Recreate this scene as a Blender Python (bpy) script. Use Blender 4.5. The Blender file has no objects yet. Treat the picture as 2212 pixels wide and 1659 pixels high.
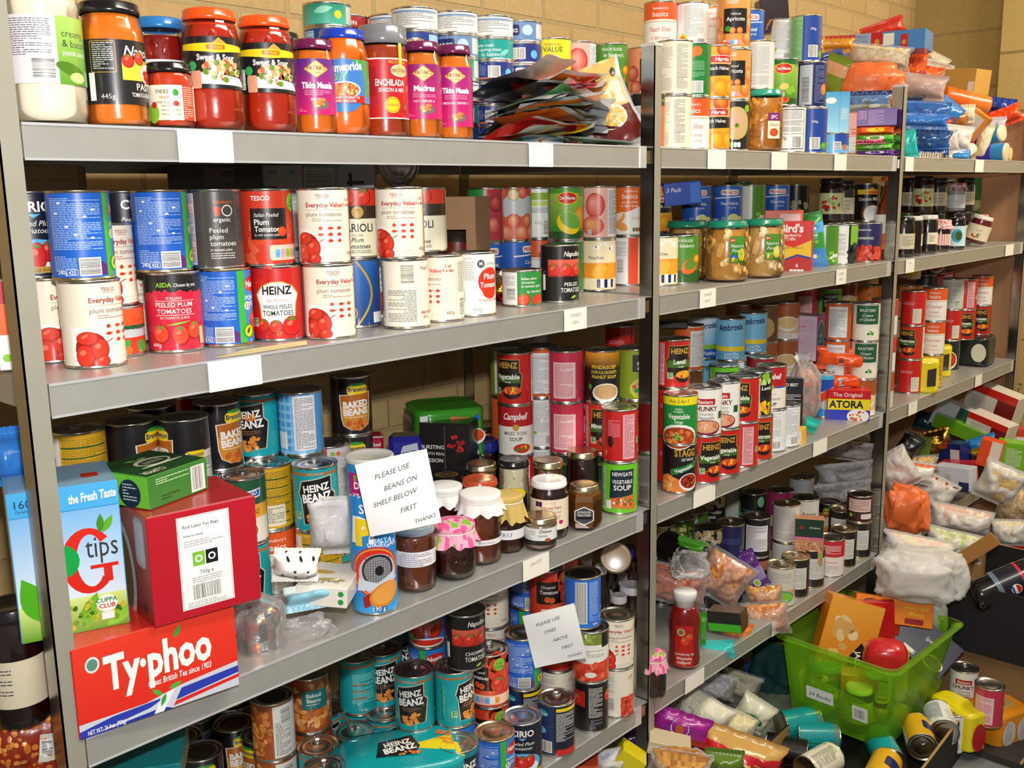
import bpy, math, random, re
from mathutils import Vector, Matrix, noise
from mathutils.geometry import tessellate_polygon
sc = bpy.context.scene
COL = sc.collection
#  camera
CAM = Vector((-0.4565, -1.1616, 1.5141))
YAW, PITCH, ROLL, FPX = math.radians(46.844), math.radians(-10.812), math.radians(-0.934), 2151.9
IW, IH = 2212.0, 1659.0
def cam_axes():
 f = Vector((math.sin(YAW)*math.cos(PITCH), math.cos(YAW)*math.cos(PITCH), math.sin(PITCH)))
 r = Vector((math.cos(YAW), -math.sin(YAW), 0)); u = r.cross(f)
 c, s = math.cos(ROLL), math.sin(ROLL)
 return c*r+s*u, -s*r+c*u, f
CR, CU, CF = cam_axes()
cd = bpy.data.cameras.new('camera'); cam = bpy.data.objects.new('camera', cd); COL.objects.link(cam)
cd.sensor_fit = 'HORIZONTAL'; cd.sensor_width = 36.0; cd.lens = FPX/IW*36.0; cd.clip_start = .02
cam.matrix_world = Matrix(((CR.x, CU.x, -CF.x, CAM.x), (CR.y, CU.y, -CF.y, CAM.y), (CR.z, CU.z, -CF.z, CAM.z), (0, 0, 0, 1)))
sc.camera = cam
#  light
sc.view_settings.view_transform = 'Standard'; sc.view_settings.look = 'None'; sc.view_settings.gamma = 1
sc.view_settings.use_curve_mapping = False; sc.view_settings.exposure = 0.22
w = bpy.data.worlds.new('room_air'); sc.world = w; w.use_nodes = True
w.node_tree.nodes['Background'].inputs[0].default_value = (1.0, .93, .80, 1)
w.node_tree.nodes['Background'].inputs[1].default_value = 0.16
def area(name, loc, target, size, sy, power, col):
 l = bpy.data.lights.new(name, 'AREA'); l.shape = 'RECTANGLE'; l.size = size; l.size_y = sy; l.energy = power; l.color = col
 o = bpy.data.objects.new(name, l); COL.objects.link(o); o.location = loc
 o.rotation_euler = (Vector(target)-Vector(loc)).to_track_quat('-Z', 'Y').to_euler(); return o
area('camera_flash', CAM + CU*0.16 + CR*0.02, (1.3, .15, 1.05), .07, .045, 20.0, (1, .985, .96))
area('ceiling_strip_light', (1.0, -1.0, 2.7), (1.0, -.3, .9), 1.4, .25, 26.0, (1, .93, .80))
area('ceiling_strip_light', (3.3, -1.1, 2.7), (3.2, -.2, .9), 1.4, .25, 34.0, (1, .90, .72))
#  levels
LV = dict(A=1.600, B=1.307, C=0.862, D=0.4232, E=0.06, F=0.0)
DEPTH = .55; WALL = .61
def ray(px, py):
 return CF + (px-IW/2)/FPX*CR - (py-IH/2)/FPX*CU
def on_z(px, py, z):
 d = ray(px, py); t = (z-CAM.z)/d.z; return CAM + t*d
def at_Y(px, Y, z):
 a = px-IW/2
 n = FPX*CR - a*CF
 X = (-(Y-CAM.y)*n.y-(z-CAM.z)*n.z)/n.x + CAM.x
 return Vector((X, Y, z))
#  colours
def srgb(h):
 if not isinstance(h, str): return tuple(h)+(1,) if len(h) == 3 else tuple(h)
 h = PAL.get(h, h)
 v = [int(h[i:i+2], 16)/255 for i in (0, 2, 4)]
 return tuple((c/12.92 if c <= .04045 else ((c+.055)/1.055)**2.4) for c in v)+(1,)
PAL = dict(w='f6f4ee', cream='f2ead8', k='17161a', char='33302e', red='d3231f', dred='a01c20', tom='d8341f', tomd='a8180f', org='ee6a1c', lorg='f59a3a',
  yel='f3d31c', gold='c79a3a', grn='2f9a35', dgrn='135a33', lgrn='86bf3a', teal='12a0a6', dteal='0c6f74', blue='1d63c4', sky='5fb4ea', navy='16245c',
  pur='5f2780', mag='b8246e', pink='ef9fb4', brn='6d3b20', lbrn='a8713f', gry='9a9a98', lgry='cfcfcc', dgry='55555a', peach='f0a24c', tan='d9bf8c', beige='e6d8b8', beanc='c8642a')
#  materials
MATS = {}
def mat(name, attr=False, color=(.8, .8, .8, 1), rough=.5, metal=0, coat=0, spec=.5, bump=None, trans=0, noise_col=None, ior=1.45, sub=0):
 m = bpy.data.materials.new(name); m.use_nodes = True; nt = m.node_tree; b = nt.nodes['Principled BSDF']
 b.inputs['Roughness'].default_value = rough; b.inputs['Metallic'].default_value = metal
 b.inputs['Coat Weight'].default_value = coat; b.inputs['Coat Roughness'].default_value = .08
 b.inputs['Specular IOR Level'].default_value = spec; b.inputs['Transmission Weight'].default_value = trans; b.inputs['IOR'].default_value = ior
 b.inputs['Base Color'].default_value = color
 if attr:
  a = nt.nodes.new('ShaderNodeAttribute'); a.attribute_name = 'Col'; nt.links.new(a.outputs['Color'], b.inputs['Base Color'])
 if noise_col:
  c2, sc_, detail = noise_col
  tc = nt.nodes.new('ShaderNodeTexCoord'); n = nt.nodes.new('ShaderNodeTexNoise'); n.inputs['Scale'].default_value = sc_; n.inputs['Detail'].default_value = detail
  mx = nt.nodes.new('ShaderNodeMix'); mx.data_type = 'RGBA'; mx.inputs[6].default_value = color; mx.inputs[7].default_value = c2
  nt.links.new(tc.outputs['Object'], n.inputs['Vector']); nt.links.new(n.outputs['Fac'], mx.inputs[0]); nt.links.new(mx.outputs[2], b.inputs['Base Color'])
 if bump:
  sc_, st, dist = bump
  tc = nt.nodes.new('ShaderNodeTexCoord'); n = nt.nodes.new('ShaderNodeTexNoise'); n.inputs['Scale'].default_value = sc_; n.inputs['Detail'].default_value = 3
  bp = nt.nodes.new('ShaderNodeBump'); bp.inputs['Strength'].default_value = st; bp.inputs['Distance'].default_value = dist
  nt.links.new(tc.outputs['Object'], n.inputs['Vector']); nt.links.new(n.outputs['Fac'], bp.inputs['Height']); nt.links.new(bp.outputs['Normal'], b.inputs['Normal'])
 MATS[name] = m; return m
def film_mat(name, tint, density, rough=.12, bump=None, glossy=False, span=.75):
 m = bpy.data.materials.new(name); m.use_nodes = True; nt = m.node_tree; nt.nodes.clear()
 out = nt.nodes.new('ShaderNodeOutputMaterial'); tr = nt.nodes.new('ShaderNodeBsdfTransparent'); pr = nt.nodes.new('ShaderNodeBsdfGlossy' if glossy else 'ShaderNodeBsdfPrincipled')
 tr.inputs[0].default_value = tint; pr.inputs[0].default_value = tint; pr.inputs['Roughness'].default_value = rough
 fr = nt.nodes.new('ShaderNodeFresnel'); fr.inputs[0].default_value = 1.45
 mp = nt.nodes.new('ShaderNodeMapRange'); mp.inputs[3].default_value = density; mp.inputs[4].default_value = min(1, density+span)
 mx = nt.nodes.new('ShaderNodeMixShader')
 nt.links.new(fr.outputs[0], mp.inputs[0]); nt.links.new(mp.outputs[0], mx.inputs[0]); nt.links.new(tr.outputs[0], mx.inputs[1]); nt.links.new(pr.outputs[0], mx.inputs[2]); nt.links.new(mx.outputs[0], out.inputs[0])
 if bump:
  tc = nt.nodes.new('ShaderNodeTexCoord'); n = nt.nodes.new('ShaderNodeTexNoise'); n.inputs['Scale'].default_value = bump[0]; n.inputs['Detail'].default_value = 3
  bp = nt.nodes.new('ShaderNodeBump'); bp.inputs['Strength'].default_value = bump[1]; bp.inputs['Distance'].default_value = bump[2]
  nt.links.new(tc.outputs['Object'], n.inputs['Vector']); nt.links.new(n.outputs['Fac'], bp.inputs['Height']); nt.links.new(bp.outputs['Normal'], pr.inputs['Normal']); nt.links.new(bp.outputs['Normal'], fr.inputs['Normal'])
 MATS[name] = m; return m
mat('paper_print', True, rough=.36, coat=.5)
mat('card_print', True, rough=.33, coat=.35)
mat('matte_print', True, rough=.8)
mat('bag_print', True, rough=.28, coat=.4, bump=(38, .35, .004))
mat('cloth', True, rough=.95, bump=(300, .4, .001))
mat('paint_gloss', True, rough=.22, coat=.5)
mat('food', True, rough=.25, coat=.8, bump=(70, .25, .002))
mat('grain', True, rough=.55, bump=(220, .8, .002))
mat('tin_metal', False, (.62, .60, .56, 1), rough=.26, metal=1, bump=(60, .06, .001))
mat('gold_tin', False, (.68, .57, .36, 1), rough=.28, metal=1, bump=(60, .06, .001))
mat('foil', True, rough=.22, metal=1, bump=(90, .7, .003))
mat('shelf_steel', False, (.42, .41, .38, 1), rough=.38, metal=.5, bump=(500, .05, .0005), noise_col=((.52, .51, .48, 1), 26, 6))
mat('post_steel', False, (.50, .50, .49, 1), rough=.20, metal=1, bump=(18, .10, .002), noise_col=((.38, .38, .38, 1), 9, 4))
mat('post_matt', False, (.46, .44, .36, 1), rough=.42, metal=.4, noise_col=((.36, .34, .27, 1), 12, 4))
mat('bracket_steel', False, (.78, .80, .84, 1), rough=.35, metal=.6)
mat('plywood', False, (.44, .22, .11, 1), rough=.6, noise_col=((.54, .28, .14, 1), 5, 4))
mat('cardboard', True, rough=.85, bump=(150, .2, .001))
film_mat('glass', (1, 1, 1, 1), .02, .03, glossy=True)
film_mat('clear_film', (.97, .97, .97, 1), .12, .12, (45, .8, .006))
film_mat('milky_film', (.95, .94, .92, 1), .50, .25, (35, .6, .006))
film_mat('orange_film', (1, .22, .06, 1), .80, .30, (30, .5, .005))
film_mat('green_plastic', (.70, .94, .24, 1), .03, .12, span=.5)
film_mat('teal_film', (.10, .65, .62, 1), .7, .2, (35, .6, .006))
#  mesh builder
FONT_CACHE = {}
def text_tris(s, bold, shear=0):
 key = (s, bold, shear)
 if key in FONT_CACHE: return FONT_CACHE[key]
 cu = bpy.data.curves.new('lettering', 'FONT'); cu.body = s; cu.size = 1; cu.resolution_u = 2; cu.offset = bold*.02; cu.shear = shear
 cu.align_x = 'LEFT'
 o = bpy.data.objects.new('lettering', cu); COL.objects.link(o)
 dg = bpy.context.evaluated_depsgraph_get(); me = o.evaluated_get(dg).to_mesh()
 me.calc_loop_triangles()
 vs = [(v.co.x, v.co.y) for v in me.vertices]; tr = [tuple(t.vertices) for t in me.loop_triangles]
 o.evaluated_get(dg).to_mesh_clear()
 bpy.data.objects.remove(o); bpy.data.curves.remove(cu)
 if vs:
  x0 = min(v[0] for v in vs); x1 = max(v[0] for v in vs)
 else: x0 = x1 = 0
 FONT_CACHE[key] = (vs, tr, x0, x1); return FONT_CACHE[key]
class MB:
 def __init__(s): s.v = []; s.f = []; s.c = []; s.m = []; s.sm = []; s.mats = []; s.nv = {}
 def mi(s, name):
  if name not in s.mats: s.mats.append(name)
  return s.mats.index(name)
 def face(s, idx, col, m, smooth=False):
  s.f.append(idx); s.c.append(col); s.m.append(m); s.sm.append(smooth)
 def lathe(s, prof, seg, mname, cols, smooth=True, mtx=None, cap=True, sx=1, sy=1):
  m = s.mi(mname); b = len(s.v); rings = []
  for r, z in prof:
   if r < 1e-6:
    s.v.append((0, 0, z)); rings.append([len(s.v)-1])
   else:
    ring = []
    for k in range(seg):
     a = 2*math.pi*k/seg; s.v.append((r*math.cos(a)*sx, r*math.sin(a)*sy, z)); ring.append(len(s.v)-1)
    rings.append(ring)
  for i in range(len(prof)-1):
   c = srgb(cols if isinstance(cols, (str, tuple)) else cols[min(i, len(cols)-1)])
   A, B = rings[i], rings[i+1]
   for k in range(seg):
    k2 = (k+1) % seg
    if len(A) == 1 and len(B) == 1: break
    if len(A) == 1: s.face((A[0], B[k2], B[k]), c, m, smooth)
    elif len(B) == 1: s.face((A[k], A[k2], B[0]), c, m, smooth)
    else: s.face((A[k], A[k2], B[k2], B[k]), c, m, smooth)
  if mtx:
   for i in range(b, len(s.v)): s.v[i] = tuple(mtx @ Vector(s.v[i]))
  return s
 def box(s, x0, y0, z0, x1, y1, z1, mname, col, mtx=None, cols=None, bev=0):
  m = s.mi(mname); b = len(s.v); c = srgb(col)
  if bev:
   g = bev
   P = []
   for sz, z in ((0, z0), (1, z1)):
    zi = z+g if sz == 0 else z-g
    P += [((x0+g, y0+g, z), (x1-g, y0+g, z), (x1-g, y1-g, z), (x0+g, y1-g, z))]
   vs = []
   def add(p): vs.append(p); return b+len(vs)-1
   idx = {}
   for ix, X in ((0, x0), (1, x1)):
    for iy, Yy in ((0, y0), (1, y1)):
     for iz, Z in ((0, z0), (1, z1)):
      gx = X+g if ix == 0 else X-g; gy = Yy+g if iy == 0 else Yy-g; gz = Z+g if iz == 0 else Z-g
      idx[(ix, iy, iz, 'x')] = add((X, gy, gz)); idx[(ix, iy, iz, 'y')] = add((gx, Yy, gz)); idx[(ix, iy, iz, 'z')] = add((gx, gy, Z))
   s.v += vs
   cc = cols or {}
   I = lambda a, bb, d, e: idx[(a, bb, d, e)]
   F = [(('x-'), [I(0, 0, 0, 'x'), I(0, 0, 1, 'x'), I(0, 1, 1, 'x'), I(0, 1, 0, 'x')]), ('x+', [I(1, 0, 0, 'x'), I(1, 1, 0, 'x'), I(1, 1, 1, 'x'), I(1, 0, 1, 'x')]),
                 ('y-', [I(0, 0, 0, 'y'), I(1, 0, 0, 'y'), I(1, 0, 1, 'y'), I(0, 0, 1, 'y')]), ('y+', [I(0, 1, 0, 'y'), I(0, 1, 1, 'y'), I(1, 1, 1, 'y'), I(1, 1, 0, 'y')]),
                 ('z-', [I(0, 0, 0, 'z'), I(0, 1, 0, 'z'), I(1, 1, 0, 'z'), I(1, 0, 0, 'z')]), ('z+', [I(0, 0, 1, 'z'), I(1, 0, 1, 'z'), I(1, 1, 1, 'z'), I(0, 1, 1, 'z')])]
   for k, q in F: s.face(tuple(q), srgb(cc.get(k, col)), m)
   for ix in (0, 1):
    for iy in (0, 1): s.face((I(ix, iy, 0, 'x'), I(ix, iy, 1, 'x'), I(ix, iy, 1, 'y'), I(ix, iy, 0, 'y')), c, m)
   for ix in (0, 1):
    for iz in (0, 1): s.face((I(ix, 0, iz, 'x'), I(ix, 1, iz, 'x'), I(ix, 1, iz, 'z'), I(ix, 0, iz, 'z')), c, m)
   for iy in (0, 1):
    for iz in (0, 1): s.face((I(0, iy, iz, 'y'), I(1, iy, iz, 'y'), I(1, iy, iz, 'z'), I(0, iy, iz, 'z')), c, m)
   for ix in (0, 1):
    for iy in (0, 1):
     for iz in (0, 1): s.face((I(ix, iy, iz, 'x'), I(ix, iy, iz, 'y'), I(ix, iy, iz, 'z')), c, m)
  else:
   s.v += [(x0, y0, z0), (x1, y0, z0), (x1, y1, z0), (x0, y1, z0), (x0, y0, z1), (x1, y0, z1), (x1, y1, z1), (x0, y1, z1)]
   cc = cols or {}
   for k, q in (('z-', (0, 3, 2, 1)), ('z+', (4, 5, 6, 7)), ('y-', (0, 1, 5, 4)), ('x+', (1, 2, 6, 5)), ('y+', (2, 3, 7, 6)), ('x-', (3, 0, 4, 7))):
    s.face(tuple(b+i for i in q), srgb(cc.get(k, col)), m)
  if mtx:
   for i in range(b, len(s.v)): s.v[i] = tuple(mtx @ Vector(s.v[i]))
  return s
 def tube(s, pts, r, seg, mname, col, closed=False):
  m = s.mi(mname); c = srgb(col); n = len(pts); rings = []
  for i, p in enumerate(pts):
   p = Vector(p); a = Vector(pts[max(0, i-1)]) if not closed else Vector(pts[i-1]); bb = Vector(pts[min(n-1, i+1)]) if not closed else Vector(pts[(i+1) % n])
   d = (bb-a).normalized(); up = Vector((0, 0, 1)) if abs(d.z) < .9 else Vector((1, 0, 0)); x = d.cross(up).normalized(); y = x.cross(d)
   rr = r[i] if isinstance(r, (list, tuple)) else r; ring = []
   for k in range(seg):
    t = 2*math.pi*k/seg; s.v.append(tuple(p+x*math.cos(t)*rr+y*math.sin(t)*rr)); ring.append(len(s.v)-1)
   rings.append(ring)
  for i in range(n if closed else n-1):
   A, B = rings[i], rings[(i+1) % n]
   for k in range(seg): s.face((A[k], A[(k+1) % seg], B[(k+1) % seg], B[k]), c, m, True)
  if not closed: s.face(tuple(rings[0]), c, m); s.face(tuple(reversed(rings[-1])), c, m)
  return s
 def grid(s, fn, nu, nv, mname, colfn, smooth=True, closeu=False):
  m = s.mi(mname); b = len(s.v)
  for j in range(nv+1):
   for i in range(nu+(0 if closeu else 1)): s.v.append(tuple(fn(i/nu, j/nv)))
  W_ = nu if closeu else nu+1
  for j in range(nv):
   for i in range(nu):
    i2 = (i+1) % W_ if closeu else i+1
    col = colfn((i+.5)/nu, (j+.5)/nv) if callable(colfn) else colfn
    s.face((b+j*W_+i, b+j*W_+i2, b+(j+1)*W_+i2, b+(j+1)*W_+i), srgb(col), m, smooth)
  return s
 def build(s, name, parent=None, smooth_angle=None):
  me = mesh_of(s, name); return link(name, me, parent)
def mesh_of(s, name):
 me = bpy.data.meshes.new(name); me.from_pydata(s.v, [], s.f)
 for mn in s.mats: me.materials.append(MATS[mn])
 if len(me.polygons) != len(s.f): print('BAD FACES', name, len(me.polygons), len(s.f))
 me.polygons.foreach_set('material_index', s.m); me.polygons.foreach_set('use_smooth', s.sm)
 a = me.color_attributes.new('Col', 'FLOAT_COLOR', 'CORNER'); buf = []
 for fi, f in enumerate(s.f):
  c = s.c[fi]
  if c and isinstance(c[0], tuple):
   for q in c: buf.extend(q)
  else: buf.extend(tuple(c)*len(f))
 a.data.foreach_set('color', buf); me.update()
 if s.nv:
  fl = [tuple(v.normal) if i not in s.nv else s.nv[i] for i, v in enumerate(me.vertices)]
  me.normals_split_custom_set_from_vertices(fl)
 return me
def link(name, me, parent=None):
 o = bpy.data.objects.new(name, me); COL.objects.link(o)
 if parent: o.parent = parent
 return o
def tag(o, label=None, cat=None, group=None, kind=None):
 if label: o['label'] = label
 if cat: o['category'] = cat
 if group: o['group'] = group
 if kind: o['kind'] = kind
 return o
#  print: flat artwork laid on a surface
def clip_u(poly, u, keep_left):
 out = []
 for i in range(len(poly)):
  a, b = poly[i], poly[(i+1) % len(poly)]
  ia = (a[0] <= u) == keep_left or a[0] == u; ib = (b[0] <= u) == keep_left or b[0] == u
  if ia: out.append(a)
  if ia != ib and b[0] != a[0]:
   t = (u-a[0])/(b[0]-a[0]); out.append((u, a[1]+t*(b[1]-a[1])))
 return out
class Art:
 def __init__(s, mb, fn, mname, step=None, lift=.00003, clip=None, flip=False, nfn=None):
  s.nfn = nfn; s.mb = mb; s.fn = fn; s.m = mb.mi(mname); s.step = step; s.lift = lift; s.n = 0; s.clip = clip; s.flip = flip
 def poly(s, pts, col, tris=None, vcol=None):
  s.n += 1; off = s.lift*s.n; c = srgb(col) if col else None
  if tris is None:
   tris = tessellate_polygon([[Vector((p[0], p[1], 0)) for p in pts]]) if len(pts) > 4 else ([(0, 1, 2), (0, 2, 3)] if len(pts) == 4 else [(0, 1, 2)])
   if len(pts) == 4: tris = [(0, 1, 2, 3)]
  mb = s.mb
  for t in tris:
   P = [pts[i] for i in t]
   ar = sum(P[i][0]*P[(i+1) % len(P)][1]-P[(i+1) % len(P)][0]*P[i][1] for i in range(len(P)))
   if abs(ar) < 1e-7: continue
   if (ar < 0) != s.flip: P.reverse()
   if s.clip:
    u0, u1 = s.clip
    if min(p[0] for p in P) < u0: P = clip_u(P, u0, False)
    if len(P) > 2 and max(p[0] for p in P) > u1: P = clip_u(P, u1, True)
    if len(P) < 3: continue
   parts = [P]
   if s.step:
    lo = min(p[0] for p in P); hi = max(p[0] for p in P)
    if hi-lo > s.step*.6:
     k = math.floor(lo/s.step)+1; parts = []; rest = P
     while k*s.step < hi-1e-6 and len(rest) > 2:
      L = clip_u(rest, k*s.step, True); rest = clip_u(rest, k*s.step, False)
      if len(L) > 2: parts.append(L)
      k += 1
     if len(rest) > 2: parts.append(rest)
   for Q in parts:
    b = len(mb.v)
    for (u, v) in Q:
     if s.nfn: mb.nv[len(mb.v)] = s.nfn(u, v)
     mb.v.append(tuple(s.fn(u, v, off)))
    cc = c if vcol is None else tuple(srgb(vcol(u, v)) for (u, v) in Q)
    mb.face(tuple(range(b, b+len(Q))), cc, s.m, False)
  return s
 def r(s, u0, v0, u1, v1, col): return s.poly([(u0, v0), (u1, v0), (u1, v1), (u0, v1)], col)
 def g(s, u0, v0, u1, v1, c0, c1, n=6):
  a, b = srgb(c0), srgb(c1); s.n += 0
  k = s.n
  for i in range(n):
   t0 = i/n; t1 = (i+1)/n; s.n = k
   s.poly([(u0, v0+(v1-v0)*t0), (u1, v0+(v1-v0)*t0), (u1, v0+(v1-v0)*t1), (u0, v0+(v1-v0)*t1)], 'w', vcol=lambda u, v: tuple(a[j]+(b[j]-a[j])*(v-v0)/(v1-v0) for j in range(4)))
  return s
 def rr(s, u0, v0, u1, v1, rad, col):
  P = []
  for cx, cy, a0 in ((u1-rad, v0+rad, -90), (u1-rad, v1-rad, 0), (u0+rad, v1-rad, 90), (u0+rad, v0+rad, 180)):
   for k in range(4): a = math.radians(a0+30*k); P.append((cx+rad*math.cos(a), cy+rad*math.sin(a)))
  return s.poly(P, col, [tuple(range(len(P)))])
 def e(s, u, v, ru, rv, col, n=16, rot=0):
  c, t = math.cos(rot), math.sin(rot); P = []
  for k in range(n):
   a = 2*math.pi*k/n; x = ru*math.cos(a); y = rv*math.sin(a); P.append((u+c*x-t*y, v+t*x+c*y))
  return s.poly(P, col, [tuple(range(n))])
 def t(s, u, v, size, txt, col, al='c', bold=0, shear=0, rot=0, wmax=None, out=None):
  if out: s.t(u, v, size, txt, out, al, bold+2.6, shear, rot, wmax)
  vs, tr, x0, x1 = text_tris(txt, bold, shear)
  if not tr: return s
  k = size/.72; wd = (x1-x0)*k; kx = k
  if wmax and wd > wmax: kx = k*wmax/wd; wd = wmax
  o = {'c': -wd/2, 'l': 0, 'r': -wd}[al]; c, q = math.cos(rot), math.sin(rot)
  P = []
  for x, y in vs:
   X = (x-x0)*kx+o; Y_ = y*k; P.append((u+c*X-q*Y_, v+q*X+c*Y_))
  return s.poly(P, col, tr)
 def bar(s, u, v, w, h, vert=True, bg='w'):
  rn = random.Random(int(u*7+v*3)); s.r(u-1.2, v-1.2, u+w+1.2, v+h+1.2, bg); x = 0; L = w if vert else h
  while x < L-.8:
   t = rn.choice((.35, .5, .8));
   s.n -= 1
   if vert: s.r(u+x, v, u+min(x+t, L), v+h, 'k')
   else: s.r(u, v+x, u+w, v+min(x+t, L), 'k')
   if x == 0: s.n += 1; s.n -= 0
   x += t+rn.choice((.4, .6, .9))
  s.n += 1
  return s
 def para(s, u, v, w, h, col, dv=2.2, seed=1):
  rn = random.Random(seed+int(u*3+v)); y = v+h-1; n0 = s.n
  while y > v:
   x = u; e = u+w*(1 if rn.random() < .75 else rn.uniform(.3, .8))
   while x < e:
    L = rn.uniform(2.0, 7); s.n = n0; s.r(x, y, min(x+L, e), y+dv*.38, col); x += L+.9
   y -= dv
  return s
 def disc(s, u, v, ru, rv, c0, c1, n=18, rings=5):
  a, b = srgb(c0), srgb(c1)
  for k in range(rings):
   f = 1-k/rings; t = k/max(1, rings-1); s.e(u-ru*.06*k, v+rv*.06*k, ru*f, rv*f, tuple(b[j]+(a[j]-b[j])*t for j in range(3)), n)
  return s
 def tomato(s, u, v, r, c='tom', leaf=True, ry=None, rot=0):
  ry = ry or r
  s.e(u, v, r, ry, 'a8180f', rot=rot); s.e(u-.05*r, v+.05*ry, r*.88, ry*.88, c, rot=rot); s.e(u-.25*r, v+.3*ry, r*.34, ry*.22, 'f0735a', rot=rot+.5)
  if leaf:
   for k in range(5):
    a = math.radians(90+72*k+20); s.poly([(u+.1*r*math.cos(a+1.5), v+.7*ry+.1*r*math.sin(a+1.5)), (u+.6*r*math.cos(a), v+.72*ry+.35*r*math.sin(a)), (u+.1*r*math.cos(a-1.5), v+.7*ry+.1*r*math.sin(a-1.5))], 'grn')
  return s
 def blobs(s, u, v, ru, rv, cols, n, r0, seed=3):
  rn = random.Random(seed)
  for i in range(n):
   a = rn.uniform(0, 6.283); q = math.sqrt(rn.random()); rr = r0*rn.uniform(.7, 1.2)
   if i % 7 == 0: pass
   else: s.n -= 1
   s.n += 0
   s.e(u+ru*q*math.cos(a), v+rv*q*math.sin(a), rr, rr*rn.uniform(.6, 1), rn.choice(cols), 8, rn.uniform(0, 3))
   s.n += 1 if i % 3 == 0 else 0
  return s
 def leaf(s, u, v, L, w, rot, col='grn'):
  P = []
  for k in range(9): t = k/8; P.append((L*t, w*math.sin(math.pi*t)*(1-.3*t)))
  for k in range(7, 0, -1): t = k/8; P.append((L*t, -w*math.sin(math.pi*t)*(1-.3*t)))
  c, q = math.cos(rot), math.sin(rot)
  return s.poly([(u+c*x-q*y, v+q*x+c*y) for x, y in P], col, [tuple(range(len(P)))])
#  builders: each returns a list of (part name, mesh, parent index, offset) cached per design
TINM = {}
SEG = 60
def cyl_fn(rfun):
 def fn(u, v, off):
  R = rfun(v)+off; R0 = rfun.R0; a = u/1000/R0*SEG/(2*math.pi); k = math.floor(a); t = a-k
  a0 = 2*math.pi*k/SEG; a1 = 2*math.pi*(k+1)/SEG
  return (R*(math.sin(a0)*(1-t)+math.sin(a1)*t), -R*(math.cos(a0)*(1-t)+math.cos(a1)*t), v/1000)
 def nfn(u, v):
  a = u/1000/rfun.R0; e = .5; dr = (rfun(v+e)-rfun(v-e))/(2*e/1000); n = Vector((math.sin(a), -math.cos(a), -dr)).normalized(); return tuple(n)
 return fn, nfn
def label_art(mb, rfun, m='paper_print'):
 fn, nfn = cyl_fn(rfun); st = 2*math.pi*rfun.R0*1000/SEG
 return Art(mb, fn, m, step=st, nfn=nfn)
def flatR(R):
 f = lambda v: R
 class F:
  R0 = R
  def __call__(s, v): return R
 return F()
def profR(pts, R0):
 class F:
  def __init__(s): s.R0 = R0
  def __call__(s, v):
   z = v/1000
   for (r0, z0), (r1, z1) in zip(pts, pts[1:]):
    if z0 <= z <= z1: return r0+(r1-r0)*(z-z0)/max(1e-9, z1-z0)
   return pts[-1][0] if z > pts[-1][1] else pts[0][0]
 return F()
def tin_body(r, h, metal='tin_metal', top=None, sx=1):
 key = (round(r, 4), round(h, 4), metal, top, sx)
 if key in TINM: return TINM[key]
 b = MB(); q = r-.0008
 prof = [(0, .003), (r-.004, .003), (r-.0025, 0), (r+.0003, .0002), (r+.0007, .0018), (q, .0038)]
 n = 5
 for i in range(1, n): prof.append((q-.0003*(i % 2), .0038+(h-.0076)*i/n))
 prof += [(q, h-.0038), (r+.0007, h-.0020), (r+.0005, h-.0003), (r-.0012, h), (r-.0022, h-.0036), (r-.006, h-.0038), (r-.0072, h-.0028), (r-.011, h-.0028), (r-.0122, h-.0036), (r-.016, h-.0036), (r-.0172, h-.003), (0, h-.003)]
 b.lathe(prof, 44, metal, 'lgry')
 if top:
  b.lathe([(r-.0025, h-.00335), (0, h-.0022)], 30, 'paint_gloss', top)
 TINM[key] = mesh_of(b, 'tin_body'); return TINM[key]
def ring_mesh(r):
 key = ('ring', r)
 if key in TINM: return TINM[key]
 b = MB(); pts = [(.009*math.cos(a), r-.021+.0065*math.sin(a)*1.5, .0012) for a in [2*math.pi*k/14 for k in range(14)]]
 b.tube(pts, .0012, 6, 'tin_metal', 'lgry', closed=True)
 b.box(-.005, r-.013, 0, .005, r-.006, .0022, 'tin_metal', 'lgry')
 TINM[key] = mesh_of(b, 'ring_pull'); return TINM[key]
def tin_kind(s):
 for w_, n in (('soup', 'soup_tin'), ('bean', 'bean_tin'), ('pulse', 'bean_tin'), ('tomato', 'tomato_tin'), ('tuna', 'fish_tin'), ('fish', 'fish_tin'), ('salmon', 'fish_tin'), ('peach', 'fruit_tin'), ('fruit', 'fruit_tin'), ('apricot', 'fruit_tin'), ('pear', 'fruit_tin'), ('drink', 'drink_can'), ('rice', 'pudding_tin'), ('pudding', 'pudding_tin'), ('custard', 'pudding_tin'), ('flat', 'fish_tin')):
  if w_ in s: return n
 return 'food_tin'
def mk_tin(d):
 r, h = d.get('r', .0375), d.get('h', .110)
 parts = [(tin_kind(d['desc']), tin_body(r, h, d.get('metal', 'tin_metal'), d.get('top')), -1, (0, 0, 0))]
 b = MB(); v0, v1 = 3.9, h*1000-3.9; R = r-.0004
 m = d.get('mat', 'paper_print')
 A = label_art(b, flatR(R), m)
 if d.get('base'):
  C = 2*math.pi*R*1000; A.r(-C/2+.01, v0, C/2-.01, v1, d['base'])
 H = v1-v0
 fn0 = A.fn
 A.fn = lambda u, v, off: fn0(u, v+v0, off)
 d['art'](A, H)
 if not d.get('noback'): back(A, H, d.get('backcol', 'w'), r)
 parts.append(('label', mesh_of(b, 'label'), 0, (0, 0, 0)))
 if d.get('ring'): parts.append(('ring_pull', ring_mesh(r), 0, (0, 0, h-.0028)))
 return parts
def back(A, H, col, r):
 C = math.pi*r*1000
 A.r(C*.5, 2, C-3, H-2, col); A.para(C*.5+3, H*.42, C*.42-2, H*.5, 'char', 2.4); A.bar(C*.5+6, 6, 20, H*.28, False, col)
 A.para(-C+4, 6, C*.30, H*.82, 'dgry', 2.6, 5)
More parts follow.
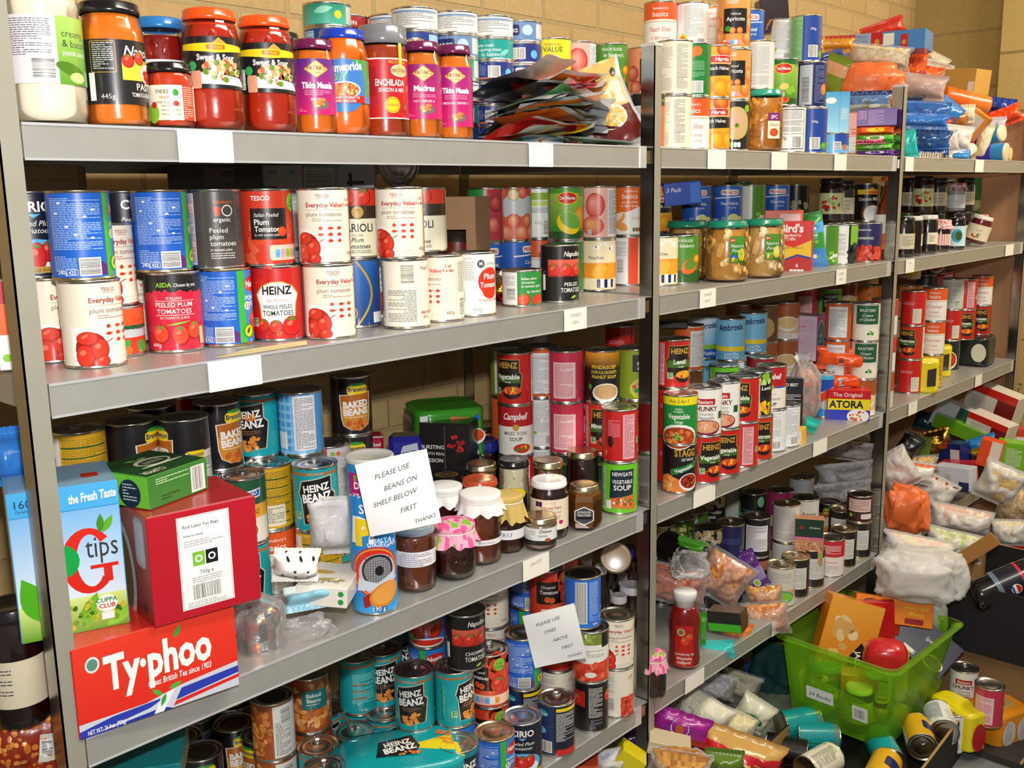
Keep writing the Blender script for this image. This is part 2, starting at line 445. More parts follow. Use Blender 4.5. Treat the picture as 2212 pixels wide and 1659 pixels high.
def mk_jar(d):
 H = d['h']; R = d['r']; st = d.get('style', 'sauce'); lr = d.get('lr', R*.86); lh = d.get('lh', .013)
 if st == 'sauce': P = [(0, .004), (R*.78, .001), (R*.93, .004), (R, .016), (R*1.0, H*.30), (R*.955, H*.36), (R*.955, H*.72), (R*.99, H*.76), (R*.93, H*.83), (lr*.97, H*.885), (lr*.93, H-lh*1.0)]
 elif st == 'straight': P = [(0, .003), (R*.88, .001), (R*.98, .004), (R, .010), (R, H*.74), (R*.96, H*.80), (lr*.96, H*.86), (lr*.93, H-lh)]
 elif st == 'belly': P = [(0, .004), (R*.72, .001), (R*.86, .006), (R*.96, H*.18), (R, H*.34), (R*.98, H*.55), (R*.90, H*.72), (lr*.97, H*.84), (lr*.93, H-lh)]
 elif st == 'squat': P = [(0, .003), (R*.85, .001), (R*.97, .006), (R, .016), (R, H*.66), (R*.93, H*.78), (lr*.96, H*.84), (lr*.93, H-lh)]
 elif st == 'bottle': P = [(0, .003), (R*.9, .001), (R, .006), (R, H*.55), (R*.9, H*.64), (lr*1.1, H*.78), (lr*1.0, H-lh)]
 seg = d.get('seg', 40); b = MB(); b.lathe(P, seg, d.get('glass', 'glass'), 'w', smooth=seg > 12)
 parts = [(d.get('kind', 'sauce_jar'), mesh_of(b, 'glass_body'), -1, (0, 0, 0))]
 b = MB(); fl = d.get('fill', .84)*H; Q = [(0, .0045)]
 for r_, z in P[1:]:
  if z < fl: Q.append((max(.001, r_-.0014), max(z, .004)))
 Q.append((Q[-1][0]*.99, fl)); Q.append((0, fl+.0005))
 fc = d['food']; cols = [fc] if isinstance(fc, str) else fc
 b.lathe(Q, seg, d.get('fmat', 'food'), cols[0], smooth=seg > 12)
 if d.get('bits'):
  rn = random.Random(5)
  for i in range(d['bits'][1]):
   a = rn.uniform(0, 6.28); z = rn.uniform(.1, .92)*fl; rr = d['bits'][2]; rad = profR(Q[1:-1], R)(z*1000)
   M = Matrix.Rotation(a, 4, 'Z') @ Matrix.Translation((rad-.0004, 0, z)) @ Matrix.Rotation(rn.uniform(0, 3), 4, 'X') @ Matrix.Diagonal((.0013/rr, .62, 1.25, 1))
   b.lathe([(0, -rr), (rr*.7, -rr*.7), (rr, 0), (rr*.7, rr*.7), (0, rr)], 8, d.get('fmat', 'food'), rn.choice(d['bits'][0]), mtx=M)
 parts.append(('contents', mesh_of(b, 'contents'), 0, (0, 0, 0)))
 b = MB(); z0 = H-lh
 if d.get('lid'):
  b.lathe([(lr*.99, z0-.001), (lr*1.03, z0+.0005), (lr*1.03, z0+lh*.35), (lr*1.0, z0+lh*.45), (lr, H-.002), (lr-.002, H), (lr-.006, H-.0006), (lr-.008, H-.001), (0, H-.001)], 44, d.get('lidmat', 'paint_gloss'), d['lid'])
  if d.get('lidart'): d['lidart'](Art(b, lambda u, v, off: (u/1000, v/1000, H-.0008+off), 'paper_print'))
  parts.append(('lid', mesh_of(b, 'lid'), 0, (0, 0, 0)))
 if d.get('art'):
  l0, l1 = d['lab']; b = MB(); pf = profR(P[1:], R); RF = flatR(max(pf(l0+(l1-l0)*i/12) for i in range(13))+.0004)
  A = label_art(b, RF); wd = d.get('labw', math.pi*R*1000*.98)
  st_ = 5
  if d.get('base'):
   z = l0
   n = max(1, int((l1-l0)/9))
   n0 = A.n
   for i in range(n): A.n = n0; A.r(-wd, l0+(l1-l0)*i/n, wd, l0+(l1-l0)*(i+1)/n, d['base'])
  fn0 = A.fn; A.fn = lambda u, v, off: fn0(u, v+l0, off)
  A.clip = (-wd, wd)
  d['art'](A, l1-l0)
  parts.append(('label', mesh_of(b, 'label'), 0, (0, 0, 0)))
 if d.get('cloth'):
  b = MB(); c1, c2 = d['cloth']; rn = random.Random(3); zt = H+.001; R2 = lr*1.06; n = 72; fr = d.get('frill', .022)
  def cf(s, t):
   a = 2*math.pi*s
   wv = math.sin(a*9+1)*.5+math.sin(a*14+2)*.3+math.sin(a*5)*.4
   if t < .3: q = t/.3; return (R2*q*math.cos(a), R2*q*math.sin(a), zt+.0015*(1-q*q))
   if t < .55: q = (t-.3)/.25; rr = R2*(1+.03*math.sin(q*3))+.0005*wv*q; return (rr*math.cos(a), rr*math.sin(a), zt-.0125*q)
   q = (t-.55)/.45; rr = R2*1.0+q*(.008+.0055*wv); return (rr*math.cos(a), rr*math.sin(a), zt-.0125-fr*q*(1+.18*wv*q))
  def cc(s, t):
   if c2 is None: return c1
   a = 2*math.pi*s; x = min(1, t/.5)*math.cos(a)*3.4; y = min(1, t/.5)*math.sin(a)*3.4
   if d.get('check'): return c2 if (int(math.floor(x*3+t*9*(t > .3)))+int(math.floor(y*3))) % 2 else c1
   nn = noise.noise(Vector((x*1.1, y*1.1, t*2))); return c2 if nn > .12 else ('lgrn' if nn < -.33 else c1)
  b.grid(cf, n, 22, 'cloth', cc, closeu=True)
  parts.append(('cloth_cover', mesh_of(b, 'cloth_cover'), 0, (0, 0, 0)))
  b = MB(); b.tube([(R2*1.01*math.cos(a), R2*1.01*math.sin(a), zt-.0125) for a in [2*math.pi*k/36 for k in range(36)]], .0011, 6, 'matte_print', d.get('band', 'cream'), closed=True)
  parts.append(('elastic_band', mesh_of(b, 'elastic_band'), 0, (0, 0, 0)))
 return parts
def mk_box(d):
 w_, dp, h = d['size']; b = MB(); bm = d.get('mat', 'card_print')
 b.box(-w_/2, -dp/2, 0, w_/2, dp/2, h, bm, d['base'], cols=d.get('cols'), bev=d.get('bev', .0012))
 W_, D_, H_ = w_*1000, dp*1000, h*1000; am = d.get('artmat', bm)
 F = dict(front=lambda u, v, o: (-w_/2+u/1000, -dp/2-o-.00005, v/1000), right=lambda u, v, o: (w_/2+o+.00005, -dp/2+u/1000, v/1000),
             left=lambda u, v, o: (-w_/2-o-.00005, dp/2-u/1000, v/1000), top=lambda u, v, o: (-w_/2+u/1000, -dp/2+v/1000, h+o+.00005),
             back=lambda u, v, o: (w_/2-u/1000, dp/2+o+.00005, v/1000))
 dims = dict(front=(W_, H_), right=(D_, H_), left=(D_, H_), top=(W_, D_), back=(W_, H_))
 for k, fn in F.items():
  if k in d:
   ww, hh = dims[k]; A = Art(b, fn, am, clip=(1.2, ww-1.2)); d[k](A, ww, hh)
 parts = [(d.get('kind', 'food_box'), mesh_of(b, 'carton'), -1, (0, 0, 0))]
 if d.get('flap'):
  b2 = MB(); fl = d['flap']; b2.box(-w_/2, -.0006, 0, w_/2, .0006, fl, bm, d['base']); parts.append(('flap', mesh_of(b2, 'flap'), 0, (0, -dp/2, h)))
 return parts
def pillow_fn(w_, h, dp, seed, wr=.05, seal=.012, p=3.0, gus=0, sag=0):
 off0 = Vector((seed*3.7, seed*1.3, 0))
 def fn(s, t, side, lift=0):
  ts = 1-seal/(h/2)
  e = max(0, 1-abs(s)**p); q = max(0, 1-(abs(t)/ts)**p) if abs(t) < ts else 0
  th = dp/2*(e**.5)*(q**.55)
  n = noise.noise(Vector((s*2.2*w_/.1, t*2.2*h/.1, side*2))*.75+off0)+.5*noise.noise(Vector((s*5*w_/.1, t*5*h/.1, side*3))*.8+off0)
  y = side*(th*(1+wr*3.2*n)+.0003)
  pin = 1-.10*(1-abs(t)**4)*0+.0
  x = s*w_/2*(1-.09*(q**.8)*(1-e*.0));
  if q <= 0: y = side*.0004+.0018*math.sin(s*w_*420+seed)
  z = (t+1)/2*h
  z -= sag*math.cos(s*1.4)*0
  x += .02*w_*noise.noise(Vector((t*3+seed, side*.1, 7)))
  return Vector((x, y+side*lift, z))
 return fn
def mk_bag(d):
 w_, h, dp = d['size']; seed = d.get('seed', 1); f = pillow_fn(w_, h, dp, seed, d.get('wr', .06), d.get('seal', .012), d.get('p', 3.0))
 b = MB(); m = d.get('mat', 'bag_print'); n = d.get('n', 22)
 cf = d.get('colfn'); base = d['base']
 for side in (-1, 1):
  g = (lambda s, t, side=side: f((s*2-1)*(-side), t*2-1, side))
  c = (lambda s, t, side=side: cf((s*2-1)*(-side), t*2-1, side)) if cf else base
  b.grid(g, n, n, m, c)
 if d.get('front'):
  A = Art(b, lambda u, v, o: f(max(-1, min(1, u*2/1000/w_)), max(-1, min(1, v*2/1000/h)), -1, o*2+.0012), d.get('artmat', m), step=8); d['front'](A, w_*500, h*500)
 if d.get('backart'):
  A = Art(b, lambda u, v, o: f(max(-1, min(1, -u*2/1000/w_)), max(-1, min(1, v*2/1000/h)), 1, o*2+.0012), d.get('artmat', m), step=8); d['backart'](A, w_*500, h*500)
 parts = [(d.get('kind', 'food_packet'), mesh_of(b, 'packet'), -1, (0, 0, 0))]
 if d.get('inside'):
  ic, im = d['inside']; f2 = pillow_fn(w_*.9, h*.86, dp*.86, seed+1, .05, .004); b = MB()
  for side in (-1, 1): b.grid(lambda s, t, side=side: f2((s*2-1)*(-side), t*2-1, side)+Vector((0, 0, h*.07)), 16, 16, im, (lambda s, t: random.choice(ic)) if isinstance(ic, (list, tuple)) else ic)
  parts.append(('contents', mesh_of(b, 'contents'), 0, (0, 0, 0)))
 return parts
def mk_sack(d):
 sx, sy, sz = d['size']; seed = d.get('seed', 1); b = MB(); m = d.get('mat', 'milky_film'); amp = d.get('amp', .16); fl = d.get('flat', .25)
 o3 = Vector((seed*5.1, seed*2.3, seed))
 def fn(s, t):
  a = 2*math.pi*s; ph = math.pi*(t-.5); c = math.cos(ph); q = Vector((math.cos(a)*c, math.sin(a)*c, math.sin(ph)))
  k = 1+amp*(noise.noise(q*1.6+o3)+.5*noise.noise(q*4+o3)+.35*(1-abs(noise.noise(q*3+o3))*2)-.2)
  pw = d.get('sq', .75)
  e = Vector((math.copysign(abs(q.x)**pw, q.x), math.copysign(abs(q.y)**pw, q.y), math.copysign(abs(q.z)**pw, q.z)))
  v = Vector((e.x*sx/2*k, e.y*sy/2*k, e.z*sz/2*k+sz/2))
  if v.z < sz*.03: v.z = sz*.03+(v.z-sz*.03)*.05
  if v.z < .0005: v.z = .0005
  return v
 cf = d.get('colfn'); b.grid(fn, d.get('n', 32), d.get('n', 32)//2+4, m, cf or d['base'], closeu=True)
 if d.get('knot'):
  kx, kz, kr = d['knot']
  def kn(s, t):
   a = 2*math.pi*s; r_ = kr*(.18+.9*t**1.5)*(1+.3*math.sin(a*4+seed)*t); return Vector((kx+r_*math.cos(a), r_*math.sin(a)*.6, kz+t*kr*2.4+.006*math.sin(a*3)))
  b.grid(kn, 20, 8, m, d.get('kcol', d['base'] if not cf else 'w'), closeu=True)
 parts = [(d.get('kind', 'plastic_bag'), mesh_of(b, 'bag'), -1, (0, 0, 0))]
 if d.get('inside'):
  sc_ = d.get('insc', .82); ic, im = d['inside']; b = MB(); rn = random.Random(seed)
  b.grid(lambda s, t: fn(s, t)*sc_+Vector((0, 0, sz*(1-sc_)*.35)), 24, 14, im, (lambda s, t: rn.choice(ic)) if isinstance(ic, (list, tuple)) else ic, closeu=True)
  parts.append(('contents', mesh_of(b, 'contents'), 0, (0, 0, 0)))
 return parts
KIND = dict(tin=mk_tin, jar=mk_jar, box=mk_box, bag=mk_bag, sack=mk_sack)
D = {}; CACHE = {}; ITEMS = []
def define(key, k_, desc, short, cat, **kw):
 if k_ == 'tin': kw.setdefault('r', .0375); kw.setdefault('h', .110)
 kw['_'] = k_; kw['desc'] = desc; kw['short'] = short; kw['cat'] = cat; D[key] = kw
def height(key):
 d = D[key]; return d['size'][2] if d['_'] in ('box', 'sack') else (d['size'][1] if d['_'] == 'bag' else d['h'])
def radius(key):
 d = D[key]; return max(d['size'][:2])/2 if 'size' in d else d['r']
def spawn(key, loc, mtx, label=None, group=None, scale=None):
 d = D[key]
 if key not in CACHE: CACHE[key] = d['fn'](d) if 'fn' in d else KIND[d['_']](d)
 objs = []
 for i, (n, me, par, off) in enumerate(CACHE[key]):
  o = link(n, me, objs[par] if par >= 0 else None); o.location = off; objs.append(o)
 r = objs[0]; M = Matrix.Translation(loc) @ mtx
 if scale: M = M @ Matrix.Diagonal(Vector(scale).to_4d() if len(scale) == 3 else scale)
 r.matrix_world = M
 tag(r, label or d['desc'], d['cat'], group)
 ITEMS.append(dict(o=r, key=key, d=d, loc=Vector(loc), ctx=None, label=label)); return r
def cam_yaw(p):
 dx, dy = CAM.x-p.x, CAM.y-p.y; return math.atan2(dx, -dy)
def Yfront(p): return p.y < .075
def put(key, px, base, L, rot=0, tilt=0, lean=0, z=None, label=None, group=None, dz=0, absrot=None, scale=None, ctx=None):
 zz = (LV[L] if isinstance(L, str) else L) if z is None else z
 if base > 3:
  p = on_z(px, base, zz); v = Vector((p.x-CAM.x, p.y-CAM.y, 0)).normalized(); rr = min(radius(key), .04 if 'size' not in D[key] else D[key]['size'][1]/2); p = p+v*rr
 else: p = at_Y(px, base, zz)
 a = (cam_yaw(p)+math.radians(rot)) if absrot is None else math.radians(absrot)
 M = Matrix.Rotation(a, 4, 'Z') @ Matrix.Rotation(math.radians(tilt), 4, 'X') @ Matrix.Rotation(math.radians(lean), 4, 'Y')
 p.z += dz+.0004
 o = spawn(key, p, M, label, group, scale); ITEMS[-1]['hv'] = base > 3 or Yfront(p); ITEMS[-1]['z'] = zz; ITEMS[-1]['up'] = zz+height(key)*(scale[2] if scale else 1); ITEMS[-1]['L'] = L; ITEMS[-1]['ctx'] = ctx
 return ITEMS[-1]
def on(it, key, rot=0, dx=0, dy=0, label=None, group=None, px=None, **kw):
 l = it['loc']; v = Vector((l.x-CAM.x, l.y-CAM.y, 0)).normalized(); r_ = Vector((v.y, -v.x, 0)); p = l+r_*dx+v*dy
 if px is not None: p = at_Y(px, p.y, it['up'])
 a = cam_yaw(p)+math.radians(rot); M = Matrix.Rotation(a, 4, 'Z') @ Matrix.Rotation(math.radians(kw.get('tilt', 0)), 4, 'X') @ Matrix.Rotation(math.radians(kw.get('lean', 0)), 4, 'Y')
 p = Vector((p.x, p.y, it['up']+.0004+kw.get('dz', 0)))
 spawn(key, p, M, label, group); q = ITEMS[-1]; q['up'] = it['up']+height(key); q['under'] = it; q['L'] = it.get('L'); q['ctx'] = kw.get('ctx'); return q
def stack(px, base, L, keys, group=None, **kw):
 it = None; out = []
 for k in keys:
  if isinstance(k, str): k = (k, 0)
  key, rot = k[0], k[1]; dx = k[2] if len(k) > 2 else 0; lab = k[3] if len(k) > 3 else None
  it = put(key, px, base, L, rot, label=lab, group=group, **kw) if it is None else on(it, key, rot, dx, 0, lab, group)
  out.append(it)
 return out
def stackT(px, py, L, keys, group=None, **kw):
 ks = [(k, 0) if isinstance(k, str) else k for k in keys]; zt = LV[L]+sum(height(k[0])+.0004 for k in ks); p = on_z(px, py, zt)
 if p.y < .043: p = at_Y(px, .043, LV[L])
 if p.y > .5: p = at_Y(px, .5, LV[L])
 it = None; out = []; hv = p.y < .11
 for k in ks:
  dx = k[2] if len(k) > 2 else 0; lab = k[3] if len(k) > 3 else None
  if it is None:
   M = Matrix.Rotation(cam_yaw(p)+math.radians(k[1]), 4, 'Z'); spawn(k[0], Vector((p.x, p.y, LV[L]+.0004)), M, lab, group); it = ITEMS[-1]; it['up'] = LV[L]+height(k[0]); it['L'] = L; it['hv'] = hv
  else: it = on(it, k[0], k[1], dx, 0, lab, group)
  out.append(it)
 return out
def T1(L, group, *rows):
 for r in rows: stackT(r[0], r[1], L, r[2:], group)
#  room shell
def brick_mat(name, c1, c2, mortar, scale_off=(0, 0, 0), rotx=True):
 m = bpy.data.materials.new(name); m.use_nodes = True; nt = m.node_tree; b = nt.nodes['Principled BSDF']
 tc = nt.nodes.new('ShaderNodeTexCoord'); mp = nt.nodes.new('ShaderNodeMapping'); br = nt.nodes.new('ShaderNodeTexBrick')
 mp.inputs['Rotation'].default_value = (math.pi/2, 0, 0) if rotx == True else rotx; mp.inputs['Location'].default_value = scale_off
 nt.links.new(tc.outputs['Object'], mp.inputs['Vector']); nt.links.new(mp.outputs['Vector'], br.inputs['Vector'])
 br.inputs['Color1'].default_value = srgb(c1); br.inputs['Color2'].default_value = srgb(c2); br.inputs['Mortar'].default_value = srgb(mortar)
 br.inputs['Scale'].default_value = 1; br.inputs['Mortar Size'].default_value = .006; br.inputs['Mortar Smooth'].default_value = .3; br.inputs['Brick Width'].default_value = .225; br.inputs['Row Height'].default_value = .075
 n = nt.nodes.new('ShaderNodeTexNoise'); n.inputs['Scale'].default_value = 90; nt.links.new(tc.outputs['Object'], n.inputs['Vector'])
 mx = nt.nodes.new('ShaderNodeMix'); mx.data_type = 'RGBA'; mx.blend_type = 'MULTIPLY'; mx.inputs[0].default_value = .35
 nt.links.new(br.outputs['Color'], mx.inputs[6]); nt.links.new(n.outputs['Color'], mx.inputs[7]); nt.links.new(mx.outputs[2], b.inputs['Base Color'])
 bp = nt.nodes.new('ShaderNodeBump'); bp.inputs['Strength'].default_value = .7; bp.inputs['Distance'].default_value = .004; bp.invert = True
 nt.links.new(br.outputs['Fac'], bp.inputs['Height']); nt.links.new(bp.outputs['Normal'], b.inputs['Normal']); b.inputs['Roughness'].default_value = .85
 MATS[name] = m
brick_mat('brick_back', 'd9b880', 'd0ad74', 'c6aa78')
brick_mat('brick_end', 'dcc17c', 'd2b66c', 'a8935c', rotx=(math.pi/2, 0, math.pi/2))
mat('floor_vinyl', False, (.16, .17, .17, 1), rough=.5, noise_col=((.22, .23, .23, 1), 7, 4))
mat('ceiling_paint', False, (.75, .72, .66, 1), rough=.9)
def slab(name, x0, y0, z0, x1, y1, z1, m, kind='structure'):
 o = MB().box(x0, y0, z0, x1, y1, z1, m, 'w').build(name); o['kind'] = kind; return o
slab('floor', -2.2, -3.2, -.1, 5.3, .75, 0, 'floor_vinyl')
slab('wall_back', -2.2, WALL, 0, 4.15, WALL+.12, 3.0, 'brick_back')
slab('wall_right', 3.97, .22, 0, 4.15, WALL, 3.0, 'brick_end')
slab('wall_pier', 3.86, -3.2, 0, 4.15, .22, 3.0, 'brick_end')
slab('ceiling', -2.2, -3.2, 3.0, 5.3, .75, 3.1, 'ceiling_paint')
#  shelving
XS = [0.0, 1.2, 2.4, 3.6]; LIP = .0404; PW = .024; TOP = 1.79
def sticker(mb, x0, x1, z0, z1, txt=None, col='f4efe2', y=-.0006, skew=0):
 A = Art(mb, lambda u, v, o: (x0+u/1000, y-.0004-o, z0+v/1000+skew*u/1000), 'matte_print'); w_ = (x1-x0)*1000; h = (z1-z0)*1000
 A.r(0, 0, w_, h, col)
 for i, t in enumerate(txt or []): A.t(w_/2, h*(.62-.34*i), h*.16, t, '7a746a', shear=.25, rot=.05)
def post(name, parent, X, y0, sgn, z1, X2=None):
 b = MB(); t = .002
 b.box(X, min(y0, y0+sgn*t), 0, X+PW, max(y0, y0+sgn*t), z1, 'post_matt', 'w'); b.box(X, min(y0, y0+sgn*.032), 0, X+t, max(y0, y0+sgn*.032), z1, 'post_steel', 'w')
 b.box(X-.001, min(y0-sgn*.001, y0+sgn*.033), z1, X+PW+.001, max(y0-sgn*.001, y0+sgn*.033), z1+.006, 'bracket_steel', 'w')
 o = b.build(name, parent); return o
unit = []
STK = {(0, 'A'): [(.185, .262, None), (.83, .893, None)], (0, 'B'): [(.203, .283, None), (.92, .985, ['TINNED', 'FISH'])], (0, 'C'): [(.80, .872, ['SAUCES'])], (0, 'D'): [],
       (1, 'A'): [(1.39, 1.462, None), (1.66, 1.735, None), (1.98, 2.05, None)], (1, 'B'): [(1.37, 1.434, ['TINNED', 'FRUIT']), (2.02, 2.08, ['TINNED', 'FRUIT'])], (1, 'C'): [(1.36, 1.45, None), (1.93, 2.01, None)], (1, 'D'): [(1.34, 1.42, None), (1.74, 1.80, None)],
       (2, 'A'): [(2.43, 2.49, None), (3.00, 3.08, None)], (2, 'B'): [(2.475, 2.54, ['JAM']), (3.37, 3.46, None)], (2, 'C'): [(2.56, 2.63, ['SOUP']), (3.15, 3.22, None)], (2, 'D'): [(2.66, 2.73, None)]}
NAMES = ['nearest', 'middle', 'far']
for i in range(3):
 r = bpy.data.objects.new('storage_shelving', None); COL.objects.link(r); r.location = (XS[i], 0, 0); unit.append(r)
 tag(r, ['grey steel shelving bay nearest the viewer, holding the red and blue tea boxes', 'grey steel shelving bay in the middle, with the ketchup bottle on a lower shelf', 'grey steel shelving bay at the far end against the brown board'][i], 'shelving', 'bays of the grey steel shelving')
 r0 = r; x0, x1 = 0, 1.2
 post('post', r, 0-PW if i == 0 else 0, 0, 1, TOP)
 b = post('post', r, 0-PW if i == 0 else 0, DEPTH, -1, TOP)
 if i == 2: post('post', r, 1.2, 0, 1, TOP); post('post', r, 1.2, DEPTH, -1, TOP)
 xa = .0015 if i == 0 else PW+.001
 for L in 'ABCDE':
  z = LV[L]; b = MB(); t = .0015; xe = 1.172
  b.box(xa, 0, z-t, 1.1975, DEPTH-.002, z, 'shelf_steel', 'w')
  b.box(xa, -.0005, z-LIP, xe, .001, z-.0008, 'shelf_steel', 'w'); b.box(xa, .001, z-LIP, xe, .016, z-LIP+.0015, 'shelf_steel', 'w')
  b.box(xa, -.0018, z-.0028, xe, .001, z+.0002, 'bracket_steel', 'w'); b.box(xa, -.0014, z-LIP-.0004, xe, .001, z-LIP+.0018, 'bracket_steel', 'w')
  b.box(xa, DEPTH-.004, z-LIP, 1.1975, DEPTH-.002, z-t, 'shelf_steel', 'w')
  b.box(xa, .0, z-LIP, xa+.0015, DEPTH-.004, z-t, 'shelf_steel', 'w'); b.box(1.195, .034, z-LIP, 1.1975, DEPTH-.034, z-t, 'shelf_steel', 'w')
  b.box(xe-.020, -.0024, z-LIP-.0006, xe, .001, z+.0004, 'bracket_steel', 'w')
  b.box(xe, .004, z-LIP*.8, 1.197, .006, z-LIP*.2, 'post_steel', 'w')
  o = b.build('shelf', r)
  for (sx0, sx1, txt) in STK.get((i, L), []):
   b = MB(); sticker(b, sx0-XS[i], sx1-XS[i], z-LIP*1.02, z-.0015, txt, y=-.0030); k = b.build('paper_label', o)
   k['label'] = 'white paper sticker on the shelf edge'
b = MB(); b.box(3.632, .0, 0, 3.65, .5, 1.76, 'plywood', 'w'); tag(b.build('plywood_board'), 'brown wooden board standing upright against the far end of the shelving', 'board')
#  designs: tins
def T(key, desc, short, base, art, **kw): define(key, 'tin', desc, short, kw.pop('cat', 'tin'), base=base, art=art, **kw)
def five(A, u, v, s=1, c='grn', tc='w'):
 A.rr(u-6*s, v-7*s, u+6*s, v+7*s, 1.5*s, 'w'); A.rr(u-5.3*s, v-6.3*s, u+5.3*s, v+6.3*s, 1.2*s, c); A.t(u, v+.5*s, 4*s, '1 of', tc, bold=.5); A.t(u, v-5*s, 4*s, '5 day', tc, bold=.5)
def gda(A, u, v, n=4, w=7, h=11, cols=('w', 'pink', 'lgrn', 'w')):
 for i in range(n): A.rr(u+i*(w+1), v, u+i*(w+1)+w, v+h, 2, cols[i % len(cols)]); A.n -= 1; A.t(u+i*(w+1)+w/2, v+h*.35, 2.6, '2.5', 'navy', bold=.3); A.n -= 1
 A.n += 2
def icons(A, u, v, n=3, m=4, s=9, c='tom', seed=1):
 rn = random.Random(seed)
 for i in range(n):
  for j in range(m):
   x, y = u+i*s*1.45, v-j*s*.95; k = rn.randrange(4)
   if k == 0: A.e(x, y, s*.42, s*.22, c, 10); A.r(x+s*.3, y, x+s*.62, y+s*.1, c)
   elif k == 1: A.e(x, y, s*.3, s*.26, c, 10); A.poly([(x-.1*s, y+.2*s), (x+.1*s, y+.2*s), (x, y+.42*s)], 'dred')
   elif k == 2: A.poly([(x-.5*s, y-.2*s), (x+.4*s, y+.3*s), (x+.5*s, y+.22*s), (x-.4*s, y-.28*s)], 'dred')
   else: A.rr(x-.35*s, y-.2*s, x+.35*s, y+.2*s, .1*s, c); A.r(x-.12*s, y+.2*s, x+.12*s, y+.3*s, c)
   A.n -= 1
def ev(line, bowl='tom', line2=None):
 def art(A, H):
  A.poly([(-48, 0), (2, 0), (2, 12), (0, 22), (-5, 32), (-13, 41), (-24, 47), (-48, 49)], 'w')
  A.e(-24, 20, 20, 22, 'a8180f')
  for x, y, r_, o in ((-32, 12, 12, 15), (-14, 20, 11, 14), (-28, 34, 14, 9), (-12, 5, 9, 8)): A.tomato(x, y, r_, bowl, False, o) if bowl == 'tom' else A.disc(x, y, r_, o, bowl, 'org')
  A.t(2, H-10, 4.5, 'TESCO', 'dred', bold=.3); A.n -= 1
  for i in range(5): A.r(-5+3*i, H-12.2, -3.3+3*i, H-11.4, 'dred'); A.n -= 1
  A.t(-23, H-24, 6.6, 'Everyday', 'dred', 'l', 1.0); A.t(12, H-24, 6.6, 'Value', 'tom', 'l', 1.0); A.r(-24, H-28, 34, H-27.6, 'lbrn')
  A.t(-23, H-37, 6.5, line, '8a5a4c', 'l', wmax=56)
  if line2: A.t(-23, H-46, 6.5, line2, '8a5a4c', 'l', wmax=56)
  A.para(-14, H-46 if not line2 else H-54, 46, 6, 'b08070', 2.8)
  icons(A, -2, H-54, 3, 3, 9.5); gda(A, -1, 4, 5, 6, 9, ('f2ead8',)); A.t(44, H-16, 5, '1 of', 'dred', bold=.8); A.t(44, H-23, 5, '5 a day', 'dred', bold=.8); A.t(46, 9, 5.5, '400g', '8a5a4c')
 return art
T('ev_plum', 'cream value tin of plum tomatoes with red kitchen icons', 'cream plum tomato tin', 'f0e7d3', ev('plum tomatoes'), backcol='f4ecda', group=1)
T('ev_chop', 'cream value tin of chopped tomatoes with a red bowl picture', 'cream chopped tomato tin', 'f0e7d3', ev('chopped tomatoes'), backcol='f4ecda')
T('ev_peach', 'cream value tin of sliced peaches in juice', 'cream sliced peach tin', 'f0e7d3', ev('sliced peaches', 'peach', 'in juice'), backcol='f4ecda')
T('ev_soup', 'cream value soup tin with a burgundy title', 'cream value soup tin', 'f0e7d3', ev('vegetable soup', 'org'), backcol='f4ecda')
def nostia(A, H):
 A.r(-117, 0, -16, H, '1f62c9'); A.para(-84, 34, 64, H-40, 'bcd3f2', 2.1); A.para(-84, 8, 30, 18, 'bcd3f2', 2.4)
 for x, y in ((-70, 90), (-40, 74), (-62, 62), (-30, 82), (-52, 52), (-75, 78), (-33, 48)): A.e(x, y, 2.6, 1.3, 'w', 8); A.n -= 1
 A.n += 1; A.poly([(-48, 2), (-16, 2), (-16, 14), (-30, 24), (-48, 24)], 'pur'); A.bar(-50, 3, 24, 20, False)
 A.t(-80, 4, 5.5, '240g', 'w', 'l', .6); A.rr(-67, 2.6, -53, 10, 1, 'w'); A.rr(-66.4, 3.2, -53.6, 9.4, .8, '1f62c9'); A.t(-60, 4, 4.6, '425', 'w', bold=.8)
 A.r(-16, 0, -4, H, '3fae3a'); A.r(-4, 0, 100, H, '2f7fd6'); A.e(16, H-20, 20, 12, 'red'); A.t(16, H-24, 9, 'Nostia', 'w', bold=2)
 A.t(20, H-42, 6.5, 'POMODORI', 'w', bold=.4); A.t(20, H-51, 6.5, 'PELATI', 'w', bold=.4); A.e(0, H-50, 6, 6, 'w'); A.r(-3, H-54, -1, H-46, 'grn'); A.r(1, H-54, 3, H-46, 'red')
 A.tomato(20, 30, 17, 'tom'); A.tomato(34, 18, 14, 'tom'); A.e(0, 16, 10, 10, 'grn'); A.e(0, 16, 8, 8, 'yel'); A.leaf(-4, 12, 12, 3, 1, 'dgrn')
T('nostia', 'blue tin of peeled tomatoes with an Italian red oval badge', 'blue peeled tomato tin', '1f62c9', nostia, noback=1, metal='gold_tin')
def cirio(A, H):
 A.t(0, H-22, 13, 'CIRIO', 'w', bold=1.2, wmax=50); A.poly([(-8, H-25), (8, H-25), (0, H-30)], 'sky'); A.t(0, H-40, 7, 'Peeled Plum', 'w', shear=.3); A.t(0, H-49, 7, 'Tomatoes', 'w', shear=.3)
 A.e(0, 24, 40, 22, 'sky'); A.e(0, 18, 34, 14, 'e8f4fb'); A.tomato(-15, 30, 11, 'red', True, 14, .4); A.tomato(14, 30, 11, 'red', True, 14, -.3); A.tomato(0, 24, 11, 'red', True, 18); A.r(-46, 3, 46, 11, 'gold'); A.t(0, 4.6, 4, 'AUTENTICO ITALIANO', 'char', bold=.5)
T('cirio', 'midnight blue tin of Italian peeled plum tomatoes', 'midnight blue tomato tin', '15182c', cirio)
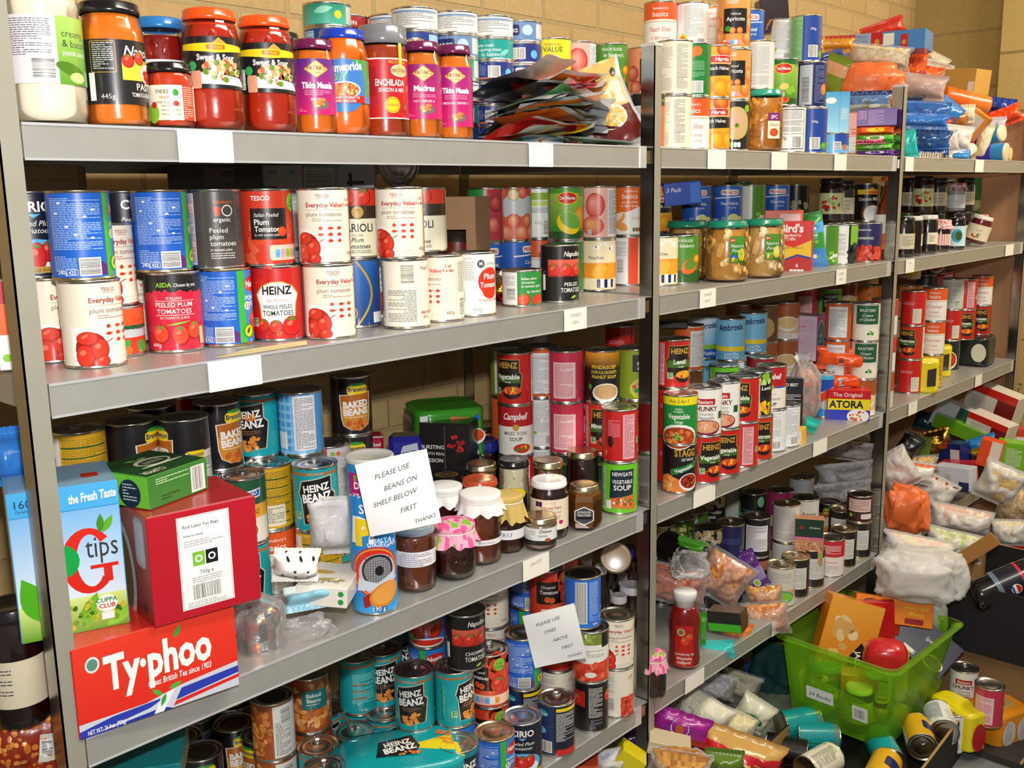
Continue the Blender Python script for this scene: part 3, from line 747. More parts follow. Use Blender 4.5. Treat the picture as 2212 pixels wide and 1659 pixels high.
def organic(A, H):
 A.t(3, H-16, 4.5, "Sainsbury's", 'org'); A.e(-6, H-24, 5, 4, 'tom'); A.e(8, H-26, 8, 8, 'w'); A.e(8, H-26, 6.6, 6.6, '4a4542'); A.e(-6, H-30, 4, 3, 'tom'); A.t(0, H-41, 6, 'organic', 'w', bold=.3)
 for i, s in enumerate(('Peeled', 'plum', 'tomatoes')): A.t(-18, H-56-9*i, 7, s, 'w', 'l')
 A.t(-18, 21, 3.6, 'in tomato juice', 'w', 'l'); A.para(-18, 8, 34, 10, 'lgry', 3.2); A.r(-56, 2, -40, H-2, 'd8d4dc'); A.para(-55, 4, 13, H-8, 'dgry', 2.4)
T('organic', 'charcoal brown organic tin of peeled plum tomatoes', 'charcoal organic tin', '4a4542', organic)
def tplum(A, H):
 A.blobs(0, 30, 50, 30, ['tom', 'd94522', 'e2603a'], 20, 14, 5); A.t(-14, H-13, 6.5, 'TESCO', 'w', bold=1); A.poly([(-30, 34), (24, 34), (24, 78), (-30, 78)], '231a18')
 A.t(-24, 66, 6, 'Italian Peeled', 'w', 'l', shear=.3, wmax=36); A.t(-24, 55, 8, 'Plum', 'w', 'l', .8); A.t(-24, 45, 8, 'Tomatoes', 'w', 'l', .8, wmax=40); A.t(-24, 39, 3.4, 'in rich tomato juice', 'w', 'l', shear=.2); A.disc(16, 45, 7, 7, 'org', 'tom')
 A.rr(-4, 4, 50, 26, 4, 'f3c9b5'); gda(A, 4, 8, 5, 7, 12, ('sky', 'pink', 'lgrn', 'lorg')); A.e(36, H-16, 10, 13, 'lgrn'); A.t(36, H-17, 5, '1 of', 'dgrn', bold=.6); A.t(36, H-23, 5, '5 a day', 'dgrn', bold=.6, wmax=15)
T('tplum', 'bright red tin of Italian peeled plum tomatoes with black title panel', 'red and black tomato tin', 'd43a20', tplum)
def heinz_tom(A, H):
 P = [(-24, 18), (24, 18), (27, 50), (32, 64), (22, 76), (8, 82), (-8, 82), (-22, 76), (-32, 64), (-27, 50)]
 A.poly([(x*1.08, y*1.03-1) for x, y in P], 'gold', [tuple(range(10))]); A.poly(P, 'w', [tuple(range(10))]); A.t(0, 65, 12, 'HEINZ', 'k', bold=1.6, wmax=44)
 A.t(0, 54, 4.6, 'San Ripened', 'lbrn', shear=.3); A.t(0, 44, 6, 'WHOLE PEELED', 'k', bold=.6, wmax=44); A.t(0, 34, 7.5, 'TOMATOES', 'k', bold=.6, wmax=46)
 A.tomato(-24, 20, 10, 'tom'); A.tomato(-4, 18, 10, 'tom'); A.tomato(20, 18, 15, 'red'); five(A, -37, 24, .9); A.t(0, 5, 6, '57', 'gold')
T('heinz_tom', 'red tin of whole peeled tomatoes with a white keystone label', 'red keystone tomato tin', 'c8201d', heinz_tom)
def asda_plum(A, H):
 A.r(-117, H-24, 117, H, '1d1a1c'); A.blobs(0, H-24, 60, 2, ['cf1f3c'], 26, 3, 8); A.t(-12, H-16, 6, 'ASDA', 'lgrn', bold=1.6); A.t(17, H-16, 5, 'Chosen by you', 'w', shear=.3, wmax=32)
 A.t(0, 69, 4, 'ITALIAN', 'w'); A.r(-26, 67, 28, 67.6, 'w'); A.t(0, 59, 6.5, 'PEELED PLUM', 'w', bold=.3, wmax=50); A.t(0, 50, 6.5, 'TOMATOES', 'w', bold=.3); A.r(-26, 47.6, 28, 48.2, 'w'); A.t(0, 42.5, 3.4, 'IN TOMATO JUICE', 'w')
 A.leaf(-12, 34, 34, 1.6, .15, 'lgrn'); A.tomato(-20, 22, 12, 'f0462a', True, 13); A.tomato(6, 20, 12, 'f0462a', True, 14); A.tomato(26, 26, 11, 'f0462a', True, 13); A.t(-27, 5, 5, '400g', 'w'); A.r(34, 6, 42, 30, 'tan')
T('asda_plum', 'crimson tin of Italian peeled plum tomatoes with black top band', 'crimson plum tomato tin', 'cf1f3c', asda_plum)
def parioli(A, H):
 A.r(-117, H-44, 117, H, '3a2c20'); A.r(-117, H-24, 117, H, 'd23a24'); A.tomato(-14, H-12, 12, 'tom'); A.tomato(12, H-11, 13, 'tom'); A.e(2, H-34, 11, 11, 'k'); A.e(2, H-34, 9.5, 9.5, 'gold'); A.t(2, H-39, 10, '*', 'k', bold=1)
 A.t(0, 38, 13, 'PARIOLI', 'k', bold=.6, wmax=52); A.t(0, 31, 3.4, 'CUCINA', 'k'); A.t(0, 22, 7, 'Plum', 'k', shear=.3, bold=.6); A.t(0, 12, 7.5, 'Tomatoes', 'k', shear=.3, bold=.6); A.para(-22, 2, 44, 7, 'dgry', 3)
T('parioli', 'ivory and brown tin of plum tomatoes with a round gold badge', 'ivory and brown tomato tin', 'ece6c8', parioli)
def napo(line, line2):
 def art(A, H):
  A.t(16, H-18, 10, 'Napolina', 'w', shear=.3, bold=.6, wmax=40); A.r(-36, H-56, 40, H-24, 'c83c30'); A.g(-36, H-56, 40, H-24, 'b5261f', 'd9624a', 3)
  for x in (-24, 0, 26): A.tomato(x, H-44, 12, 'd8321f')
  A.t(12, 28, 7, line, 'w', bold=.2); A.t(12, 16, 9, line2, 'w', bold=.2, wmax=44); A.r(-50, 20, -42, 50, 'w'); A.leaf(10, 5, 14, 3, .3, 'lgrn')
 return art
T('napo_plum', 'black tin of peeled tomatoes with a red picture band', 'black peeled tomato tin', '1a1617', napo('PEELED', 'TOMATOES'))
T('napo_chop', 'black tin of chopped tomatoes with a red picture band', 'black chopped tomato tin', '1a1617', napo('CHOPPED', 'TOMATOES'))
def essential(A, H):
 A.t(0, H-18, 9, 'essential', 'char'); A.t(0, H-30, 9, 'Waitrose', 'char'); A.t(0, H-43, 8, 'plum tomatoes', 'char', wmax=46); A.t(0, H-51, 4, 'in natural juice', 'dgry'); A.disc(2, 22, 17, 20, 'c8284a', '8a1230'); A.poly([(0, 40), (4, 40), (1, 50)], 'lgrn')
T('essential', 'plain white tin of plum tomatoes with a crimson onion picture', 'white onion picture tin', 'f2f1ec', essential)
def bluegold(A, H):
 A.g(-50, 0, 50, H, '123a78', '2c6ab8', 5); P = [(-10+26*math.sin(t/12*3.1), H*t/12) for t in range(13)]
 for a, b in zip(P, P[1:]): A.poly([a, (a[0]+4, a[1]), (b[0]+4, b[1]), b], 'gold'); A.n -= 1
 A.n += 1; A.e(-20, 20, 13, 13, 'gold'); A.e(-20, 20, 11, 11, '1d4f96'); A.t(-20, 15, 10, 'S', 'gold', bold=1); A.r(20, 3, 44, 20, 'w')
T('bluegold', 'dark blue tin with a thin curved gold line', 'dark blue and gold tin', '14386e', bluegold)
def msavers(A, H):
 A.e(10, H-16, 7, 7, '555'+'555'); A.t(10, H-18.5, 6, 'M', 'w', bold=1); A.t(20, H-18, 6, 'savers', '777777', 'l'); A.e(28, 56, 24, 24, 'd8361f'); A.e(28, 38, 16, 12, 'd8361f'); A.t(28, 60, 10, 'Plum', 'w', shear=.1, bold=1); A.t(28, 46, 9, 'Tomatoes', 'w', shear=.1, bold=1, wmax=40)
 A.t(28, 22, 5.5, 'in tomato juice', 'tom', shear=.2); A.para(-40, 56, 38, 40, 'gry', 3); A.t(-30, 47, 6, '240g', 'gry'); A.bar(-40, 20, 22, 22, True); A.t(2, 6, 6, '400g', 'gry'); A.r(-117, 2, 117, 2.6, 'lgry')
T('msavers', 'white savers tin of plum tomatoes with a round red splash', 'white savers tomato tin', 'f1efe6', msavers)
def sains_it(A, H):
 A.r(-117, 0, -14, H, 'f0efec'); A.bar(-38, 10, 20, 20, False); A.para(-42, 36, 24, H-44, 'gry', 3)
 for i, s in enumerate(('Italian plum', 'tomatoes', 'in tomato juice')): A.t(-6, H-14-7*i, 5, s, 'w', 'l', .3)
 A.t(4, H-38, 5, "by Sainsbury's", 'w', 'l', shear=.2); A.tomato(-2, 10, 12, 'e2502a'); A.leaf(14, 2, 30, 8, .5, 'tom'); A.e(28, 10, 13, 9, 'tom')
T('sains_small', 'small green tin of plum tomatoes with a white barcode panel', 'small green tomato tin', '2c8a3a', sains_it, h=.068)
def greybox(A, H): A.r(-117, 0, 117, 22, 'tom'); A.blobs(0, 12, 52, 10, ['tom', 'org', 'grn'], 14, 8, 2); A.r(-117, H-22, 117, H, 'd9542a'); A.r(-117, H-27, 117, H-22, 'dgrn'); A.t(20, 42, 7, 'Sains', 'tom'); A.t(20, 32, 7, 'Plum', 'char')
T('greyplum', 'silver grey banded tin with tomato pictures top and bottom', 'silver banded tomato tin', 'b9bcc2', greybox)
def fruit_row(A, c1, c2, y=20, r=15, xs=(-30, 0, 28), ry=None):
 for x in xs: A.disc(x, y, r, ry or r, c1, c2)
def peachs(A, H):
 A.r(-117, 0, 117, 26, '2c5a20'); A.disc(-26, 34, 18, 20, 'f0923c', 'b8321f'); A.t(4, H-12, 6, 'PEACH SLICES', 'w', bold=.3, wmax=44); A.t(8, H-24, 7.5, "by Sainsbury's", 'w', bold=.3, wmax=44); A.e(20, 36, 22, 16, 'org', rot=.6); A.e(24, 42, 19, 12, '5f8a2c', rot=.6); A.disc(40, 52, 12, 10, 'yel', 'org')
T('peachs', 'green tin of peach slices with a whole peach picture', 'green peach slice tin', '4f8a2a', peachs)
def delm(line, fr):
 def art(A, H):
  A.g(-60, 0, 60, H*.9, '2f7d28', '9fc84a', 5); A.r(-60, 0, 60, 14, '245a22'); A.e(4, H-20, 22, 13, 'yel'); A.e(4, H-20, 20.5, 11.5, 'red'); A.t(4, H-23, 7, 'Del Monte', 'w', bold=1.2, wmax=34); A.t(40, H-16, 6, line, 'dgrn', bold=.5)
  if fr == 'peach': A.disc(34, 42, 17, 22, 'f6b53c', 'e88a22'); A.e(6, 30, 27, 20, 'yel', rot=-.5); A.e(12, 38, 25, 16, '8fbf45', rot=-.5); A.e(10, 36, 24, 14, '6fae3a', rot=-.5); A.leaf(-32, 24, 20, 5, -.4, 'grn')
  else: A.blobs(0, 26, 44, 20, ['org', 'yel', 'red', 'lgrn', 'f4c86a'], 26, 8, 6)
 return art
T('delm', 'green tin of peach slices with a red shield badge and yellow slice', 'red shield peach tin', '4f9a35', delm('Peach', 'peach'))
T('delm_cock', 'deep green tin of fruit cocktail with a red shield badge', 'green fruit cocktail tin', '1f6a2a', delm('Fruit', 'mix'))
def basics(l1, l2, c='org'):
 def art(A, H):
  A.r(-117, H-36, 117, H, 'e3581f'); A.r(-117, H-38, 117, H-37, 'w'); A.r(-117, H-41, 117, H-39.5, 'gold'); A.t(0, H-15, 6, "Sainsbury's", 'w'); A.t(0, H-30, 11, 'basics', 'w', bold=.3); A.t(0, 40, 11, l1, 'd2452c', shear=.3, wmax=50); A.t(0, 24, 7, l2, 'd2452c', shear=.3, wmax=44); A.para(-20, 10, 42, 6, 'e08a70', 3)
 return art
T('basics_peach', 'white basics tin of peach slices with an orange top band', 'white and orange peach tin', 'f2eee6', basics('Peach Slices', 'in light syrup'))
T('basics_chick', 'white basics tin of creamed chicken soup with a red top band', 'white and red creamed chicken tin', 'f0ebe4', basics('Creamed', 'Chicken'))
T('basics_b', 'white basics tin with an orange band and handwritten style title', 'white basics bean tin', 'f2eee6', basics('baked beans', 'in tomato sauce'))
def basics2(A, H):
 A.poly([(-117, H), (117, H), (117, 66), (40, 66), (0, 50), (-40, 44), (-117, 44)], 'ea6a1f'); A.t(6, H-10, 5, "Sainsbury's", 'w'); A.t(4, H-24, 11, 'basics', 'w', bold=.3); A.t(4, H-34, 5.5, 'peach slices', 'w', bold=.2); A.t(4, H-42, 5.5, 'in light syrup', 'w', bold=.2)
 A.e(-22, 34, 18, 10, 'f0a050', rot=.7); A.e(-24, 38, 16, 6, 'fbe3c2', rot=.7); A.e(-16, 18, 17, 9, 'f0a050', rot=-.4); A.para(8, 30, 34, 7, 'e08a70', 3); gda(A, 10, 6, 4, 6, 9, ('grn', 'red', 'grn'))
T('basics_or', 'white tin of peach slices in light syrup with a wavy orange half', 'wavy orange peach tin', 'f2eee6', basics2)
def princes(line, fr='f0a040', c='2358b0'):
 def art(A, H):
  A.g(-60, 0, 60, H, '1d4fa8', '2a66c4', 4); A.rr(-20, H-22, 28, H-8, 5, 'w'); A.t(4, H-19, 8, 'PRINCES', 'red', bold=1.6, wmax=42); A.poly([(-40, H-28), (40, H-24), (40, H-26), (-40, H-31)], 'w')
  A.t(4, H-46, 8, line, 'w', bold=.4, wmax=46); A.t(10, H-55, 5, 'in syrup', 'w', shear=.3); A.disc(14, 20, 16, 14, fr, 'e8e0a0'); A.disc(34, 16, 14, 12, fr, 'e8e0a0'); A.bar(-50, 4, 22, 16, False); five(A, -12, 20, .8, 'blue')
 return art
T('pr_peach', 'royal blue tin of peach slices with a white and red badge', 'royal blue peach tin', '2358b0', princes('Peach Slices'))
T('pr_pear', 'royal blue tin of pear halves with a white and red badge', 'royal blue pear tin', '2358b0', princes('Pear Halves', 'd8e08a'))
T('pr_cock', 'royal blue tin of fruit cocktail in juice', 'royal blue cocktail tin', '2358b0', princes('Cocktail', 'lgrn'))
T('pr_cherry', 'royal blue tin of cherries with a white badge', 'royal blue cherry tin', '2358b0', princes('Cherries', 'c8284a'))
def tfruit(l, c1, c2):
 def art(A, H):
  A.t(-6, H-12, 6.5, 'TESCO', 'w', bold=1); fruit_row(A, c1, c2, H*.5, 17, (-44, 44)); fruit_row(A, c1, c2, 20, 16, (-34, 34)); A.r(-24, 28, 30, H-22, '1d1718'); A.t(3, H-36, 5.5, 'Halved', 'w', shear=.2); A.t(3, H-48, 8.5, l, 'w', bold=.6, wmax=46); fruit_row(A, c1, c2, 34, 7, (-4, 12)); A.e(-14, 38, 6, 6, 'grn'); gda(A, -24, 4, 5, 7, 10, ('w', 'pink', 'sky'))
 return art
T('t_apri', 'black panelled tin of apricots with pale orange fruit all round', 'black panel apricot tin', 'e69a4a', tfruit('Apricots', 'f2b060', 'd86a28'))
T('t_peach', 'black panelled tin of peaches with pink fruit all round', 'black panel peach tin', 'd98860', tfruit('Peaches', 'e8a070', 'b03a3a'))
T('t_apple', 'black panelled tin of apples with a large blushed apple picture', 'black panel apple tin', '2a2220', lambda A, H: (A.disc(8, H*.55, 34, 36, 'e8a898', 'c8b070'), A.disc(10, H*.5, 6, 6, '3a2a18', '8fae3a'), A.t(-40, H*.5, 9, 'Apples', 'w', bold=.6), gda(A, -20, 4, 5), A.e(36, H-14, 8, 8, 'lgrn')))
def harvin(l):
 def art(A, H):
  A.disc(-30, H-10, 18, 16, 'f2b040', 'd86a28'); A.disc(20, H-6, 20, 16, 'f2a040', 'c83a28'); A.rr(-14, H-34, 40, H-18, 4, 'w'); A.rr(-13, H-33, 39, H-19, 3, 'red'); A.t(13, H-30, 9, 'Harvin', 'w', shear=.15, bold=1.4, wmax=46); A.poly([(-50, 40), (50, 44), (50, H-36), (-50, H-36)], '1d1718'); A.t(6, H-48, 8, l, 'w', bold=.6, wmax=50); fruit_row(A, 'f8c030', 'e88a18', 18, 19, (-26, 10, 40)); A.leaf(-30, 34, 16, 4, 1.2, 'grn')
 return art
T('harvin', 'yellow peach halves tin with a black band and red badge', 'yellow peach halves tin', 'f0a828', harvin('Peach Halves'))
T('value_y', 'bright yellow value tin of peach slices with a pale round panel', 'bright yellow peach tin', 'efe02a', lambda A, H: (A.t(0, H-12, 4.5, "MORRISONS", 'char'), A.t(0, H-24, 10, 'VALUE', '55702a', bold=1), A.e(0, 44, 28, 28, 'f2f0e6'), A.t(0, 50, 8, 'PEACH', '55702a', bold=.3), A.t(0, 39, 8, 'SLICES', '55702a', bold=.3), A.t(0, 31, 4, 'IN SYRUP', '55702a'), A.t(0, 24, 4, '411g', '55702a'), gda(A, -22, 3, 4, 7, 8, ('yel',))))
T('pinkpeach', 'pink and white tin with a large peach picture and black print panel', 'pink peach picture tin', 'e8b4a6', lambda A, H: (A.disc(-8, 66, 22, 26, 'f2a090', 'c8443c'), A.disc(-14, 24, 26, 20, 'eeb070', 'd0564a'), A.r(20, 2, 54, H-2, 'f0f0f0'), A.para(22, 6, 28, H-12, 'k', 2.6), five(A, -20, 10, .8, 'lgry', 'char')))
T('w_orange', 'white tin with a grey print column and small orange fruit corner', 'white printed fruit tin', 'f0efec', lambda A, H: (A.para(-24, 30, 46, H-36, 'gry', 3), A.e(-28, 18, 12, 20, 'yel'), A.e(-28, 18, 8, 15, 'org'), A.bar(6, 4, 20, 22, True)))
T('natfin', 'clear fruit pot look tin with an orange peach label', 'orange peach label tin', 'e8963a', lambda A, H: (A.r(-30, 14, 34, H-4, 'f2e8dc'), A.t(2, H-18, 8, "Nature's", 'd2452c', shear=.3, wmax=40), A.t(2, H-29, 8, 'Finest', 'd2452c', shear=.3), A.t(-2, H-44, 6, 'Peach', 'd2452c', shear=.2), A.disc(22, 42, 12, 12, 'org', 'tom'), A.para(-24, 18, 40, 14, 'e08a70', 3)))
T('smart', 'white tin with a green dot and orange base picture', 'white and green smart tin', 'f1f1ee', lambda A, H: (A.t(-12, H-20, 10, 'art', 'dgrn', bold=.5), A.t(-10, H-31, 10, 'price', 'dgrn', bold=.5), A.e(-20, 50, 11, 11, 'grn'), A.r(-20, 44, 30, 58, 'grn'), A.disc(-34, 14, 16, 12, 'lorg', 'org'), A.para(24, 4, 22, H-10, 'char', 3)))
T('asda_w', 'white tin with green lettering and an orange stripe', 'white and orange tin', 'f2f2f0', lambda A, H: (A.t(10, H-14, 7, 'ASDA', 'lgrn', bold=1.4), A.t(8, H-30, 12, 'Smart', 'gry'), A.r(20, 0, 40, H-40, 'org'), A.para(-36, 20, 40, 50, 'gry', 3)))
T('asda_bk', 'white and orange tin with a black top band and small print', 'black banded white tin', 'efeeea', lambda A, H: (A.r(-117, H-22, 117, H, '1d1a1c'), A.t(30, H-14, 5, 'ASDA', 'lgrn', bold=1.5), A.r(8, 0, 60, H-22, 'e8662a'), A.para(-30, 40, 32, 36, 'gry', 3), A.t(-10, 26, 6, '227g', 'char'), A.r(-28, 6, 4, 22, 'lgry')))
T('ev_cream', 'cream tin showing its grey nutrition print', 'cream print side tin', 'efe3cc', lambda A, H: (A.para(-34, 50, 26, 40, 'gry', 3.2), A.para(0, 8, 26, H-14, 'dgry', 2.6), A.r(0, 30, 26, 31, 'dgry'), A.para(-34, 6, 24, 30, 'gry', 3.2)))
T('sains_grn', 'dark green tin with a peach slice picture and pale text', 'dark green orange slice tin', '1f7a34', lambda A, H: (A.e(-8, H-18, 14, 12, 'org'), A.e(8, H-14, 12, 10, 'e8702a'), A.para(-24, 34, 50, 34, '8fc89a', 2.8), A.t(-18, 50, 6, '410g', 'w'), A.bar(0, 5, 22, 22, True)))
T('prunes_b', 'blue tin with small white print and a green side', 'blue and green print tin', '24479c', lambda A, H: (A.r(-117, 0, -12, H, '8cc07a'), A.para(-40, 12, 26, H-20, '4f8a4a', 2.8), A.t(14, 70, 6, '390g', 'w'), A.bar(4, 8, 24, 26, True), A.disc(42, 14, 12, 10, 'lgrn', 'grn')))
T('gold_seg', 'black and blue tin of mandarin orange segments with a gold title', 'blue gold title tin', '1b2250', lambda A, H: (A.t(0, H-26, 17, 'GOLD', 'f2e6c0', bold=1.6, wmax=58), A.t(0, H-38, 5, 'Mandarin Orange Segments', 'w', bold=.3, wmax=60), A.blobs(0, 28, 46, 18, ['org', 'lorg', 'e87a1c'], 20, 9, 3)))
T('navy_bar', 'navy tin with a silver barcode strip', 'navy barcode tin', '1a2558', lambda A, H: (A.r(-30, 4, 4, H-4, 'b9bcc2'), A.bar(-22, 10, 18, 60, False, 'b9bcc2'), A.para(10, 6, 26, H-12, '8a92c8', 3), A.disc(36, 40, 10, 14, 'peach', 'org')))
T('bw_nut', 'white tin covered in black edged nutrition tables', 'white nutrition table tin', 'efefec', lambda A, H: (A.r(-40, 4, 40, H-4, 'k'), A.r(-38, 6, 38, H-6, 'f2f2ee'), A.r(-38, 40, 38, 41, 'k'), A.r(-38, 70, 38, 71, 'k'), A.para(-34, 44, 66, 24, 'k', 3), A.para(-34, 74, 66, 20, 'dgry', 3), A.bar(8, 8, 24, 26, True), A.t(-18, 28, 8, '290g', 'k')))
T('peachtxt', 'dark green tin with bold peach lettering beside red fruit', 'green lettered peach tin', '2c8a3a', lambda A, H: (A.r(-60, 0, -6, 50, 'org'), A.t(-30, H-24, 9, 'peach', 'w', bold=.5), A.t(-28, H-35, 8, 'slices in', 'w', bold=.5), A.r(0, 0, 60, H, 'b03040'), A.disc(18, 30, 16, 18, 'e88a70', 'b03040'), A.disc(24, 74, 16, 18, 'd05a50', '8a1a24')))
T('ssilver', 'silver banded tin with pink peaches above and below', 'silver banded peach tin', 'c2c4c8', lambda A, H: (A.r(-117, 0, 117, 46, 'c87a50'), fruit_row(A, 'f0a868', 'c84a3a', 36, 16, (-34, 0, 34)), fruit_row(A, 'f2b080', 'd05a40', 12, 17, (-46, -16, 18, 46)), A.r(-117, H-14, 117, H, 'c84a3a'), fruit_row(A, 'e8907a', 'c84a3a', H-8, 12, (-24, 20)), A.e(0, H-12, 12, 12, 'lgrn'), A.e(0, H-12, 10, 10, 'e8c0a0'), A.t(-40, 58, 9, 'ES', 'teal')))
T('w_limes', 'white tin with lime green print blocks and a red rule', 'white and lime print tin', 'eef0ee', lambda A, H: (A.r(-34, H-24, 22, H-8, 'a8c83c'), A.para(-32, H-22, 50, 12, '4f7a20', 3.4), A.r(-34, H-36, 22, H-26, 'c8d86a'), A.r(26, 60, 28, H-26, 'red'), A.para(-34, 50, 54, 12, 'dgry', 3), A.t(-6, 28, 6, '420g', 'gry'), A.bar(6, 6, 16, 28, False)))
T('citrus', 'white tin with a red stripe and yellow fruit side', 'white red striped citrus tin', 'efefec', lambda A, H: (A.r(0, 0, 24, H, 'e04a2a'), A.r(24, 0, 60, H, 'ecd8a0'), A.disc(44, 40, 14, 24, 'f8b428', 'e88a18'), A.t(40, H-34, 6, 'Slices', 'char'), A.para(-34, 60, 30, 34, 'gry', 3), A.bar(-26, 26, 16, 30, False)))
T('peaches_w', 'cream and orange tin reading peaches with purple nutrition dials', 'cream and orange peaches tin', 'f0dfb8', lambda A, H: (A.t(-8, H-38, 7.5, 'Peaches', 'char', bold=.3), A.r(-117, 24, 117, H-46, 'f0982a'), A.e(0, 38, 18, 14, 'f8b840', rot=.8), A.e(24, 36, 18, 12, 'f2a030', rot=.8), gda(A, -6, 4, 5, 7, 18, ('navy', 'w')), A.blobs(10, H-12, 24, 8, ['w', 'f6e8c8'], 10, 5)))
def fish(c, word, sub=None, wc='w'):
 def art(A, H):
  A.rr(-14, H-15, 24, H-4, 3, 'w'); A.t(5, H-13, 6, 'PRINCES', 'red', bold=1.4, wmax=33); A.t(0, H-26, 6.5, word, wc, bold=.4, wmax=52); A.r(-22, 4, 30, 11, 'sky'); A.r(-56, 3, -30, H-3, '9fc4e8'); A.para(-54, 5, 22, H-10, 'navy', 2.6)
 return art
FT = dict(h=.041, r=.0425)
T('tuna_navy', 'flat navy tin of tuna chunks with a red badge', 'flat navy tuna tin', '1b3f7c', fish(0, 'Tuna Chunks'), **FT)
T('tuna_teal', 'flat teal tin of tuna steak in spring water', 'flat teal tuna tin', '1a9a92', lambda A, H: (A.t(-30, H-13, 6, 'tuna steak', 'w', 'l'), A.t(-30, H-21, 6, 'in spring water', 'w', 'l'), A.t(-20, H-30, 6, "by Sainsbury's", 'w', 'l', shear=.2), A.leaf(16, 6, 24, 5, .4, '7fd0cc')), **FT)
T('tuna_green', 'flat sea green tin with a pale yellow badge', 'flat sea green tuna tin', '2a9a7a', lambda A, H: (A.g(-50, 0, 50, H, '4fb8a0', '1a8a70', 3), A.leaf(-24, 20, 36, 7, .2, '8fd8c0'), A.e(20, 16, 7, 7, 'yel'), A.r(38, 2, 60, H-2, 'lgry')), **FT)
T('tuna_grey', 'flat grey blue tin of fish chunks', 'flat grey blue tuna tin', '6a8ab8', lambda A, H: (A.rr(-50, 8, -2, H-5, 4, 'navy'), A.t(-25, 14, 7, 'CHUNKS', 'w', bold=1), A.e(14, 18, 11, 10, 'b8d8ea'), A.r(34, 3, 60, H-3, 'lgry')), **FT)
T('tuna_w', 'flat white tin with small grey print', 'flat white print tin', 'e8e6e0', lambda A, H: (A.para(-40, 4, 80, H-8, 'dgry', 2.8), A.r(-50, H-6, 50, H-3, '6a8ab8')), **FT)
T('tuna_dk', 'flat dark blue tin with a barcode panel', 'flat dark blue fish tin', '23307c', lambda A, H: (A.bar(-14, 6, 22, H-14, True), A.para(-50, 4, 30, H-8, '8a9ad8', 3), A.e(28, 14, 8, 8, 'sky'), A.r(-50, 2, -10, 5, 'org')), **FT)
T('tuna_y', 'flat yellow and blue fish tin with a barcode', 'flat yellow fish tin', 'e8d84a', lambda A, H: (A.bar(-40, 5, 24, H-12, True, 'yel'), A.r(0, 0, 60, H, '2a4f9c'), A.para(4, 5, 40, H-10, 'w', 3.4)), **FT)
T('tuna_ham', 'flat tin with a photo of tuna rolls', 'flat picture fish tin', '24408a', lambda A, H: (A.e(0, 12, 20, 12, 'w'), A.disc(-8, 14, 8, 9, 'e8c080', 'lbrn'), A.disc(8, 14, 8, 9, 'e8c080', 'lbrn'), A.r(26, 3, 54, H-3, '9fc4e8')), **FT)
T('salmon_teal', 'teal green salmon tin with a barcode', 'teal salmon tin', '2a8a94', lambda A, H: (A.blobs(-10, 20, 20, 8, ['yel', 'lgrn'], 8, 4), A.bar(16, 5, 18, H-12, True), A.leaf(-40, 10, 40, 6, .2, 'sky')), **FT)
T('salmon_red', 'red and black flat tin of salmon', 'flat red salmon tin', 'a8221f', lambda A, H: (A.r(-50, 0, 50, 14, 'k'), A.t(0, 18, 8, 'SALMON', 'w', bold=.6), A.t(0, 4, 6, 'PINK', 'pink')), **FT)
def hz(bg='12a0a6', l1='BEANZ', l2=None):
 def art(A, H):
  A.r(-117, H-10, 117, H-5, 'lbrn'); A.t(0, H-9, 3.6, 'MULTIPACK', '8fe0e0'); P = [(-30, 62), (-24, 82), (26, 90), (26, 66), (34, 58), (28, 14), (-22, 10), (-26, 54)]
  A.poly([(x*1.06, y*1.03-1) for x, y in P], 'd8d0b8', None); A.poly(P, 'k', None); A.t(1, 66, 12, 'HEINZ', 'w', bold=1.6, wmax=44, rot=.12); A.t(2, 49 if not l2 else 52, 14, l1, 'w', bold=2.0, wmax=50, rot=.1)
  if l2: A.t(2, 38, 11, l2, 'w', bold=2.0, wmax=50, rot=.1)
  A.para(-16, 36, 36, 8, 'lbrn', 3) if not l2 else None; A.blobs(4, 22, 20, 10, ['e8923a', 'd8782a', 'f0a850'], 16, 5, 3); five(A, -34, 24, .9)
  A.r(-60, 10, -57, 80, 'dgrn'); [A.r(-59.6, 12+i*14, -57.4, 23+i*14, 'grn') for i in range(5)]; A.para(-55, 20, 3, 60, '8fe0e0', 3)
  A.para(66, 20, 42, 60, '9fe6e6', 3); [A.r(66, 30+i*14, 92, 33+i*14, 'lbrn') for i in range(3)]; A.t(86, 5, 5, '415g', 'w')
 return art
T('beanz', 'turquoise tin of baked beans with a black keystone badge', 'turquoise bean tin', '12a0a6', hz(), noback=1, ring=1)
T('fullbeanz', 'turquoise bean tin with an orange word in the keystone', 'turquoise fuller bean tin', '14a8b4', lambda A, H: (hz()(A, H), A.t(4, 62, 11, 'full', 'lorg', bold=1.4, rot=.1)), noback=1)
T('fivebeanz', 'dark turquoise edged five beans tin', 'dark turquoise bean tin', '0f7f88', lambda A, H: (A.r(-28, 6, 60, H-10, 'k'), A.r(-26, 8, 58, H-12, '14282a'), A.t(14, H-34, 13, 'HEINZ', 'w', bold=1.6, wmax=50, rot=.08), A.t(10, H-54, 15, 'FIVE', 'lbrn', bold=1.6, rot=.06), A.t(14, H-72, 13, 'BEANZ', 'lbrn', bold=1.6, wmax=50, rot=.06), A.blobs(14, 18, 24, 8, ['e8923a', 'brn', 'cream'], 14, 5)))
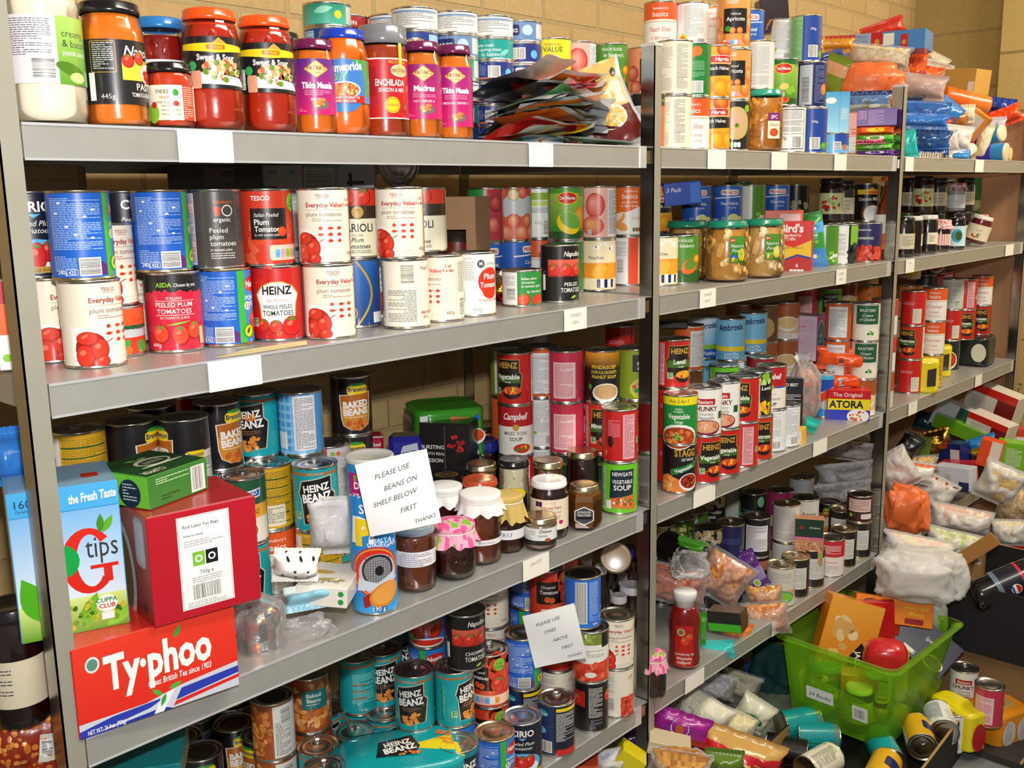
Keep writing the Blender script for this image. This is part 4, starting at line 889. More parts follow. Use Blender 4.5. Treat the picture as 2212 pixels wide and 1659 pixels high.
def brans(A, H):
 P = [(-30, H-30), (30, H-26), (28, 30), (24, 16), (10, 8), (-10, 8), (-24, 16), (-28, 30)]
 A.poly([(x*1.05, y*1.02-.6) for x, y in P], 'w', None); A.poly(P, 'd8902a', None); A.poly([(-29, H-31), (29, H-27), (28.6, H-46), (-28.6, H-50)], 'b5651c'); A.rr(-16, H-28, 24, H-12, 5, 'yel'); A.t(4, H-23, 8, 'Branston', 'navy', bold=1.6, wmax=36); A.e(4, H-10, 16, 3, 'grn')
 A.t(0, 50, 12, 'BAKED', 'w', bold=2.4, wmax=48, rot=.06); A.t(0, 36, 12, 'BEANS', 'w', bold=2.4, wmax=48, rot=.06); A.para(-22, 29, 44, 3, 'w', 3); A.blobs(0, 18, 21, 8, ['d8682a', 'e8883a', 'c8581c'], 18, 5, 9)
 A.r(48, 4, 100, 56, 'ecebe4'); A.rr(50, 46, 78, 58, 3, 'yel'); A.t(64, 49, 6, 'Branston', 'navy', bold=1.2, wmax=24); A.para(52, 24, 44, 20, 'char', 3.4); A.t(80, 8, 7, '410g', 'char', bold=.4); A.r(50, 18, 72, 21, 'red')
T('branston', 'black tin of baked beans with a golden shield picture', 'black baked bean tin', '18161a', brans, noback=1, top='1a1a1c')
T('brans_top', 'black tin of baked beans seen from above', 'black lidded bean tin', '18161a', brans, noback=1, top='161618')
def yellowb(A, H):
 for i in range(6): A.r(-30, 8+i*15, 40, 10+i*15, 'dgrn')
 A.para(-28, 8, 66, H-14, '7a6a1c', 2.6); A.r(-70, 4, -32, H-4, 'f0efec'); A.bar(-62, 10, 20, 60, True); A.rr(-6, 4, 30, 40, 2, 'f2e8c8'); A.para(-3, 7, 30, 28, 'dgry', 3); A.rr(60, 30, 110, 70, 6, 'navy')
T('yellowb', 'mustard yellow tin with green rules and small print', 'mustard yellow bean tin', 'e3ad20', yellowb, noback=1, ring=1)
def campo(A, H):
 A.r(-117, 0, 117, 40, 'e6dfd0'); A.r(-117, 40, 117, 62, 'e8a832'); A.poly([(-36, 66), (36, 74), (38, 88), (-34, 80)], 'w'); A.poly([(-34, 68), (34, 76), (36, 86), (-32, 78)], 'blue'); A.t(0, 75, 8, 'CAMPO LARGO', 'w', bold=1.4, wmax=62, rot=.11); A.leaf(-4, 64, 22, 5, .3, 'grn')
 A.t(4, 46, 10, 'BAKED BEANS', '5a3a1c', wmax=60); A.e(2, 20, 30, 20, 'w'); A.e(2, 20, 27, 17, 'c85a20'); A.blobs(2, 20, 22, 13, ['d8742a', 'e89040', 'f0a860'], 26, 5, 3)
T('campo', 'dark green tin of baked beans with a slanted blue banner', 'green banner bean tin', '1f5a3a', campo, ring=1)
T('bluecheck', 'sky blue tartan tin with a white nutrition panel', 'sky blue tartan tin', '4fa0e0', lambda A, H: ([A.r(-60+i*12, 0, -55+i*12, H, '7fc0f0') for i in range(9)], [A.r(-60, i*14, 40, i*14+5, '8fcaf4') for i in range(7)], A.r(6, 6, 44, H-2, 'efeef2'), A.para(9, 8, 32, H-14, 'dgry', 2.6), gda(A, -30, 8, 3, 7, 30, ('w',))), noback=1)
T('redbeans', 'red and white tin with a bean picture and nutrition panel', 'red and white bean tin', 'd8d4d8', lambda A, H: (A.r(-60, 40, 4, H, 'd23a2a'), A.blobs(-30, 74, 26, 14, ['e05a3a', 'c83020'], 12, 8), A.blobs(-30, 16, 26, 14, ['d8742a', 'e89040'], 14, 6), A.para(10, 10, 36, H-20, 'gry', 3), A.e(14, H-10, 4, 4, 'lgrn'), A.e(24, H-10, 4, 4, 'org')), noback=1)
T('tbeans', 'baked bean tin covered in bean pictures with a teal panel', 'bean picture tin with teal panel', 'a8501c', lambda A, H: (A.blobs(0, H/2, 56, H*.45, ['e8a050', 'd8883a', 'f0b870', 'c86a28'], 110, 6.5, 5), A.r(-18, 46, 30, 84, '1f6f72'), A.t(4, 70, 8, 'Baked', 'w', bold=.4), A.t(4, 60, 8, 'Beans', 'w', bold=.4), A.para(-10, 52, 30, 4, 'w', 3)), ring=1)
T('wbeans', 'brown bean tin turned to its white print panel', 'white panelled bean tin', 'a8501c', lambda A, H: (A.blobs(-30, H/2, 28, H*.45, ['e8a050', 'd8883a', 'c86a28'], 50, 6.5, 6), A.r(0, 2, 50, H-2, 'ecebe6'), A.para(3, 6, 30, H-40, 'dgry', 3), A.bar(14, H-36, 20, 28, False)), top='1a1a1c')
T('blue_chop', 'blue tin of chopped tomatoes with two red tomatoes', 'blue chopped tomato tin', '2f6fd0', lambda A, H: (A.r(-117, H-30, 117, H, '1c3f8a'), A.t(0, H-16, 7, 'CHOPPED', 'w'), A.t(0, H-26, 7, 'TOMATOES', 'w', wmax=46), A.tomato(-18, 34, 20, 'tom'), A.tomato(16, 36, 20, 'tom'), A.e(0, 8, 40, 9, 'w'), A.e(0, 8, 36, 6, 'tom'), A.e(-34, 16, 8, 8, 'lgrn')), ring=1)
def tchop(A, H):
 A.blobs(20, H/2, 46, H*.5, ['tom', 'd94522', 'e2603a'], 30, 13, 5); A.r(-50, 34, -2, 82, '231a18'); A.t(-24, 68, 6, 'Chopped', 'w', shear=.2); A.t(-22, 56, 8, 'Tomatoes', 'w', bold=.6, wmax=40); A.disc(-26, 44, 6, 6, 'tom', 'org'); A.disc(-16, 42, 6, 6, 'tom', 'org'); A.tomato(18, 46, 16, 'tom'); A.e(20, H-16, 12, 13, 'lgrn'); A.t(20, H-16, 5.5, '1 of', 'dgrn', bold=.6); A.t(20, H-23, 5.5, '5 a day', 'dgrn', bold=.6, wmax=18); A.rr(-40, 4, 50, 24, 4, 'f3c9b5'); gda(A, -30, 7, 5, 9, 13, ('sky', 'pink', 'sky', 'w', 'lorg'))
T('tchop', 'red chopped tomato tin with a lime green round sticker', 'red lime badge tomato tin', 'd43a20', tchop, ring=1)
T('bluebar', 'blue tin with a tall black and white barcode', 'blue barcode tin', '2a72d8', lambda A, H: (A.bar(-14, 10, 22, H-16, True), A.para(14, 14, 22, H-20, 'bcd3f2', 2.6), A.t(28, 4, 5, '400g', 'w'), A.r(-60, 0, -34, H, '2a72d8')), noback=1, top='141416', metal='gold_tin')
T('olivetom', 'white, olive and red tin of chopped tomatoes', 'olive topped tomato tin', 'f2efe8', lambda A, H: (A.r(-117, H-24, 117, H, '7a8a3a'), A.blobs(-10, H-12, 30, 9, ['8fa84a', 'a8c05a', 'f0f0e0'], 14, 6), A.r(24, H-30, 60, H, 'k'), A.para(-20, 52, 50, 14, 'gry', 4), A.poly([(-60, 0), (60, 0), (60, 46), (0, 38), (-60, 40)], 'd8442a'), A.blobs(0, 20, 48, 16, ['e05a38', 'c83020', 'f07a50'], 22, 8), A.e(0, 14, 12, 6, 'cream')), top='1a1a1c')
T('cutred', 'red tin with a photo of cut tomatoes', 'cut tomato photo tin', 'b5231c', lambda A, H: (A.blobs(0, H*.45, 46, H*.42, ['d8402a', 'c02a1c', 'e0604a', '8a1814'], 44, 9), A.r(-20, H-18, 20, H-6, 'lgry'), A.r(38, 20, 56, H-10, 'f0efec'), A.para(40, 24, 14, H-36, 'dgry', 3)))
T('blkprint', 'black tin with a column of white print and a tomato strip', 'black white print tin', '1a1718', lambda A, H: (A.r(-46, H-50, -12, H-16, 'b5261f'), A.tomato(-30, H-36, 13, 'tom'), A.para(-4, 30, 30, H-38, 'w', 3), A.para(0, 4, 26, 20, 'gry', 3), A.tomato(44, H-30, 13, 'tom')), noback=1)
T('evside', 'cream chopped tomato tin with its barcode and red photo strip', 'cream barcode tomato tin', 'f0e7d3', lambda A, H: (A.para(-44, 50, 40, H-56, 'gry', 3.4), A.bar(-22, 12, 18, 30, False), A.r(10, 0, 48, 44, 'd8402a'), A.blobs(29, 22, 17, 20, ['e05a38', 'c83020', 'f07a50'], 26, 6), A.t(34, H-20, 10, 'ch', 'tom', shear=.2)), noback=1)
T('bk_blue', 'black and navy tin with a yellow rule and white print', 'navy yellow rule tin', '141a2c', lambda A, H: (A.r(-50, 0, -4, H, '1d2f5c'), A.e(-30, H-16, 14, 7, 'teal'), A.t(-30, H-19, 5, 'Valfrutta', 'w', bold=.6, wmax=24), A.r(0, H-10, 60, H-3, 'yel'), A.para(0, 30, 42, H-44, 'w', 2.6), A.bar(-40, 6, 30, 22, True), A.r(0, 0, 60, 12, 'red'), A.e(-30, 50, 9, 7, 'sky')), noback=1, ring=1)
#  designs: jars
def J(key, desc, short, **kw): define(key, 'jar', desc, short, kw.pop('cat', 'jar'), **kw)
J('creamy', 'large jar of creamy white pasta sauce with a green label', 'large creamy sauce jar', h=.172, r=.0435, style='sauce', lr=.034, lid='brn', food='efe6cf', fill=.9, lab=(44, 118), base='8fbf4a',
  art=lambda A, H: (A.r(-60, 0, 6, H, 'eeeaf0'), A.para(-46, 30, 46, H-34, 'dgry', 2.4), A.bar(-22, 6, 24, 22, False), A.g(6, 0, 70, H, '5f9a2a', 'a8d060', 4), A.t(12, H-22, 8, 'creamy', 'char', 'l'), A.t(12, H-33, 8, '& bacon', 'char', 'l'), A.t(12, H-42, 6, 'pasta sauce', 'w', 'l'), A.e(22, 16, 20, 7, '4f7a1a', rot=-.3), A.e(30, 8, 12, 6, 'cfe08a')))
J('napjar', 'orange pasta sauce jar with a black label and black lid', 'black label pasta sauce jar', h=.145, r=.037, style='straight', lr=.034, lid='17161a', food='e07a1c', fill=.9, lab=(26, 100), base='201c20',
  art=lambda A, H: (A.t(26, H-18, 12, 'Napoli', 'w', shear=.3, bold=.6), A.r(0, 28, 60, 52, 'c8c83c'), A.tomato(8, 50, 8, 'tom'), A.tomato(24, 54, 8, 'tom'), A.e(42, 36, 18, 13, 'w'), A.blobs(42, 36, 12, 8, ['tom', 'lorg', 'red'], 16, 4), A.rr(-36, 36, -6, 72, 2, 'gold'), A.rr(-35.3, 36.7, -6.7, 71.3, 2, '201c20'), A.para(-33, 38, 24, 32, 'lgry', 2.4), A.t(32, 17, 8, 'PASTA', 'w', bold=.3), A.t(32, 9, 5, 'TOMATO & BLACK OLIVE', 'w', bold=.3, wmax=46), A.r(-40, 4, -32, 36, 'w'), A.t(-18, 6, 6, '445g', 'lgry')))
J('lightjar', 'dark red tomato sauce jar with a blue lid and pale label', 'blue lidded sauce jar', h=.146, r=.034, style='straight', lr=.032, lid='2f78b8', food='8a1a12', fill=.84, bits=(['7a140c', '9a2a1a', '2a2a14'], 40, .007), lab=(30, 92), base='e4e6ea',
  art=lambda A, H: (A.para(-22, H-18, 26, 8, 'char', 3), A.t(18, H-26, 6, 'TESCO', '5a7a9a'), A.t(20, H-42, 10, 'Light', '7a9ab8', shear=.3), A.t(0, 12, 6, 'tomato', 'char')))
J('babyjar', 'small jar of baby tomato sauce with a cream and green label', 'small tomato sauce jar', h=.080, r=.028, style='straight', lr=.027, lh=.011, lid='1a1518', food='c8401a', fill=.84, lab=(10, 52), base='f2ead0',
  art=lambda A, H: (A.t(-8, H-10, 7, 'ness', '5a4a20', bold=.3), A.t(-6, H-16, 4, 'sauce', 'tom', bold=.3), A.e(8, H-9, 4, 4, 'grn'), A.e(-22, 8, 9, 12, 'lgrn'), A.e(-20, 18, 4, 4, 'red'), A.t(-4, 20, 3.4, 'what is good?', 'brn', shear=.2), A.para(-10, 5, 24, 12, 'b8a890', 5), A.r(17, 0, 36, H, 'c8402a'), A.para(18, 2, 16, H-4, 'e8c0b0', 2.6), A.e(8, H-22, 4, 3, 'tom')))
def sweet(A, H):
 A.poly([(-44, H-16), (6, H-20), (50, H-16), (50, H-10), (10, H-8), (-44, H-9)], 'yel'); A.poly([(2, H-8), (10, H-1), (20, H-8)], 'gold'); A.rr(-6, H-16, 18, H-10, 2, 'org'); A.t(6, H-14.6, 3.6, 'VITASIA', 'yel', bold=.4)
 A.t(6, H-29, 7.5, 'Sweet & Sour', 'w', bold=1.4, wmax=50); A.t(6, H-38, 7.5, 'Sauce', 'w', bold=1.4); A.e(-26, H-36, 6, 6, '3faa5a'); A.rr(-30, H-56, -20, H-44, 2, '3faa5a'); A.t(-25, H-53, 7, 'V', 'w', bold=.6)
 A.poly([(-12, H-44), (40, H-50), (50, 4), (-22, 6), (-20, 20)], 'f2f0ea'); A.blobs(14, 24, 24, 13, ['e8c090', 'd8502a', 'f0a070', 'f6e6c8', '6f8a2a'], 50, 4.2, 4); A.r(-40, 4, -32, 30, 'w'); A.para(-40, 5, 7, 24, 'k', 2); A.rr(-28, 0, -14, 22, 2, 'e8a080')
J('sweet', 'red sweet and sour sauce jar with a black and yellow label', 'sweet and sour sauce jar', h=.152, r=.0375, style='sauce', lr=.033, lid='f0561c', food='b32a0c', fill=.88, bits=(['c83c12', 'a02008'], 26, .007), lab=(52, 116), base='1c1a1e', art=sweet)
def patak(t, c2='5b2a86', sub='HOT | SERVES 4'):
 def art(A, H):
  A.g(-60, 0, 60, H, 'd0206a', c2, 6); A.poly([(-16, H-14), (2, H-2), (20, H-14), (2, H-26)], 'gold'); A.poly([(-14, H-14), (2, H-3.5), (18, H-14), (2, H-24.5)], 'f2d890'); A.t(2, H-15.5, 6, "PATAK'S", 'a8341c', bold=1.2, wmax=27); A.t(2, H-20, 3, 'Original', 'char', shear=.3)
  A.t(3, H-40, 8.5, t, 'w', bold=2, wmax=46); A.para(-16, H-50, 38, 7, 'pink', 2.6); A.t(2, H-57, 3.6, sub, 'w', bold=.3); A.e(6, 14, 13, 6.5, '6f6a6a'); A.blobs(6, 17, 10, 4, ['d8883a', 'c8502a', 'f0c070'], 16, 3); A.para(-26, 3, 12, 5, 'pink', 2.4)
  for i in range(4): A.leaf(-38, H-12-i*12, 14, 4, .8+i*.3, 'a03a9a')
 return art
J('tikka2', 'curry sauce jar with a purple label and a gold diamond badge', 'purple label curry jar', h=.132, r=.031, style='straight', lr=.029, lid='6a1a4a', food='d8701c', fill=.88, lab=(28, 104), base='5f2a86', art=patak('Tikka Masala', '5b2a86', 'MEDIUM'))
J('madras', 'madras curry sauce jar with a pink and purple label', 'madras curry jar', h=.147, r=.0305, style='straight', lr=.028, lid='6a1a4a', food='d8741c', fill=.88, lab=(30, 112), base='a0206a', art=patak('Madras', '8a1f6a'))
J('tikka', 'tikka masala sauce jar with a magenta label', 'magenta label tikka jar', h=.147, r=.0305, style='straight', lr=.028, lid='6a1a4a', food='e0781c', fill=.88, lab=(20, 112), base='b0206a', art=patak('Tikka Masala', '9a1f7a', 'MEDIUM | SERVES 4'))
J('homep', 'bright orange pasta bake jar with a blue lid and blue round label', 'blue lidded pasta bake jar', h=.150, r=.0365, style='sauce', lr=.032, lid='1c3fb8', food='f0741c', fill=.93, lab=(46, 106), base='3a8ac8',
  art=lambda A, H: (A.poly([(10, H), (60, H), (60, 10), (24, 10)], '3f9a4a'), A.e(0, 24, 38, 38, '3f7ac0'), A.t(2, 44, 12, 'Homepride', 'w', bold=1.6, wmax=58, rot=.1), A.t(-6, 36, 6, 'PASTA', '7fd07a', bold=.6), A.t(-6, 30, 6, 'BAKE', '7fd07a', bold=.6), A.e(2, 18, 25, 12, 'w'), A.e(2, 18, 22, 10, 'd8401c'), A.blobs(2, 18, 19, 8, ['f0a050', 'e8803a', 'f6c080'], 30, 3.4), A.r(-26, 0, 34, 10, 'c8201c'), A.t(2, 5.6, 3.8, 'CREAMY TOMATO', 'w', bold=.8), A.t(2, .8, 3.8, 'AND BACON', 'w', bold=.8)))
J('enchi', 'red enchilada sauce jar with a grey lid and yellow tape', 'red enchilada jar', h=.165, r=.0365, style='straight', lr=.036, lh=.026, lid='7a7c80', food='a83a14', fill=.82, lab=(28, 116), base='c01c22',
  art=lambda A, H: (A.r(-60, H-2, 60, H, 'w'), A.r(-60, 0, 60, 1.6, 'w'), A.t(20, H-8, 5, 'MEXICAN', 'gold', bold=.6), A.e(24, H-18, 16, 9, 'w'), A.e(24, H-18, 14.5, 7.5, 'd8b878'), A.t(24, H-20, 4.5, 'DISCOVERY', 'char', bold=.6), A.t(8, 48, 9.5, 'ENCHILADA', 'w', bold=1, wmax=48), A.t(10, 39, 6, 'SEASON & MIX', 'w', bold=.4, wmax=42), A.e(10, 20, 12, 12, 'yel'), A.e(10, 20, 10.5, 10.5, 'd88a1c'), A.e(10, 20, 9, 9, 'yel'), A.t(10, 18, 4, 'ENCHILADA', 'dred', bold=.5, wmax=17), A.tomato(34, 14, 7, 'dred'), A.para(-40, 30, 26, 44, '8a1418', 3), gda(A, -44, 20, 3, 4, 7, ('sky', 'w')), A.rr(22, 74, 28, 110, 1, 'cfc84a')))
J('blklid', 'dark red relish jar with a black lid and white label', 'black lidded relish jar', h=.150, r=.033, style='straight', lr=.032, lid='1a1618', food='7a1a10', fill=.84, lab=(60, 110), base='ece8e0', art=lambda A, H: (A.para(0, 10, 34, 30, 'char', 3),))
J('grnlid', 'small dark jar with a green lid', 'green lidded jar', h=.125, r=.030, style='straight', lr=.029, lid='2f8a4a', food='5a2a14', fill=.84)
J('tealid', 'orange brown sauce jar with a turquoise lid', 'turquoise lidded jar', h=.150, r=.034, style='straight', lr=.032, lid='3fb098', food='c06a24', fill=.9, lab=(20, 90), base='e8ece4', art=lambda A, H: (A.para(-30, 5, 60, H-10, 'grn', 3),))
def pot(lid, body, bits, art):
 return dict(h=.138, r=.0505, style='squat', lr=.046, lh=.014, lid=lid, food=body, fill=.86, bits=bits, lab=(44, 104), art=art)
def nf(c, fr, l='Peaches'):
 return lambda A, H: (A.rr(8, 0, 46, H, 1, '2f7a2a'), A.g(9, 1, 45, H-1, '2a6a24', '4f9a34', 3), A.e(16, H-9, 6, 5, 'red'), A.t(16, H-11, 4, 'SPC', 'w', bold=.8), A.t(28, H-25, 8, "Nature's", 'w', shear=.3, wmax=34), A.t(27, H-36, 8, 'Finest', 'w', shear=.3), A.r(10, 12, 34, 18, 'blue' if c == 'b' else 'lgrn'), A.disc(38, 18, 9, 14, fr, 'yel'), A.para(12, 2, 16, 8, 'yel', 3))
J('potpeach', 'big plastic jar of peach and pear slices with a teal lid', 'large teal lidded peach jar', **pot('1f8a6a', 'c8903c', (['ecb858', 'e0a040', 'f2cc84', 'b87828'], 46, .016), nf('b', 'lgrn')))
J('potpear', 'big plastic jar of pale pear slices with a teal lid', 'large teal lidded pear jar', **pot('1f8a6a', 'd0a45c', (['ecca8c', 'e4bc78', 'f4dcaa', 'c0924a'], 46, .016), nf('g', 'd8e09a')))
J('potback', 'big plastic jar of pears with a teal lid, half hidden behind', 'hidden teal lidded fruit jar', **pot('1f8a6a', 'b8904c', (['d0a868', 'c89a5c'], 50, .012), lambda A, H: None))
J('potspc', 'big plastic jar of peaches on the top shelf with a teal lid', 'top shelf peach jar', h=.142, r=.0475, style='squat', lr=.043, lh=.014, lid='2a9a80', food='c07a1c', fill=.86, bits=(['e09a34', 'd08a28', 'b87020'], 60, .012), lab=(30, 92), art=lambda A, H: (A.rr(16, 0, 50, H-4, 2, 'e8e4c8'), A.r(16, H-22, 50, H-4, '8a2a7a'), A.t(32, H-17, 8, 'SPC', 'w', bold=1), A.t(33, H-34, 7, 'Peach', '6a8a2a', shear=.2), A.disc(32, 14, 11, 9, 'org', 'tom')))
def stripj(txt, l0, l1): return lambda A, H: (A.r(-50, 0, 50, H, 'ece8ec'), A.t(0, H-6, 3.6, txt, 'char', wmax=52), A.para(-30, 2, 60, H-9, '7a6a80', 3.2))
J('chutney', 'straight jar of brown marrow and apple chutney with a pale blue lid', 'pale blue lidded chutney jar', h=.112, r=.0345, style='straight', lr=.033, lid='a8b8c8', food='6a3416', fill=.86, lab=(46, 72), base='ece8ec', art=stripj('MARROW & APPLE CHUTNEY', 0, 0), bits=(['7a4018', '5a2a10', '8a4a20'], 40, .006))
J('pinkcloth', 'dark chutney jar covered with pink flowered cloth', 'pink cloth topped jar', h=.094, r=.039, style='squat', lr=.035, lid='c8a8b0', food='3a140c', fill=.86, cloth=('f0a8c0', 'e05a90'), bits=(['4a1c10', '2a0e08'], 40, .006))
J('tallcloth', 'tall brown preserve jar with a white cloth cap and paper strip', 'tall white cloth topped jar', h=.126, r=.0375, style='straight', lr=.035, lid='e8e4e0', food='6a3018', fill=.86, cloth=('eeeae6', None), lab=(38, 48), base='ece8ec', art=lambda A, H: (A.r(-60, 0, 60, H, 'ece8ec'), A.t(0, 3, 4, 'Apple & Apricot Chutney', 'char', shear=.3, wmax=50)), bits=(['7a3a1c', '5a2410'], 30, .006))
J('backcloth', 'dark red jar with a torn looking white cloth cap', 'white cloth topped dark jar', h=.112, r=.034, style='straight', lr=.033, lid='e8e4e0', food='3a100c', fill=.86, cloth=('eceaea', None))
J('tancloth', 'square brown chutney jar with a mustard yellow cloth cap', 'mustard cloth topped jar', h=.106, r=.032, style='straight', seg=8, lr=.028, lid='c8a858', food='3a1c0c', fill=.86, cloth=('c8ac62', None), frill=.034, lab=(28, 46), base='e4e4e4', art=lambda A, H: (A.r(-12, 0, 12, H, 'e8e8ee'), A.t(0, 5, 8, '9/13', 'navy', shear=.3)))
J('smallpate', 'little glass pot of pork pate with a gold lid', 'little gold lidded pate pot', h=.062, r=.0305, style='straight', lr=.030, lh=.013, lid='b8a070', lidmat='gold_tin', food='a8887a', fill=.80, lab=(12, 44), base='e8e6e4', art=lambda A, H: (A.r(-60, 0, 60, 9, '2a2624'), A.t(10, H-8, 6, 'Deluxe', 'char', shear=.3, bold=1), A.t(4, H-16, 3.6, 'TERRINE', 'char'), A.e(14, 10, 6, 3.6, 'b0502a'), A.para(-34, 10, 24, 18, 'gry', 2.6)))
J('beetroot', 'dark beetroot jar with a white lid and cream value label', 'white lidded beetroot jar', h=.113, r=.037, style='straight', lr=.034, lid='efeef0', lidmat='paint_gloss', food='2a0810', fill=.88, lab=(20, 80), base='ecdcc4', art=lambda A, H: (A.t(4, H-9, 4, 'TESCO', 'mag'), A.t(4, H-18, 5.5, 'Everyday Value', 'a01c50', bold=.8, wmax=42), A.t(4, H-27, 5.5, 'British sliced', 'b05070'), A.t(4, H-35, 5.5, 'pickled beetroot', 'b05070', wmax=40), A.rr(-28, H-14, -14, H-4, 1, 'navy'), A.r(-22, H-14, -20, H-4, 'red'), A.para(-20, 20, 40, 5, 'c08090', 3), A.e(10, 15, 5, 4, 'mag'), A.e(24, 15, 5, 4, 'mag'), gda(A, -14, 3, 5, 6, 8, ('w',))))
J('heather', 'six sided honey jar with a dark shield label', 'six sided honey jar', h=.089, r=.0355, style='squat', seg=6, lr=.028, lid='a88c58', lidmat='gold_tin', food='7a4a18', fill=.84, lab=(14, 54), art=lambda A, H: (A.poly([(-20, 8), (0, 0), (20, 8), (20, 28), (0, 38), (-20, 28)], 'w'), A.poly([(-18, 9), (0, 2), (18, 9), (18, 27), (0, 36), (-18, 27)], '4a4a50'), A.t(0, 24, 4.5, 'EXMOOR', 'w'), A.t(0, 18, 4.5, 'HEATHER', 'w'), A.r(-16, 12, 16, 17, 'k')))
J('tartare', 'jar of pale tartare sauce with a black lid and yellow oval badge', 'tartare sauce jar', h=.135, r=.033, style='belly', lr=.031, lid='1a181a', food='d8d0b0', fill=.88, bits=(['e8e4cc', 'b8b890'], 60, .004), lab=(24, 84), art=lambda A, H: (A.r(-30, 0, 30, H-14, '1c1a1c'), A.e(0, H-14, 26, 13, 'gold'), A.e(0, H-14, 25, 12, 'f2d80c'), A.t(0, H-17, 8.5, "Colman's", 'c81c1c', bold=1.4, wmax=38), A.t(0, H-33, 4, 'TARTARE', 'gold', bold=.4), A.t(0, H-38, 4, 'SAUCE', 'gold', bold=.4), A.leaf(-26, 20, 14, 4, 1.2, 'lgrn'), A.e(2, 12, 22, 8, 'lorg'), A.blobs(2, 13, 19, 6, ['lorg', 'w', 'e8b070'], 18, 4)))
J('onions', 'jar of brown pickled onions with a silver lid', 'pickled onion jar', h=.132, r=.032, style='belly', lr=.030, lid='8a8478', lidmat='gold_tin', food='5a3218', fill=.88, bits=(['8a5a2c', '9a6a3a', '7a4a24'], 34, .011))
J('redjam', 'dark red jam jar with a dull gold lid', 'dull gold lidded jam jar', h=.128, r=.033, style='straight', lr=.032, lid='a8987a', lidmat='gold_tin', food='2a0a0a', fill=.88)
J('mustlid', 'glass jar with a red rimmed printed lid', 'red rimmed lid jar', h=.120, r=.034, style='straight', lr=.033, lid='b84a28', food='8a7a5a', fill=.8)
J('pepperlid', 'squat jar with a patterned black and gold lid', 'black and gold lidded jar', h=.100, r=.036, style='straight', lr=.035, lid='1c1a16', food='3a2418', fill=.8, lidart=lambda A: (A.e(0, 0, 24, 20, 'gold'), A.e(0, 0, 20, 16, '1c1a16'), A.e(-8, 0, 9, 7, 'gold'), A.e(8, 0, 9, 7, 'gold'), A.e(-8, 0, 6, 4, '1c1a16'), A.e(8, 0, 6, 4, '1c1a16')))
J('darkjar', 'dark coffee coloured jar with a deep blue lid', 'deep blue lidded jar', h=.135, r=.036, style='straight', lr=.034, lh=.022, lid='1c2a8a', food='1c1210', fill=.88)
J('blacklidtop', 'dark jar with a black lid and reddish centre', 'black lid jar with red centre', h=.120, r=.037, style='straight', lr=.036, lid='1a1614', food='8a7a58', fill=.86, lidart=lambda A: A.e(0, 0, 24, 24, '7a4a34'))
J('hotdogs', 'jar of pale sausages with a silver lid', 'pale sausage jar', h=.125, r=.034, style='straight', lr=.033, lid='b8b8bc', lidmat='tin_metal', food='b8b080', fill=.86, bits=(['d8d0a0', 'c8c090'], 30, .010))
J('jamdark', 'dark jam jar with a plain cream label', 'dark jam jar', cat='jar', h=.118, r=.031, style='straight', lr=.029, lid='1c181a', food='1c0808', fill=.9, lab=(24, 70), base='d8ccb0', art=lambda A, H: (A.para(-20, 8, 40, H-16, 'dgry', 3.4),))
J('jamblack', 'black looking jam jar with a white metal lid', 'white lidded dark jam jar', h=.120, r=.030, style='straight', lr=.028, lid='d8d4cc', food='160808', fill=.9, lab=(30, 66), base='efe4c8', art=lambda A, H: (A.r(-60, 0, 0, H, '160a0a'), A.para(6, 6, 20, 20, 'dgry', 4)))
J('jamberry', 'jam jar with a green and red berry label', 'berry label jam jar', h=.125, r=.033, style='straight', lr=.030, lid='1a1a1c', food='2a0a0c', fill=.9, lab=(26, 84), base='d8dca0', art=lambda A, H: (A.blobs(0, H/2, 26, 18, ['red', 'lgrn', 'dred'], 18, 6),))
J('gingham', 'jam jar with a red and white gingham cloth cap', 'gingham topped jam jar', h=.100, r=.030, style='straight', lr=.028, lid='c83a3a', food='1c0808', fill=.9, cloth=('f4ece8', 'd83a4a'), check=1, frill=.016, lab=(20, 56), base='f0e0d8', art=lambda A, H: ([A.r(-30+8*i, 0, -26+8*i, H, 'e88a80') for i in range(8)],))
J('floral', 'small white jar with a flowered red and blue cloth cap', 'flowered cloth topped jar', h=.100, r=.032, style='straight', lr=.030, lid='c83a3a', food='b8b8c0', fill=.9, cloth=('d8b8c0', 'b03048'), frill=.014, lab=(14, 60), base='e8e8ee', art=lambda A, H: (A.t(0, 20, 7, 'Jam', 'dgry', shear=.3),))
J('teallabel', 'dark jam jar with a teal and white picture label', 'teal label jam jar', h=.105, r=.031, style='straight', lr=.029, lid='16161a', food='100c10', fill=.9, lab=(12, 78), base='c8e4e8', art=lambda A, H: (A.e(0, 34, 18, 22, '2a9ab0'), A.e(4, 34, 12, 14, '3a5a2a'), A.r(30, 0, 50, H, 'efe8d8')))
J('rhubarb', 'rounded red jam jar lying tilted with a cream label and white lid', 'tilted cream label jam jar', h=.098, r=.038, style='belly', lr=.033, lid='e8dcd0', food='8a1418', fill=.9, lab=(14, 66), base='efe0c0', art=lambda A, H: (A.t(0, 30, 8, 'Jam', 'dred', shear=.3), A.blobs(-2, 14, 16, 6, ['red', 'grn', 'org'], 10, 4)))
J('orangeb', 'tall bottle of amber squash with an orange fruit label', 'amber squash bottle', cat='bottle', kind='squash_bottle', h=.24, r=.034, style='bottle', lr=.015, lid='e0661c', food='8a4010', fill=.88, lab=(30, 130), base='f0ece4', art=lambda A, H: (A.r(-30, 0, 30, 40, 'e8782a'), A.disc(0, 30, 18, 18, 'org', 'e8500a'), A.leaf(0, 60, 20, 5, .4, 'grn')))
J('coffeej', 'amber jar in shadow with a dark lid', 'shadowed amber jar', h=.11, r=.045, style='straight', lr=.044, lid='1a1512', food='a8581c', fill=.9)
